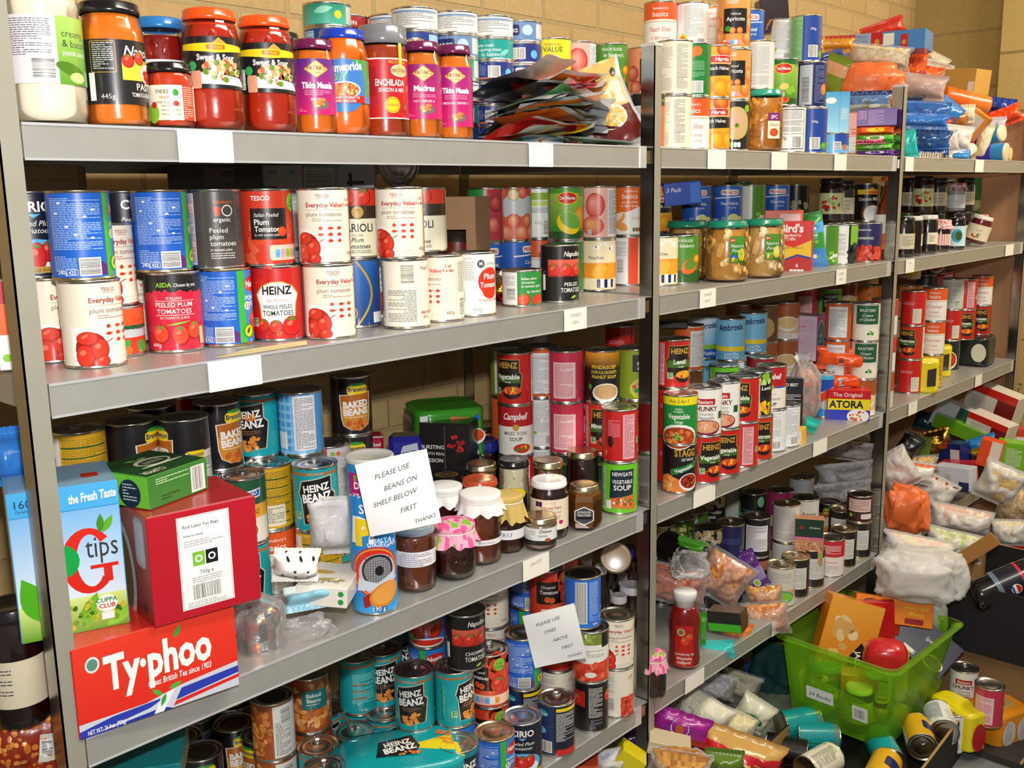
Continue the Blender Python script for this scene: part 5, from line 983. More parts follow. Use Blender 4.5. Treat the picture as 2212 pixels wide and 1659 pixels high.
J('relish', 'brown sauce bottle with a white cap', 'white capped sauce bottle', cat='bottle', kind='sauce_bottle', h=.19, r=.026, style='bottle', lr=.015, lh=.02, lid='e8e6ea', food='2a0f0a', fill=.9, lab=(30, 80), base='e8e4d8', art=lambda A, H: (A.e(0, 30, 12, 12, 'gry'), A.e(0, 30, 10, 10, 'e8e4d8'), A.t(0, 26, 6, 'HP', 'char', bold=.5)))
J('spice', 'small dark spice jar with a white cap', 'white capped spice jar', h=.10, r=.021, style='straight', lr=.020, lh=.018, lid='eceaf0', food='3a1a10', fill=.9, lab=(16, 60), base='e0e0da', art=lambda A, H: (A.e(0, 22, 10, 10, 'c8c8c0'), A.e(0, 22, 8, 8, 'e0e0da'), A.t(0, 8, 4, 'spice', 'char')))
J('mintj', 'dark jar with a broad white lid', 'broad white lidded jar', h=.105, r=.032, style='straight', lr=.031, lh=.018, lid='eceaf0', food='2a120c', fill=.9)
J('bluecap', 'fluted glass jar with a deep blue cap and clear cover', 'blue capped fluted jar', h=.16, r=.036, style='belly', lr=.022, lh=.03, lid='2a2a8a', food='3a1812', fill=.9)
J('ketchup', 'upturned red squeezy bottle of tomato ketchup with a white cap', 'ketchup bottle', cat='bottle', kind='ketchup_bottle', h=.184, r=.037, style='straight', lr=.026, lh=.036, glass='paint_gloss', lid='efedec', food='8a1410', fill=.6, lab=(12, 118), art=lambda A, H: None)
#  designs: soups, pulses, puddings
def bowl(A, u, v, rx, ry, c, rim='w', bits=None): A.e(u, v, rx, ry, rim); A.e(u, v+ry*.1, rx*.9, ry*.78, c); A.blobs(u, v+ry*.1, rx*.72, ry*.5, bits or ['lorg', 'yel', 'tom', 'grn'], 16, rx*.13, 4)
def hzsoup(l, c='c8201c', bc='d8502a'):
 def art(A, H):
  A.r(-48, 4, -34, H-4, 'e8a8b8'); A.para(-47, 6, 12, H-12, 'dred', 3); P = [(-30, 60), (-24, 66), (-22, 92), (28, 92), (28, 66), (34, 60), (30, 26), (-26, 26)]
  A.poly([(x*1.05+.1, y*1.03-1.6) for x, y in P], 'gold'); A.poly(P, '201814'); A.t(3, 75, 12, 'HEINZ', 'gold', bold=1.6, wmax=44); A.r(-27, 44, 31, 60, '3f6a24'); A.t(2, 52, 10, l, 'w', bold=1.4, wmax=54); A.t(4, 44, 5, 'soup', 'w')
  A.e(12, 22, 20, 12, '241814'); A.e(12, 28, 20, 9, bc); A.blobs(12, 28, 15, 5, ['lorg', 'yel', 'tom'], 10, 3.2); five(A, -20, 26, 1)
 return art
T('hz_veg', 'red vegetable soup tin with a black keystone', 'red vegetable soup tin', 'c8201c', hzsoup('Vegetable'))
T('hz_len', 'red lentil soup tin with a black keystone', 'red lentil soup tin', 'c8201c', hzsoup('Lentil', bc='e8a02a'))
T('hz_min', 'red minestrone soup tin with a black keystone', 'red minestrone soup tin', 'c8301c', hzsoup('Minestrone', bc='d8401c'))
T('hz_tom', 'dark red cream of tomato soup tin', 'dark red tomato soup tin', 'b81c18', hzsoup('Tomato', bc='e8601c'))
T('hz_back', 'red soup tin turned to its pink nutrition panel', 'pink panel soup tin', 'c8201c', lambda A, H: (A.r(4, 4, 32, H-6, 'e8b0b8'), A.para(7, 8, 22, H-16, 'dred', 3), A.para(-28, 50, 26, 34, 'pink', 3.2), A.e(-22, 40, 7, 12, '241814'), five(A, 44, 40, .9)), noback=1)
def campb(l, c2='f2efe8'):
 def art(A, H): A.r(-117, 0, 117, H*.6, c2); A.t(0, H-26, 14, 'Campbell', 'w', shear=.35, bold=1.2, wmax=54); A.e(0, H*.58, 7, 7, 'gold'); A.t(0, H*.42, 8, l, 'char', bold=.2, wmax=50); A.t(0, H*.3, 8, 'SOUP', 'k', bold=.6); bowl(A, 14, 13, 22, 13, 'c8381c')
 return art
T('camp_min', 'red and white condensed minestrone soup tin', 'red and white minestrone tin', 'b81c24', campb('MINESTRONE'), ring=1)
T('camp_mush', 'red and white cream of mushroom soup tin', 'red and white mushroom tin', 'b81c24', lambda A, H: (A.r(-117, 0, 117, H*.5, 'f0ece2'), A.t(0, H-28, 14, 'Campbell', 'w', shear=.35, bold=1.2, wmax=54), A.e(0, H*.52, 8, 8, 'gold'), A.r(8, H*.5, 40, H*.54, 'blue'), A.t(0, H*.33, 5, 'Cream of', 'dred'), A.t(0, H*.2, 9, 'Mushroom', 'dred', wmax=50), A.t(0, 6, 9, 'SOUP', 'k', bold=1)))
T('newgate', 'lime green vegetable soup tin with a navy title panel', 'lime green soup tin', '6fc82a', lambda A, H: (A.r(-52, 4, -34, H-6, 'b8e0a0'), A.para(-51, 8, 15, H-18, 'dgrn', 3), A.poly([(-24, 30), (28, 38), (30, H-10), (-22, H-12)], '22303e'), A.t(4, H-24, 8, 'NEWGATE', 'w', bold=.8, wmax=44), A.t(4, H-40, 8, 'VEGETABLE', 'w', bold=.6, wmax=44), A.t(4, H-54, 11, 'SOUP', 'w', bold=1), A.poly([(-22, 12), (34, 6), (30, 38), (-24, 30)], 'd87a3a'), A.blobs(6, 22, 22, 10, ['lorg', 'tom', 'cream', 'grn'], 30, 3.4), A.rr(-32, 8, -20, 26, 1, 'w')))
T('happyveg', 'green vegetable soup tin with a yellow price band', 'yellow banded soup tin', '1f8a3a', lambda A, H: (A.r(-117, H-18, 117, H, 'f2e01c'), A.t(0, H-13, 8, 'Any 2 for 1', 'char', shear=.2, bold=.3, wmax=44), A.t(0, H-28, 5, 'happy', 'w'), A.t(0, H-34, 5, 'shopper', 'w'), A.t(0, H-48, 11, 'Vegetable', 'w', bold=1, wmax=50), A.t(0, H-58, 7, 'soup', 'w', bold=.8), A.e(0, 14, 44, 28, 'w'), A.e(0, 12, 40, 24, 'a8401c'), A.blobs(0, 12, 32, 16, ['d87a3a', 'e8a04a', 'c8501c'], 26, 5), A.blobs(-4, 14, 8, 7, ['grn', 'lgrn'], 10, 3)))
T('stagg', 'black vegetable chilli tin with gold lettering', 'black and gold chilli tin', '181416', lambda A, H: (A.t(14, H-22, 17, 'STAGG', 'gold', bold=1.6, shear=-.1, wmax=50), A.t(20, H-32, 6, 'LESS THAN FAT', 'w', bold=.4, wmax=30), A.poly([(-20, 36), (44, 56), (44, 70), (-20, 50)], '1f7a3a'), A.t(12, 49, 8, 'Vegetable', 'w', bold=1, rot=.3, wmax=50), A.poly([(-50, 0), (20, 0), (6, 26), (-26, 40), (-50, 30)], 'e8843a'), A.blobs(-24, 16, 18, 14, ['f0a85a', 'e8c88a', 'd8602a'], 16, 6), A.e(24, 22, 24, 20, 'w'), A.e(24, 24, 21, 16, '8a2a18'), A.blobs(24, 26, 15, 10, ['b83a20', '6a1a10', 'd8602a'], 20, 4)))
T('baxters', 'white chunky country vegetable soup tin', 'white chunky soup tin', 'f0eee8', lambda A, H: (A.rr(-22, H-34, 24, H-20, 1, 'b8202a'), A.t(1, H-31, 8, 'Baxters', 'w', bold=.8, wmax=42), A.t(0, H-48, 11, 'CHUNKY', '5a1a20', bold=1.4, wmax=60), A.t(4, H-58, 7, 'Country', 'char', shear=.3), A.t(4, H-67, 7, 'Vegetable', 'char', shear=.3), bowl(A, 4, 16, 36, 18, 'e0a07a', '7a2440', ['f0c8a0', 'd8785a', 'e8b088']), A.rr(34, 36, 48, 52, 1, 'dgrn')), ring=1)
T('tmin', 'orange minestrone soup tin with a black title', 'orange minestrone tin', 'd8602a', lambda A, H: (A.r(-14, H-50, 50, H-10, '2a2422'), A.t(10, H-22, 5, 'TESCO', 'w', bold=.6), A.t(12, H-34, 9, 'Minestrone', 'w', bold=.4, wmax=46), A.t(12, H-43, 6, 'Soup', 'w', shear=.2), bowl(A, 10, 20, 30, 22, 'd8501c')))
T('pinda', 'black soup tin with yellow African style lettering', 'black peanut soup tin', '1c1816', lambda A, H: (A.g(-50, H-34, 50, H, '1c1816', 'f0a02a', 3), A.t(4, H-34, 8, 'PINDASOEP', 'f0c83a', bold=1, wmax=54), A.t(4, H-44, 7, 'SOUPE A LA CACAHUETE', 'f0c83a', bold=.8, wmax=58), A.t(4, H-54, 7, 'PEANUT SOUP', 'f0c83a', bold=.8, wmax=54), A.e(8, 18, 30, 20, 'w'), A.e(8, 20, 27, 16, 'c8a070'), A.e(-28, 30, 5, 6, 'grn')))
T('brocc', 'olive green broccoli and stilton soup tin', 'olive soup tin', '8a9a2a', lambda A, H: (A.r(-20, H-44, 40, H-8, '22262a'), A.t(10, H-20, 6, 'TESCO', 'w'), A.t(10, H-30, 7, 'BROCCOLI', 'w', wmax=40), A.t(10, H-40, 7, '& STILTON', 'w', wmax=40), bowl(A, 8, 22, 34, 24, 'b8b070', 'd8d80a')))
T('orgw', 'orange tin with a white nutrition panel', 'orange edged white tin', 'd8602a', lambda A, H: (A.r(-34, 6, 22, H-8, 'e8ecf0'), A.para(-30, 10, 46, H-24, 'gry', 2.8), A.r(-30, H-20, 18, H-19, 'tom'), A.t(0, 4, 5, '400g', 'char')))
T('wprint', 'white soup tin with small grey print all over', 'white small print tin', 'eceef0', lambda A, H: (A.para(-34, 30, 60, H-36, 'gry', 3), A.bar(4, 6, 22, 18, True), A.e(-20, 30, 4, 4, 'lgrn'), A.r(-117, 22, 117, 23, 'lgry')))
T('pinkw', 'pink and white soup tin side', 'pink and white tin', 'c8304a', lambda A, H: (A.r(-30, 6, 20, H-20, 'f0c8cc'), A.para(-26, 10, 40, H-34, 'c8304a', 3)))
T('wholeg', 'dark green tin reading wholegrain', 'dark green whole tin', '1f3a2a', lambda A, H: (A.t(4, H-20, 8, 'wholegrain', 'gold'), A.r(-30, 20, 40, 50, '3a5a3a')))
T('vegred', 'tomato and green bean photo vegetable soup tin', 'vegetable photo soup tin', '7a8a2a', lambda A, H: (A.r(-50, 6, -26, H-6, 'e8e8ea'), A.para(-48, 10, 20, H-20, 'gry', 3), A.r(6, 50, 60, H-20, '22262a'), A.t(30, 66, 9, 'VEGETABLE', 'w', bold=.4, wmax=44), A.tomato(-6, 58, 14, 'red'), A.blobs(0, 28, 30, 16, ['lgrn', 'w', 'grn'], 18, 7), bowl(A, 22, 18, 28, 18, 'd8501c', '9ab82a')))
T('lentilg', 'black and green lentil soup tin with cabbage photo', 'cabbage photo soup tin', '22261c', lambda A, H: (A.blobs(-10, H-16, 44, 14, ['lgrn', 'a8c85a', 'c8e08a'], 26, 9), A.r(0, 46, 44, H-28, '181614'), A.t(22, 62, 9, 'Lentil', 'w', bold=.8, shear=.2), five(A, -8, 44, .8), A.blobs(8, 16, 40, 14, ['yel', 'lorg', 'gold'], 24, 8)))
T('vsoup_w', 'value soup tin in white with a maroon lid band', 'maroon topped value tin', 'efe8e0', lambda A, H: (A.r(-117, H-22, 117, H, '8a1a24'), A.t(0, H-38, 6, 'TESCO', 'dred'), A.t(0, H-50, 8, 'Everyday Value', 'dred', bold=1, wmax=52), A.para(-20, 20, 44, 24, 'dgry', 3.4)))
T('ambrosia', 'blue rice pudding tin with a countryside picture', 'blue rice pudding tin', '4f9ad8', lambda A, H: (A.g(-60, 28, 60, H, '7fc0ea', 'd8ecf6', 4), A.t(2, H-26, 16, 'Ambrosia', 'navy', bold=1.4, wmax=66, rot=.08), A.r(-60, 22, 60, 34, 'lgrn'), A.r(-60, 0, 60, 22, '1c5ac0'), A.t(4, 7, 10, 'Rice Pudding', 'w', bold=.6, wmax=58), A.r(-50, 34, -47, H-34, 'navy')))
T('ambros2', 'pale blue low fat rice pudding tin', 'pale blue pudding tin', '7fc4ea', lambda A, H: (A.t(2, H-26, 16, 'Ambrosia', 'navy', bold=1.4, wmax=66, rot=.08), A.r(-60, 22, 60, 34, 'f0d82a'), A.r(-60, 0, 60, 22, '5fb0e0'), A.t(4, 12, 8, 'Low Fat', 'w', bold=.6), A.t(4, 3, 8, 'Rice Pud', 'w', bold=.6)))
T('custard', 'cream and brown custard tin', 'cream and brown pudding tin', 'e0c8a0', lambda A, H: (A.r(-117, 60, 117, H, 'a8582a'), A.e(6, 44, 34, 22, 'w'), A.e(6, 46, 30, 17, 'e8c88a'), A.r(-117, 0, 117, 16, 'w'), A.para(-30, 2, 50, 12, 'gry', 3)))
T('crchick', 'green and white cream of chicken soup tin', 'green and white chicken soup tin', 'e4e0d0', lambda A, H: (A.r(-30, 46, 40, H-2, '1f5a3a'), A.t(4, H-20, 8, 'BAXTERS', 'w', wmax=50), A.t(4, H-34, 8, 'Cream', 'w', shear=.3), A.t(4, H-46, 8, 'of Chicken', 'w', shear=.3, wmax=46), A.e(4, 20, 40, 20, 'f0ead8'), A.blobs(14, 20, 8, 6, ['grn', 'lgrn'], 6, 4)))
T('crimw', 'crimson and white soup tin with a panel of print', 'crimson and white soup tin', 'c82a3a', lambda A, H: (A.r(-117, 0, 117, H*.55, 'e8e2de'), A.para(-30, H*.62, 60, 26, 'w', 3.6), A.t(0, 38, 6, 'Minestrone', 'c82a3a', wmax=40), A.para(-24, 6, 50, 24, 'gry', 3)))
T('soupor', 'orange and cream soup tin', 'orange and cream soup tin', 'e0cfa8', lambda A, H: (A.r(-117, 52, 117, H, 'd8782a'), A.t(0, 72, 12, 'A', 'k', bold=1), A.e(4, 26, 36, 22, 'e8b83a'), A.r(-117, 48, 117, 51, 'w')))
T('redsoup', 'plain red soup tin side with one cream panel', 'plain red soup tin', 'c8201c', lambda A, H: (A.r(6, 4, 34, 50, 'e8dcc8'), A.para(8, 8, 22, 38, 'gry', 3), A.para(-30, 62, 40, 8, 'pink', 3.4)))
T('wsoup', 'silver white soup tin with faint print', 'silver white soup tin', 'c8c8c4', lambda A, H: (A.para(-30, 20, 60, H-30, 'gry', 3.2), A.bar(8, 8, 20, 24, False)))
T('orsoup', 'soup tin with a bright orange soup bowl', 'orange bowl soup tin', 'a82a1c', lambda A, H: (A.e(2, 40, 30, 40, '3a1a10'), A.e(2, 40, 26, 34, 'f0802a'), A.r(-117, 0, 117, 8, 'dgrn')))
T('purpsoup', 'purple soup tin with a red bowl', 'purple soup tin', '5a2a8a', lambda A, H: (A.e(0, 30, 34, 22, 'w'), A.e(0, 32, 30, 17, 'c8381c'), A.t(0, H-30, 9, 'SOUP', 'w', bold=.8)))
T('greybrl', 'dark grey and red soup tin', 'dark grey and red soup tin', '2a2c2e', lambda A, H: (A.e(0, 34, 32, 34, 'w'), A.e(0, 36, 28, 29, 'b83a20'),))
T('bb_teal', 'black butter beans tin with a teal band', 'teal banded butter bean tin', '141a1c', lambda A, H: (A.e(24, H-20, 12, 16, '8fd0a0'), A.t(-6, H-50, 8, 'butter beans', '2aa0a8', wmax=50), A.r(-117, 34, 117, 44, '2ab0b8'), A.blobs(0, 16, 50, 14, ['e8dcc0', 'd8c8a0'], 40, 7)), top='141416')
T('bb_mag', 'magenta butter beans tin with a bean photo', 'magenta butter bean tin', 'a82a6a', lambda A, H: (A.t(4, H-34, 9, 'butter beans', 'w', bold=.6, wmax=56), A.t(4, H-44, 5, 'in water', 'w'), A.t(10, H-58, 8, "by Sainsbury's", 'w', shear=.2, wmax=48), A.blobs(0, 18, 44, 17, ['e8d8b8', 'd8c8a0', 'd87a8a'], 50, 7)), top='101012')
T('kidw', 'white value kidney beans tin with a black lid', 'white value kidney bean tin', 'cfccc8', lambda A, H: (A.t(14, H-42, 9, 'Everyday', 'char', bold=1, wmax=42), A.t(14, H-54, 8, 'red kidney', 'b08078', wmax=44), A.r(-117, 0, 117, 10, 'e0a0a8')), top='141416')
T('cann', 'black cannellini beans tin with bean photo', 'black cannellini tin', '1a1818', lambda A, H: (A.blobs(0, H-18, 50, 18, ['d8c8a0', 'c8b080', 'e8dcc0'], 50, 6.5), A.t(0, H-52, 11, 'Cannellini', 'w', bold=.8, wmax=54), A.t(-8, H-66, 11, 'Beans', 'w', bold=.8), A.t(-16, H-75, 4, 'in water', 'w'), A.blobs(-30, 30, 18, 26, ['d8c8a0', 'c8b080'], 30, 6.5)), top='1a1618')
T('navypul', 'dark navy pulse tin with faint print', 'dark navy pulse tin', '20245c', lambda A, H: (A.para(-26, 52, 54, 16, '5a64a8', 4), A.r(-40, 6, -10, 30, '4a7ac8'), A.t(34, 30, 5, '400g', '8a9ad8')), ring=1)
T('blkw', 'black tin with a large white print panel', 'white panel pulse tin', '1c1a1c', lambda A, H: (A.rr(-30, 14, 34, H-16, 1, 'e8e8ec'), A.para(-26, 18, 56, H-38, 'dgry', 2.8)), ring=1)
T('cannbr', 'brown cannellini beans tin with a bean photo base', 'brown cannellini tin', '1e1a1a', lambda A, H: (A.r(-117, H-34, 117, H-6, 'a86a50'), A.t(4, H-46, 8, 'cannellini', 'w', bold=.6, wmax=52), A.r(-117, 0, 117, 40, '6a4a6a'), A.blobs(0, 20, 48, 17, ['e0d4b0', 'd0c090'], 50, 6.5)))
T('wnut', 'white tin with grey nutrition print and gold lid', 'gold lidded print tin', 'dcdad4', lambda A, H: (A.para(-34, 30, 62, H-36, 'gry', 3), A.para(-34, 5, 62, 20, 'gry', 4)), ring=1, metal='gold_tin')
T('wblk', 'white and black pulse tin', 'white and black pulse tin', '24201e', lambda A, H: (A.rr(-34, 22, 34, H-20, 1, 'dcdad6'), A.para(-30, 26, 58, H-52, 'gry', 3)), metal='gold_tin', ring=1)
T('smredk', 'small dark red kidney bean tin with a white panel', 'dark red kidney bean tin', '3a1210', lambda A, H: (A.r(-36, 30, 36, H-6, 'dcc8c4'), A.para(-32, 34, 62, H-44, 'dred', 4), A.e(-26, 18, 6, 6, 'lgrn'), A.rr(4, 8, 40, 24, 4, 'e8dcd8')), h=.082, top='141416')
T('tealband', 'white and green tin with a teal oval', 'teal oval tin', 'd8d4c8', lambda A, H: (A.para(-30, 60, 60, 30, 'gry', 3.4), A.r(-117, 24, 117, 44, 'cfa878'), A.e(4, 24, 36, 18, '2aa08a'), A.e(4, 24, 32, 15, '8ac83a')), ring=1, metal='gold_tin')
T('bigsilver', 'tall silver tin with a barcode', 'tall silver tin', 'a0a4ac', lambda A, H: (A.bar(-6, 20, 24, 44, False), A.para(-40, 16, 24, 60, 'gry', 3)), metal='tin_metal')
T('blackchunk', 'black pulse tin at the back in shadow', 'shadowed pulse tin', '22201e', lambda A, H: (A.blobs(0, 30, 50, 26, ['c8b890', 'a89870', '3a5a2a'], 40, 7),))
T('oliveb', 'dark green olive photo tin', 'green olive photo tin', '3a5a1c', lambda A, H: (A.blobs(0, H/2, 50, 40, ['8fa83a', '6a8a2a', 'd8c890'], 70, 8),))
T('peasw', 'white and green pea tin', 'white and green pea tin', 'cfd4cc', lambda A, H: (A.r(10, 0, 60, H, '4f8a2a'), A.blobs(30, 20, 18, 16, ['lgrn', 'w'], 18, 6)))
T('blkcoco', 'black coconut milk tin with a white coconut picture', 'black coconut milk tin', '161416', lambda A, H: (A.r(-30, H-28, 34, H-14, 'yel'), A.rr(-6, H-26, 34, H-18, 2, 'org'), A.poly([(4, H-14), (14, H-6), (24, H-14)], 'gold'), A.t(6, H-46, 10, 'Coconut Milk', 'w', bold=1, wmax=60), A.e(14, 20, 30, 28, 'brn'), A.e(18, 18, 26, 25, 'f0eeea'), A.e(20, 16, 19, 18, 'dcdce0')))
T('grapes', 'white and black tin of dark grapes', 'dark grape tin', 'eceae6', lambda A, H: (A.r(8, 0, 60, H, '22301c'), A.r(14, 50, 60, H, 'lgrn'), A.blobs(30, 26, 22, 26, ['22262a', '3a3e44', '16181a'], 36, 7), A.para(-36, 20, 36, 60, 'gry', 3)))
T('rasp', 'purple and red tin of raspberries', 'raspberry tin', '2c2a5a', lambda A, H: (A.t(-8, H-18, 7, 'gooseberries', 'w', wmax=40), A.t(-4, H-42, 7, 'RASPBERRIES', 'w', wmax=48), A.r(-117, 0, 117, 40, '8a1a1c'), A.blobs(0, 22, 50, 18, ['e0503a', 'c8302a', 'e86a50'], 40, 8)))
T('greent', 'green ribbed pudding tin', 'green ribbed tin', '2f7a2a', lambda A, H: (A.r(-117, 0, 117, 30, 'b8c88a'),), h=.12)
T('bluecan', 'slim blue and silver energy drink can with a red mark', 'slim energy drink can', 'b8bcc4', lambda A, H: (A.poly([(-40, 60), (40, 90), (40, 110), (-40, 110)], '1c4fb8'), A.poly([(-40, 30), (40, 14), (40, 0), (-40, 0)], '2a8ad8'), A.poly([(-30, 50), (10, 80), (20, 60), (-10, 40)], 'e0401c'), A.r(-117, H-18, 117, H-8, '3ac0f0')), r=.0265, h=.134, cat='drink can', mat='paint_gloss')
T('rtbrown', 'brown and gold tin in shadow', 'brown shadowed tin', '6a4424', lambda A, H: (A.e(0, 40, 30, 30, 'c8a060'),))
T('srb', 'red and cream ravioli tin', 'red and cream tin', 'd8d0c4', lambda A, H: (A.r(-117, 50, 117, H, 'c8381c'), A.para(-30, 10, 60, 30, 'gry', 3), A.t(0, H-26, 9, 'SOUP', 'w', bold=.6)))
#  soft and odd shaped goods set by size and place
def at_px(px, py, Y):
 d = ray(px, py); t = (Y-CAM.y)/d.y; return CAM+d*t
PKN = [0]
def pk(desc, px, py, Y, wpx, hpx, th, base, rot=0, tilt=0, lean=0, cat='packet', kind='bag', st=None, art=None, group=None, mat=None, label=None, name=None, seed=None, inside=None, z=None, abs_=None, **kw):
 PKN[0] += 1; key = 'pk%d' % PKN[0]; p = at_px(px, py, Y); k = FPX/((p-CAM).dot(CF)); w_, h = wpx/k, hpx/k; seed = seed or PKN[0]
 cf = None
 if st: cf = lambda s, t, side=0: next((c for a, b, c in st if a <= t <= b), base)
 D_ = dict(_=kind if kind != 'roll' else 'roll', desc=desc, short=kw.pop('short', cat), cat=cat, base=base)
 if kind == 'bag': D_.update(size=(w_, h, th), seed=seed, colfn=cf, front=art, inside=inside, kind=name or 'food_packet', **kw)
 elif kind == 'box': D_.update(size=(w_, th, h), front=art, kind=name or 'food_box', **kw)
 elif kind == 'sack': D_.update(size=(w_, th, h), seed=seed, inside=inside, kind=name or 'plastic_bag', **kw)
 if kind == 'box' and not art: D_.pop('front')
 if mat: D_['mat'] = mat
 D[key] = D_; CACHE[key] = KIND[kind](D_)
 if seed and kind == 'sack' and cf:
  pass
 a = (cam_yaw(p) if abs_ is None else 0)+math.radians(rot if abs_ is None else abs_)
 M = Matrix.Rotation(a, 4, 'Z') @ Matrix.Rotation(math.radians(tilt), 4, 'X') @ Matrix.Rotation(math.radians(lean), 4, 'Y')
 T_ = Matrix.Translation((0, 0, -h/2))
 r = spawn(key, p, M @ T_, label, group); ITEMS[-1]['loc'] = p; return ITEMS[-1]
#  second shelf, nearest bay
D['greyplum']['h'] = .068
def inv(key, px, base, L, rot=0, **kw):
 it = put(key, px, base, L, rot, tilt=180, dz=D[key]['h'], **kw); return it
G1 = 'tins on the second shelf of the nearest bay'
stack(118, 785, 'B', [('ev_plum', 40), ('cirio', 8, -.012)], G1)
stack(209, 797, 'B', [('ev_plum', 32), ('nostia', 72, -.004)], G1)
stack(302, .145, 'B', [('greyplum', 20), ('ev_plum', 35, -.005)], G1)
stack(292, .26, 'B', [('ev_chop', 0), ('cirio', 30, 0)], G1)
stack(384, 763, 'B', [('asda_plum', 0), ('nostia', 74, -.008)], G1)
stack(494, 750, 'B', [('nostia', 52), ('organic', 14, -.006)], G1)
stack(613, 738, 'B', [('heinz_tom', 0), ('tplum', 8, -.008)], G1)
put('sains_grn', 556, .16, 'B', -30, group=G1)
stack(708, 735, 'B', [('ev_plum', 8), ('ev_plum', -4, -.003)], G1)
stack(775, .125, 'B', [('bluegold', 10), ('parioli', 0, .004)], G1)
stack(822, .20, 'B', [('essential', 0), ('napo_plum', -20, 0)], G1)
a = inv('ev_plum', 880, 712, 'B', -60, group=G1); b = put('ev_plum', 866, a['loc'].y, a['up'], -10, group=G1)
a = put('ev_plum', 955, 697, 'B', -48, group=G1); put('parioli', 920, .15, a['up'], -18, group=G1)
stack(905, .2, 'B', ['ev_chop'], G1)
put('msavers', 1026, 685, 'B', 4, group=G1)
define('handlebox', 'box', 'brown cardboard carry box with a cut out handle hole', 'brown handle box', 'box', fn=None, size=(.10, .12, .20), base='8a6a4c')
def mk_handle(d):
 w_, dp, h = d['size']; b = MB(); t = .003; c = '9a7656'
 for q in ((-w_/2, -dp/2, 0, -w_/2+t, dp/2, h), (w_/2-t, -dp/2, 0, w_/2, dp/2, h), (-w_/2+t, dp/2-t, 0, w_/2-t, dp/2, h), (-w_/2, -dp/2, h, w_/2, dp/2, h+t), (-w_/2+t, -dp/2, 0, w_/2-t, dp/2, t),
              (-w_/2+t, -dp/2, t, w_/2-t, -dp/2+t, h*.40), (-w_/2+t, -dp/2, h*.72, w_/2-t, -dp/2+t, h), (-w_/2+t, -dp/2, h*.40, -w_/2+.024, -dp/2+t, h*.72), (w_/2-.018, -dp/2, h*.40, w_/2-t, -dp/2+t, h*.72)): b.box(*q, 'cardboard', c)
 b2 = MB(); b2.lathe([(0, 0), (.034, 0), (.034, .11), (0, .11)], 30, 'paper_print', '2a2018'); b2.lathe([(.0342, .045), (.0342, .07)], 30, 'paper_print', '6a1f18'); b2.lathe([(.0342, .02), (.0342, .045)], 30, 'paper_print', '6fae2a')
 return [('cardboard_box', mesh_of(b, 'carton'), -1, (0, 0, 0)), ('tin_inside', mesh_of(b2, 'tin_inside'), 0, (0, 0, .05))]
D['handlebox']['fn'] = mk_handle
put('handlebox', 1003, .20, 'B', -14)
def foilwrap(d):
 b = MB(); o3 = Vector((3, 8, 2))
 def fn(s, t):
  a = 2*math.pi*s; q = Vector((math.cos(a), math.sin(a), t*2)); k = 1+.5*noise.noise(q*2+o3)+.25*noise.noise(q*5+o3); r_ = (.022+.014*math.sin(t*3.0))*k*(1 if t > .02 else 0); return (r_*math.cos(a)*1.3, r_*math.sin(a)*.9, t*.062*(1+.15*noise.noise(q*3)))
 b.grid(fn, 36, 14, 'foil', lambda s, t: 'd8d8d8' if t > .62 else ('b01a1a' if noise.noise(Vector((s*8, t*4, 0))) > -.2 else 'gold'), closeu=True); return [('foil_wrapper', mesh_of(b, 'wrapper'), -1, (0, 0, 0))]
define('foilred', 'box', 'crumpled red and silver foil wrapper between two tomato tins', 'crumpled red foil', 'wrapper', fn=foilwrap, size=(.06, .04, .07), base='red')
put('foilred', 1095, 655, 'B', 0)
put('sains_small', 1128, 664, 'B', 8, group=G1)
put('napo_plum', 1210, 655, 'B', 18, group=G1)
G1b = 'fruit tins behind the tomato tins'
for px, ks in ((1052, ['pr_peach', ('peachtxt', 0)]), (1112, [('pr_cock', 60), ('ssilver', 0)]), (1166, [('basics_peach', 50), ('w_limes', 6)])): stack(px, .30, 'B', ks, G1b)
stack(1226, .20, 'B', [('sains_grn', 0), ('delm', 0)], G1b); stack(1290, .17, 'B', [('peaches_w', 4), ('pinkpeach', 0)], G1b); stack(1356, 618, 'B', [('citrus', 0), ('basics_or', 0)], G1b)
stack(1075, .40, 'B', [('t_peach', -40), ('t_peach', -40)], G1b)
stack(1305, .26, 'B', [('peaches_w', 0), ('t_peach', 0)], G1b)
for px, y in ((110, .47), (200, .48), (330, .48), (430, .48), (540, .48), (640, .48), (745, .42), (860, .45)): stack(px, y, 'B', [('essential', 160), ('bw_nut', 170)], 'plain tins at the back of the second shelf')
UP = LV['B']+.2185
define('woodbox', 'box', 'plain grey brown cardboard carton under the top shelf by the nearest post', 'plain carton', 'box', size=(.12, .10, .042), base='9c8468', mat='cardboard', front=lambda A, w, h: (A.r(0, h*.45, w, h*.47, '7a6248'),))
put('woodbox', 92, .45, UP, -8)
define('darkbox', 'box', 'dark brown printed carton lying at the back under the top shelf', 'dark brown carton', 'box', size=(.16, .09, .046), base='3a2418', front=lambda A, w, h: (A.para(60, 6, 50, h-12, '8a7060', 3),))
put('darkbox', 500, .47, UP, 4)
define('whitebox', 'box', 'white carton with a small barcode at the back under the top shelf', 'white barcode carton', 'box', size=(.075, .09, .046), base='c9c6c6', front=lambda A, w, h: (A.bar(10, h-16, 24, 8, True), A.r(4, 2, 14, 8, 'sky'), A.r(14, 2, 30, 8, 'mag'), A.e(56, h-12, 4, 4, 'sky')))
put('whitebox', 596, .45, UP, 0)
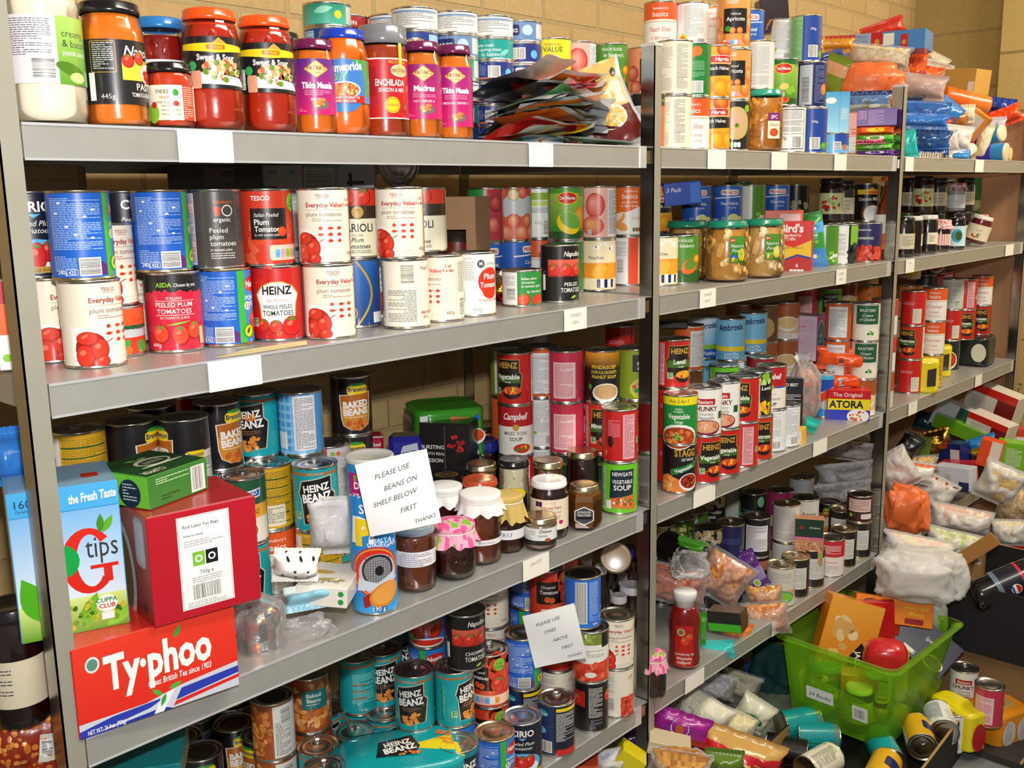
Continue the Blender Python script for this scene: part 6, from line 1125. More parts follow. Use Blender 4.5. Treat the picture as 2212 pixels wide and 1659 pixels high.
define('stripebox', 'box', 'pale blue carton with a large barcode side lying on tins', 'pale barcode carton', 'box', size=(.13, .10, .044), base='b6bcc8', front=lambda A, w, h: (A.bar(4, 4, 50, h-10, False), A.r(66, 0, w, h, 'c9cdd6'), A.r(80, 10, 112, 16, 'k'), A.r(84, 6, 90, 30, 'k')), left=lambda A, w, h: (A.r(0, 0, w, h, 'blue'),))
put('stripebox', 708, .40, UP, -6)
it = put('t_apri', 862, .40, UP+.03, 0, tilt=88, label='tin lying on its side with its round end facing out, under the top shelf', dz=.012)
#  top shelf, nearest bay
GJ = 'sauce jars along the front of the top shelf'
for k, px, y, rot in (('creamy', 113, .052, 12), ('napjar', 254, .050, 14), ('sweet', 468, .048, 0), ('sweet', 584, .048, 2), ('tikka2', 684, .056, 4), ('homep', 748, .040, -2), ('enchi', 834, .050, 4), ('madras', 915, .044, 2), ('tikka', 983, .044, 2), ('babyjar', 374, .036, -4)): put(k, px, y, 'A', rot, group=GJ)
put('lightjar', 362, .115, 'A', 8); put('blklid', 610, .135, 'A', 0); put('grnlid', 660, .150, 'A', 0); put('tealid', 62, .165, 'A', 0)
GT = 'flat fish tins stacked on the top shelf'
for px, y, ks in ((720, .34, [('tuna_w', 0)]*3+[('tuna_w', 5), ('tuna_navy', 6), ('tuna_green', 0)]), (778, .40, ['tuna_dk', 'tuna_dk', 'tuna_dk', 'tuna_y', ('salmon_red', 0), ('salmon_red', 0)]), (836, .35, ['tuna_dk', 'tuna_w', 'tuna_navy', 'tuna_y', ('tuna_grey', 30), 'tuna_w']), (905, .27, ['tuna_dk', 'tuna_navy', 'tuna_w', ('tuna_navy', 4), ('tuna_ham', 0), 'tuna_w']),
                  (990, .24, ['tuna_navy', ('salmon_teal', 0), ('tuna_w', 0), ('tuna_green', 0), ('tuna_grey', 0), 'tuna_w']), (1066, .22, ['tuna_dk', ('tuna_dk', 0), ('tuna_dk', 30), ('tuna_dk', 10), ('tuna_teal', 0), ('tuna_w', 0)]), (1128, .22, ['tuna_dk', ('tuna_ham', 0), ('tuna_ham', 20), ('tuna_navy', 4), ('tuna_dk', 0), ('tuna_grey', 0)])): stack(px, y, 'A', ks, GT)
GF = 'fruit tins stacked on the top shelf of the nearest bay'
for px, y, ks in ((1196, .22, ['t_peach', 'value_y']), (1250, .20, [('ev_peach', 4), ('pinkpeach', 10)]), (1318, .19, [('smart', 4), ('peachs', 0)]), (1392, .17, [('asda_w', 0), ('t_peach', 20)]), (1385, .28, ['pr_peach', 'basics_or'])): stack(px, y, 'A', ks, GF)
put('asda_bk', 1396, .075, 'A', 10, dz=.0, z=LV['A'])
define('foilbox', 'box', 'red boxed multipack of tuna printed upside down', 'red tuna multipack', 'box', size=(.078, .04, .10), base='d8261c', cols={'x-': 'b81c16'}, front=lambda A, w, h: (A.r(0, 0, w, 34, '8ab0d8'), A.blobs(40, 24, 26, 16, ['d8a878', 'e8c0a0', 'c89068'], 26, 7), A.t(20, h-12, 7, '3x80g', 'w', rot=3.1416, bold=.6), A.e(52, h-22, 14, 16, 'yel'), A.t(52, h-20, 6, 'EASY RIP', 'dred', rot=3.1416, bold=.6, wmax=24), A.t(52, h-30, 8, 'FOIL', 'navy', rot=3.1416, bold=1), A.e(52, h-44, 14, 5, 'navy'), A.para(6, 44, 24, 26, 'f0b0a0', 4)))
put('foilbox', 1172, .13, 'A', 4)
SC = ['2a2a30', 'c8281c', 'e8e4dc', '2f8a3a', '3a5aa8', 'd8c02a', 'b8b8bc', 'e07a28', 'd8281c', 'a8301c', '6fae3a', 'd0ccc8', '40404a']
def sachet(i):
 rn = random.Random(i*7+1); c1 = rn.choice(SC); c2 = rn.choice(SC); c3 = rn.choice(SC)
 def fn(d):
  b = MB(); W_, H_ = .145+rn.uniform(-.02, .01), .185; sd = rn.uniform(0, 50); cv = rn.uniform(-.012, .016)
  def f(s, t, side=1):
   x = (s-.5)*W_; y = (t-.5)*H_; z = .0045*noise.noise(Vector((s*3+sd, t*3, sd)))+cv*(4*(s-.5)**2)+side*.0016*math.sin(math.pi*s)*math.sin(math.pi*t)
   return (x, y, z+.002)
  cf = lambda s, t: (c2 if t > .7 else (c3 if abs(s-.5) < .28 and .15 < t < .5 else c1)) if 0.05 < s < .95 else 'cfcfd2'
  b.grid(lambda s, t: f(s, t, 1), 12, 14, 'bag_print', cf); b.grid(lambda s, t: f(1-s, t, -1), 12, 14, 'bag_print', lambda s, t: c1 if s > .1 else 'cfcfd2')
  A = Art(b, lambda u, v, o: Vector(f(.5+u/1000/W_, .5+v/1000/H_, 1))+Vector((0, 0, o+.0006)), 'paper_print'); A.e(0, -22, 32, 20, 'w'); A.blobs(0, -22, 26, 15, ['tom', 'lorg', 'gold', 'grn'], 24, 6, i); A.t(0, 34, 13, rn.choice(['PASTA', 'CHILLI', 'CURRY', 'SAUCE', 'GRAVY', 'FAJITA']), 'w', bold=.8)
  return [('sauce_sachet', mesh_of(b, 'sachet'), -1, (0, 0, 0))]
 return fn
cn = {'d8281c': 'scarlet', '2a2a30': 'black', 'c8281c': 'red', 'e8e4dc': 'white', '2f8a3a': 'green', '3a5aa8': 'blue', 'd8c02a': 'yellow', 'b8b8bc': 'silver', '1c1c20': 'black', 'e07a28': 'orange', '8a8a90': 'grey', 'a8301c': 'brick red', '6fae3a': 'light green', 'd0ccc8': 'pale grey', '40404a': 'slate'}
hp = ['bottom', 'second', 'third', 'fourth', 'fifth', 'sixth', 'seventh', 'eighth', 'ninth', 'tenth', 'eleventh', 'twelfth', 'thirteenth', 'fourteenth', 'fifteenth', 'sixteenth', 'seventeenth', 'eighteenth', 'nineteenth', 'twentieth', 'twenty first', 'top']
for i in range(22):
 rn = random.Random(i*7+1); c1 = rn.choice(SC)
 define('sach%d' % i, 'box', '%s recipe sachet, %s from the bottom of the heap on the top shelf' % (cn[c1], hp[i]) if i else 'bottom recipe sachet of the heap on the top shelf', 'sachet', 'sachet', fn=sachet(i), size=(.13, .17, .004), base='w')
 r2 = random.Random(i); px = 1200+r2.uniform(-62, 55); t = i/21
 put('sach%d' % i, px-18*t, .095+r2.uniform(-.008, .022), 'A', r2.uniform(-40, 40)-30, dz=.0050*i+.004+.012*t, tilt=r2.uniform(-6, 12), lean=r2.uniform(-9, 9)+(8 if px > 1220 else -8), group='flat recipe sachets heaped on the top shelf', ctx='pile')
define('pastabag', 'bag', 'tan noodle packet standing up behind the sachet heap', 'tan noodle packet', 'packet', size=(.135, .17, .018), base='b8bcc0', seed=4, colfn=lambda s, t, side: 'b8bcc0' if side > 0 or s < -.6 or s > .93 else ('d8b468' if t > -.15 else '6a1a14'), front=lambda A, w, h: (A.e(10, -30, 34, 26, 'e8dcc0'), A.blobs(10, -32, 26, 18, ['e8c060', 'd8a840', 'f0d890'], 40, 5), A.e(50, 54, 6, 9, 'k'), A.t(50, 48, 6, 'O', 'w', bold=.6), A.disc(-10, 40, 34, 26, 'c89a50', 'e8cc90')))
put('pastabag', 1335, .075, 'A', 6, tilt=-14, lean=-22, dz=.006, ctx='pile')
define('greybag', 'bag', 'silver grey foil packet lying over the back of the sachet heap', 'silver foil packet', 'packet', size=(.24, .13, .012), base='a8aaac', seed=9, mat='bag_print')
put('greybag', 1180, .15, 'A', -6, tilt=-52, lean=8, dz=.035, ctx='pile')
#  top shelf, middle bay
G2 = 'fruit tins stacked on the top shelf of the middle bay'
D['ev_cream']['h'] = .11
for px, y, ks in ((1426, .20, ['basics_or', ('asda_w', -30), ('basics_peach', 0)]), (1454, .07, [('ev_cream', 0), ('ev_cream', 8)]), (1487, .16, [('basics_peach', 30), 't_peach', ('w_orange', 10)]), (1494, .06, ['basics_peach', 'sains_grn']), (1532, .15, ['t_apri', 'harvin', ('natfin', 0)]),
                  (1538, .05, ['harvin', ('harvin', 10)]), (1581, .05, [('t_apple', 0), ('t_apri', -6), ('t_apri', 4, -.004)]), (1600, .16, ['pr_cock', 'prunes_b', ('pr_cock', 12), ]), (1640, .17, ['wprint', ('wprint', 40)]), (1664, .14, ['pr_pear', ('gold_seg', 0, .006)]), (1704, .046, [('bw_nut', 0), ('delm_cock', 0, -.022)]),
                  (1751, .042, [('prunes_b', -10), ('navy_bar', 0, -.006), ('prunes_b', 6, -.016)]), (1730, .15, ['wprint', 'camp_min', 'srb'])): stack(px, y, 'A', ks, G2)
put('potspc', 1645, .058, 'A', -4); a = ITEMS[-1]; on(a, 'wnut', 0, -.014, 0, label='white print tin on the teal lid of the top shelf peach jar')
put('wprint', 1686, .13, LV['A']+.222, 0, lean=8, label='white print tin tipped over on top of the fruit tins')
put('pr_cock', 1614, .10, LV['A']+.222, 0, label='royal blue fruit tin at the head of the stacks in the middle bay')
pk('dark purple chocolate box standing behind the top shelf tins', 1668, 36, .30, 62, 70, .05, '2a1a24', kind='box', cat='box', rot=18, lean=-6, art=lambda A, w, h: (A.leaf(14, 18, 18, 4, .8, 'a8683a'), A.leaf(20, 30, 14, 4, .4, 'a8683a'), A.leaf(12, 8, 12, 3, 1.2, 'a8683a')))
pk('tall sky blue drink carton with a cloud picture', 1800, 244, .06, 56, 84, .06, '5fb8e4', kind='box', cat='carton', name='drink_carton', rot=14, art=lambda A, w, h: (A.g(0, 0, w, h, 'a8dcf2', '4fa8dc', 4), A.e(20, h-22, 14, 8, 'w'), A.r(w*.62, 0, w*.63, h, '3a90c8'), A.para(w*.7, h*.3, w*.25, h*.3, 'w', 3)))
T('bluepot', 'sky blue dessert tin with a yellow flower', 'sky blue dessert tin', '6fb8e8', lambda A, H: (A.r(0, H*.4, 60, H, '2a4fa8'), A.e(-26, H-24, 10, 8, 'yel'), A.bar(0, 10, 18, H-30, False), A.e(30, 14, 6, 8, 'org')), h=.055)
put('bluepot', 1800, .045, 'A', 0)
pk('pink and grey biscuit sleeve end standing on the top shelf', 1838, 288, .08, 18, 84, .04, 'd8786a', kind='box', cat='packet', rot=10, art=lambda A, w, h: (A.r(0, 0, w, h*.4, 'b8b4b0'), A.para(2, 4, w-4, h-8, 'w', 4)))
GP = 'wrapped packs piled at the right end of the top shelf in the middle bay'
for d, px, py, w, h, c, c2, x in (('flat purple snack packet at the bottom of the pile', 1890, 330, 84, 14, '6a2a9a', 'lgry', 0), ('green sweet packet above the purple one', 1888, 318, 82, 15, '5fc02a', 'lgry', 2), ('thin bright pink packet between two green ones', 1878, 306, 60, 9, 'd81a6a', 'w', -3), ('green sweet packet with pale lettering under the orange one', 1890, 299, 84, 18, '4fb82a', 'w', 2), ('orange snack packet with a yellow oval', 1890, 282, 84, 20, 'f0601c', 'yel', 3), ('purple chocolate multipack with a barcode', 1894, 255, 82, 36, '5a2a8a', 'b88ad0', 0)):
 pk(d, px, py, .055, w, h, .07, c, rot=x, kind='box' if 'multipack' in d else 'bag', group=GP, seal=.003, p=6, art=(lambda A, w_, h_, c2=c2: (A.e(0, 0, w_*.5, h_*.5, c2),)) if 'multi' not in d else (lambda A, w_, h_: (A.bar(6, h_*.45, 18, h_*.4, True, 'b88ad0'), A.para(32, 4, 40, h_-8, 'b88ad0', 3.4))))
pk('shiny blue and clear packet of olives with a moon shape', 1876, 222, .12, 96, 50, .05, '5a7aa8', cat='packet', rot=8, st=[(-1, -.2, 'b8b8ac'), (.6, 1, '22346a')], art=lambda A, w, h: (A.e(-10, -6, 14, 9, '8a8a2a'), A.e(14, -10, 18, 5, 'w')))
pk('orange red carrier bag heaped on the top shelf above the purple packs', 1870, 182, .20, 150, 82, .16, 'e8542a', kind='sack', cat='carrier bag', mat='orange_film', inside=(['d8502a', 'c8442a', 'e06a3a'], 'matte_print'), amp=.2, name='carrier_bag')
pk('knotted tail of an orange carrier bag hanging beside the far post', 1932, 200, .10, 44, 64, .04, 'f04a1c', kind='sack', cat='carrier bag', mat='orange_film', inside=('f05a2a', 'matte_print'), amp=.3, name='carrier_bag')
pk('olive green crisp packet standing at the end of the tins', 1800, 165, .20, 60, 90, .03, '7a8a2a', rot=-30, lean=24, st=[(.1, .6, 'd8a078')])
pk('bag of pale oats lying on the orange carrier bag', 1896, 124, .22, 140, 54, .08, 'd8c8a0', rot=4, lean=8, mat='clear_film', inside=(['d8c49a', 'c8b080', 'e8dcb8'], 'grain'), art=lambda A, w, h: (A.blobs(-w*.7, 4, w*.25, h*.4, ['8a9ac8', 'c8c8d8'], 14, 5),))
pk('blue flat oats carton lying on its side at the top of the heap', 1910, 96, .30, 182, 40, .14, '4a86c8', kind='box', cat='box', rot=-12, art=lambda A, w, h: (A.r(0, 0, w*.42, h, '9ab4d8'), A.r(w*.40, 0, w*.53, h, 'c8201c'), A.e(w*.47, h*.5, 8, 10, 'gold'), A.para(6, 4, w*.34, h-10, 'dgry', 3), A.r(w*.54, h*.3, w*.66, h*.9, 'f0eee0'), A.r(w*.73, h*.1, w*.81, h*.8, 'c8201c'), A.e(w*.77, h*.4, 6, 8, 'gold')))
pk('golden crisp packet at the back left of the heap', 1745, 98, .34, 70, 36, .04, 'd89a1c', rot=-6)
pk('golden crisp packet with a barcode behind the oats', 1800, 96, .33, 90, 36, .04, 'd8921c', rot=6, st=[(.6, 1, 'b83a1c')], art=lambda A, w, h: (A.bar(-20, -14, 18, 20, True),))
pk('red foil packet poking up at the very top of the heap', 1908, 66, .42, 92, 40, .04, 'c8301c', lean=-18, rot=10)
pk('dark blue and white packet under the oats bag', 1790, 122, .24, 60, 20, .04, '1c3aa0', lean=-14, art=lambda A, w, h: A.e(-6, 0, w*.3, h*.4, 'w'))
pk('clear multipack of small pink wafers with a red edge', 1990, 188, .16, 104, 54, .06, 'c8a8a0', rot=-4, lean=10, mat='bag_print', art=lambda A, w, h: ([A.r(-w*.8+i*14, -h*.7, -w*.8+i*14+8, h*.6, 'e0c0b8') for i in range(7)], A.r(w*.75, -h*.7, w*.9, h*.7, 'd8281c')))
pk('crumpled orange and yellow sweet packet on the wafers', 1990, 158, .20, 90, 34, .04, 'f0641c', rot=0, lean=12, art=lambda A, w, h: (A.e(6, 0, 20, 12, 'f8b06a'), A.e(6, 0, 14, 8, 'd8401c')))
pk('clear cellophane packet with a red tail behind the cardboard box', 2010, 150, .32, 90, 40, .05, 'c8b8a8', rot=-4, lean=20, mat='milky_film', inside=('b89a80', 'matte_print'))
pk('bright orange packet under the blue oats carton', 1975, 138, .24, 56, 52, .07, 'e8541c')
#  top shelf, far bay
pk('tan cardboard box resting on packets by the brown board', 2078, 178, .22, 92, 52, .11, 'c89a4a', kind='box', cat='box', mat='cardboard', name='cardboard_box', rot=-28, lean=5, art=lambda A, w, h: (A.r(w*.84, 6, w*.98, h*.5, 'e8e0d0'),))
def roll(d):
 b = MB(); r, L = d['r'], d['L']; M = Matrix.Translation((0, 0, r)) @ Matrix.Rotation(math.pi/2, 4, 'Y') @ Matrix.Translation((0, 0, -L/2))
 b.lathe([(0, 0), (r*.7, .001), (r*.96, .003), (r, .008), (r, L*.25), (r, L*.5), (r, L*.75), (r, L-.008), (r*.96, L-.003), (r*.7, L-.001), (0, L)], 28, d.get('mat', 'card_print'), d['cols'], mtx=M)
 return [(d.get('kind', 'biscuit_roll'), mesh_of(b, 'roll'), -1, (0, 0, 0))]
def rl(desc, px, py, Y, r, L, cols, rot=0, lean=0, cat='packet', group=None, **kw):
 PKN[0] += 1; key = 'pk%d' % PKN[0]; D[key] = dict(_='roll', desc=desc, short=cat, cat=cat, fn=roll, r=r, L=L, cols=cols, h=2*r, size=(L, 2*r, 2*r), **kw); p = at_px(px, py, Y)
 M = Matrix.Rotation(cam_yaw(p)+math.radians(rot), 4, 'Z') @ Matrix.Rotation(math.radians(lean), 4, 'Y'); spawn(key, p-Vector((0, 0, r)), M, None, group); return ITEMS[-1]
rl('orange biscuit tube with a bright orange round end, far top shelf', 2080, 218, .16, .035, .17, ['orange' if 0 else 'ee6a1c']*5+['f07a2a']*5, 24, 14)
for d, px, py, Y, w, h, th, c, lean, rot in (
 ('blue crinkled bread bag in the middle of the far top shelf', 1994, 250, .10, 108, 62, .07, '2a62b0', 6, 4), ('deep blue packet end standing over the bread bag', 2042, 246, .12, 56, 60, .05, '3a86d0', 40, 0), ('bright blue crumpled bag under the bread bag', 1990, 262, .06, 110, 34, .05, '2f78d0', 4, 0),
 ('navy glossy packet by the far post', 1970, 232, .16, 50, 50, .05, '18223c', 0, 0), ('blue and black glossy bag low on the far top shelf', 2004, 308, .06, 92, 56, .07, '24508a', 6, 4), ('blue padded packet edge below the glossy bag', 2012, 322, .045, 70, 20, .05, '2f6ac8', 0, 0),
 ('brown biscuit packet beside the orange tube', 2066, 258, .10, 50, 48, .05, 'a8682a', 10, 0), ('crumpled cream paper packet over brown biscuits', 2090, 246, .07, 30, 40, .03, 'f0dfb8', 0, 10), ('blue packet with a cream end at the board', 2156, 228, .16, 70, 34, .05, '1c3a9a', 10, 0), ('orange and white bread bag end by the board', 2166, 254, .10, 76, 40, .06, 'f04a14', -20, 0),
 ('red packet behind the cream crumpled paper', 2036, 268, .12, 34, 40, .04, 'c8281c', 20, 0), ('cream crumpled tissue packet in the middle of the heap', 2068, 298, .06, 60, 54, .05, 'ece4da', 10, 0), ('pale pinkish crumpled bag between blue packets', 2044, 308, .07, 50, 50, .05, 'ddd0cc', -8, 0),
 ('long cream packet standing on end near the rolls', 2124, 308, .08, 30, 78, .05, 'e8d8b0', 12, 0), ('bright blue packet at the front edge by the rolls', 2068, 338, .045, 50, 26, .04, '2f8ad0', 0, 0), ('tan flat packet at the front edge of the far top shelf', 1996, 338, .045, 76, 16, .05, 'b09a78', 2, 0), ('cream paper scrap at the front edge', 2040, 338, .04, 34, 24, .03, 'e8d8a0', 0, 0),
 ('cream soft packet hanging by the far right post', 2186, 280, .10, 44, 70, .05, 'e4d2ac', 14, 0), ('orange striped box corner in the far heap', 2050, 288, .09, 30, 34, .04, 'e8501c', 20, 0), ('red box end beside the cream packet', 2094, 298, .10, 22, 40, .04, 'd8301c', 0, 0), ('dark olive bag by the board', 2150, 240, .20, 60, 30, .05, '6a5a24', 0, 0), ('white crushed packet far behind on the top shelf', 2020, 130, .36, 60, 30, .05, 'd8ccb0', 30, 0), ('pale grey plastic packet in front of the far orange bag', 2150, 268, .07, 44, 30, .04, 'c8c0cc', 0, 0)):
 pk(d, px, py, Y, w, h, th, c, lean=lean, rot=rot, wr=.10, group='soft packets heaped on the far top shelf')
pk('turquoise plastic bag corner hanging by the far post', 1964, 312, .035, 34, 62, .03, '2ac0b8', mat='bag_print', lean=-10, wr=.15, cat='bag')
pk('yellow and orange biscuit box standing on its corner', 2104, 268, .06, 44, 56, .05, 'e88a1c', kind='box', cat='box', lean=38, rot=-14, art=lambda A, w, h: (A.r(8, 8, w-10, h-12, 'd8c8c0'),))
rl('blue and cream kitchen roll end on, front of the far top shelf', 2145, 330, .05, .032, .10, ['e0cfa8']*3+['2a8ad0']*2+['3a2ab0']*5, 160, 0, kind='kitchen_roll')
rl('blue and cream roll on top of its neighbour by the board', 2140, 292, .08, .030, .10, ['e8d8b8']*3+['2a9ad0']*3+['3a2ab0']*4, 150, 6, kind='kitchen_roll')
rl('cream paper tube at the front right corner of the far top shelf', 2170, 334, .045, .024, .05, ['e0c890']*10, 170, 0, kind='paper_tube')
rl('blue and white roll standing left of the kitchen rolls', 2092, 326, .05, .020, .06, ['2a5ad0']*4+['ece4d0']*6, 60, -20, kind='paper_roll')
rl('green bottle lying at the very right of the far top shelf', 2206, 322, .09, .022, .09, ['1f7a3a']*10, 20, 0, cat='bottle', mat='paint_gloss', kind='green_bottle')
#  second shelf, middle bay
G3 = 'fruit tins on the second shelf of the middle bay'
put('peachs', 1474, 614, 'B', -4, group=G3); put('potpeach', 1568, 610, 'B', -2); put('potpear', 1656, 602, 'B', -4); put('potback', 1492, .145, 'B', 0)
put('peaches_w', 1430, .135, 'B', 10, group=G3); stack(1434, .22, 'B', [('pr_peach', 0), ('harvin', 20)], G3)
pk('blue three pack carton on top of the pear tins', 1470, 418, .20, 80, 48, .06, '2a52b8', kind='box', cat='box', rot=10, lean=-4, art=lambda A, w, h: (A.t(24, h-22, 10, '3 Pack', 'w', shear=.2, bold=.6, wmax=36), A.r(w*.7, 4, w-3, h-4, '3f7ad8')))
stack(1502, .25, 'B', [('pr_pear', 30), ('pr_pear', 0)], G3); stack(1568, .21, 'B', [('pr_pear', 20), ('pr_pear', 4)], G3); stack(1618, .19, 'B', [('grapes', 0), ('peasw', -10)], G3); stack(1590, .33, 'B', [('pr_pear', 0), ('greent', 0)], G3); stack(1640, .30, 'B', [('oliveb', 0), ('oliveb', 0)], G3)
stack(1672, .22, 'B', [('wprint', 0), ('pr_cherry', 0)], G3); stack(1715, .30, 'B', [('blackchunk', 0), ('blackchunk', 0)], G3); stack(1745, .20, 'B', [('greent', 0)], G3)
put('jamdark', 1738, .36, 'B', 0, dz=0); stack(1776, .16, 'B', [('grapes', -50), ('jamberry', 0)], None); stack(1816, .14, 'B', [('rasp', -30), ('jamdark', 0)], None); stack(1866, .12, 'B', [('rasp', 60), ('blkcoco', 0)], G3)
put('grapes', 1820, 572, 'B', 8, group=G3); put('rasp', 1872, 567, 'B', -6, group=G3); put('peasw', 1786, .09, 'B', -10, group=G3)
put('orangeb', 1912, .052, 'B', 0, group='amber squash bottles by the post'); put('orangeb', 1906, .15, 'B', 0, group='amber squash bottles by the post')
def bird(A, w, h):
 A.r(0, 0, w, h, 'f0c01c'); A.poly([(0, 0), (w, 0), (w, h*.30), (w*.6, h*.36), (0, h*.22)], 'b82018'); A.poly([(0, h*.22), (w*.6, h*.36), (w, h*.30), (w, h*.34), (w*.6, h*.40), (0, h*.25)], '2a3a9a'); A.poly([(0, h*.6), (w*.5, h*.52), (w, h*.66), (w, h), (0, h)], 'd8201c')
 A.t(w*.42, h*.80, h*.15, "Bird's", 'w', bold=1.8, wmax=w*.66); A.t(w*.4, h*.72, h*.06, 'Strawberry', 'w', bold=.4); A.t(w*.4, h*.65, h*.06, 'Trifle', 'w', bold=.4); A.t(w*.4, h*.5, h*.045, 'You make it special', 'dred', shear=.2); A.t(w*.6, h*.16, h*.07, '6', 'w', bold=.6); gda(A, w*.4, h*.05, 4, w*.09, h*.07, ('w',))
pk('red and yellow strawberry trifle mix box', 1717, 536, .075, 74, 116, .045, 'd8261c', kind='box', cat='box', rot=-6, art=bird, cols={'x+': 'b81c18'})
pk('orange carton behind the trifle mix', 1684, 474, .14, 96, 40, .04, 'e0581c', kind='box', cat='box', rot=4, art=lambda A, w, h: (A.rr(w*.5, h*.3, w*.94, h*.8, 1, 'e8c8c0'),))
pk('green and blue sweet bag hanging between the trifle box and tins', 1762, 520, .09, 40, 124, .03, '3f9a4a', lean=-8, st=[(-1, -.3, '4a90d8'), (.3, .6, '5fb8e8')], wr=.1, cat='bag', art=lambda A, w, h: A.blobs(0, 0, w*.6, h*.6, ['3a8ad8', 'lgrn', 'w'], 12, 5))
#  second shelf, far bay: home made jams
G4 = 'jam jars on the far end of the second shelf'
for k, px, y, rot in (('jamdark', 1950, .05, 30), ('jamblack', 1968, .045, 60), ('jamblack', 2001, .05, 0), ('gingham', 2030, .055, 0), ('teallabel', 2062, .05, 10)): put(k, px, y, 'B', rot, group=G4)
put('rhubarb', 2103, .06, 'B', 0, lean=16, dz=.011)
Z2 = LV['B']
for k, px, y, b_ in (('jamberry', 1987, .14, 'jamdark'), ('jamdark', 2018, .15, 'jamdark'), ('floral', 2058, .14, 'jamdark'), ('greent', 2090, .20, 'greent'), ('jamdark', 1960, .22, 'greent'), ('jamblack', 2036, .25, 'greent'), ('jamdark', 2078, .13, 'jamdark')): a = put(b_, px, y, 'B', 0, group=G4); on(a, k, 0, group=G4)
put('gingham', 2112, .14, 'B', 0, group=G4)
#  third shelf, nearest bay: tea boxes
def typhoo(A, w, h):
 k = w/100; A.g(0, 0, w, h, 'd8261c', 'e03a26', 3)
 A.poly([(0, 0), (w, 0), (w, h*.30), (w*.62, h*.24), (w*.40, h*.16), (0, h*.16)], 'c8ccd8'); A.poly([(0, 0), (w*.42, h*.09), (w*.52, h*.16), (w*.2, h*.14), (0, h*.08)], '2a3aa8'); A.poly([(w*.58, h*.08), (w, h*.16), (w, h*.24), (w*.62, h*.20)], '2a3aa8')
 A.poly([(w*.56, h*.02), (w, h*.10), (w, h*.14), (w*.58, h*.07)], 'd8261c'); A.poly([(0, 0), (w*.56, 0), (w*.5, h*.05), (0, h*.01)], '22329c'); A.poly([(w*.44, 0), (w*.5, 0), (w*.58, h*.22), (w*.50, h*.2)], 'e8e8f0')
 A.t(w*.50, h*.45, h*.38, 'Ty·phoo', 'w', bold=1.8, wmax=w*.66); A.t(w*.62, h*.33, h*.075, 'Great British Tea since 1903', 'w', shear=.15, bold=.6, wmax=w*.40)
 A.leaf(w*.60, h*.80, h*.16, h*.035, 1.1, '3a9a3a'); A.leaf(w*.50, h*.19, h*.15, h*.032, 2.4, '4faa3a'); A.leaf(w*.54, h*.24, h*.16, h*.032, .25, '4faa3a'); A.leaf(w*.52, h*.20, h*.15, h*.03, 4.3, '3a9a3a')
 A.e(w*.11, h*.78, h*.075, h*.09, 'd8dcd8'); A.e(w*.11, h*.78, h*.055, h*.065, '5a8a7a'); A.t(w*.16, h*.02, h*.05, 'NET WT: 26.4oz. (750g)', 'w', bold=.6, wmax=w*.22)
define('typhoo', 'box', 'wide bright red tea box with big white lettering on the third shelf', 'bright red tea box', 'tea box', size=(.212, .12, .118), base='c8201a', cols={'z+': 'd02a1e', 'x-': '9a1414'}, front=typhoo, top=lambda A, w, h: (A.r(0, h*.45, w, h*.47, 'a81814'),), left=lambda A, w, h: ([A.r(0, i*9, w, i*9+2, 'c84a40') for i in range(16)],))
def redlabel(A, w, h):
 q = w; w = w*.86; A.r(w*.30, h*.08, w*.86, h*.94, 'f2efec'); A.r(w*.30+1.2, h*.08+1.2, w*.86-1.2, h*.94-1.2, 'dgry'); A.r(w*.30+1.7, h*.08+1.7, w*.86-1.7, h*.94-1.7, 'f2efec'); A.t(w*.36, h*.83, 4.4, 'Red Label Tea Bags', 'char', 'l', .4, wmax=w*.4); A.t(w*.36, h*.75, 3.4, 'How to store', 'char', 'l', .6); A.para(w*.36, h*.64, w*.42, 10, 'gry', 3)
 A.r(w*.44, h*.47, w*.57, h*.60, '7ab83a'); A.e(w*.505, h*.535, 5, 5, 'w'); A.e(w*.505, h*.535, 3, 3, '7ab83a'); A.r(w*.58, h*.47, w*.71, h*.60, 'k'); A.e(w*.645, h*.535, 5, 5, 'w'); A.e(w*.645, h*.535, 3, 3, 'k'); A.t(w*.58, h*.39, 5, '750g e', 'char'); A.para(w*.42, h*.31, w*.32, 8, 'gry', 3); A.bar(w*.42, h*.16, w*.30, h*.14, True); A.para(w*.36, h*.10, w*.42, 6, 'gry', 2.4)
define('redlabel', 'box', 'dark red tea bag box showing a white information panel and cup picture', 'dark red tea box', 'tea box', size=(.145, .13, .145), base='b01626', cols={'z+': 'a8242a', 'x-': '6a1a1c'}, front=redlabel, left=lambda A, w, h: (A.g(0, 0, w, h, '8a2018', 'c0705a', 5), A.e(w*.15, h*.30, w*.40, h*.52, 'd8d4d0', 24), A.e(w*.12, h*.30, w*.34, h*.45, '8a6a3a', 24), A.rr(w*.62, h*.50, w*.90, h*.95, 10, 'c4c4c8'), A.rr(w*.66, h*.55, w*.86, h*.91, 8, 'd8d8dc'), A.e(w*.78, h*.12, 8, 8, '4a3430')), top=lambda A, w, h: (A.r(2, 2, w-2, 3.2, 'd8c0c0'),))
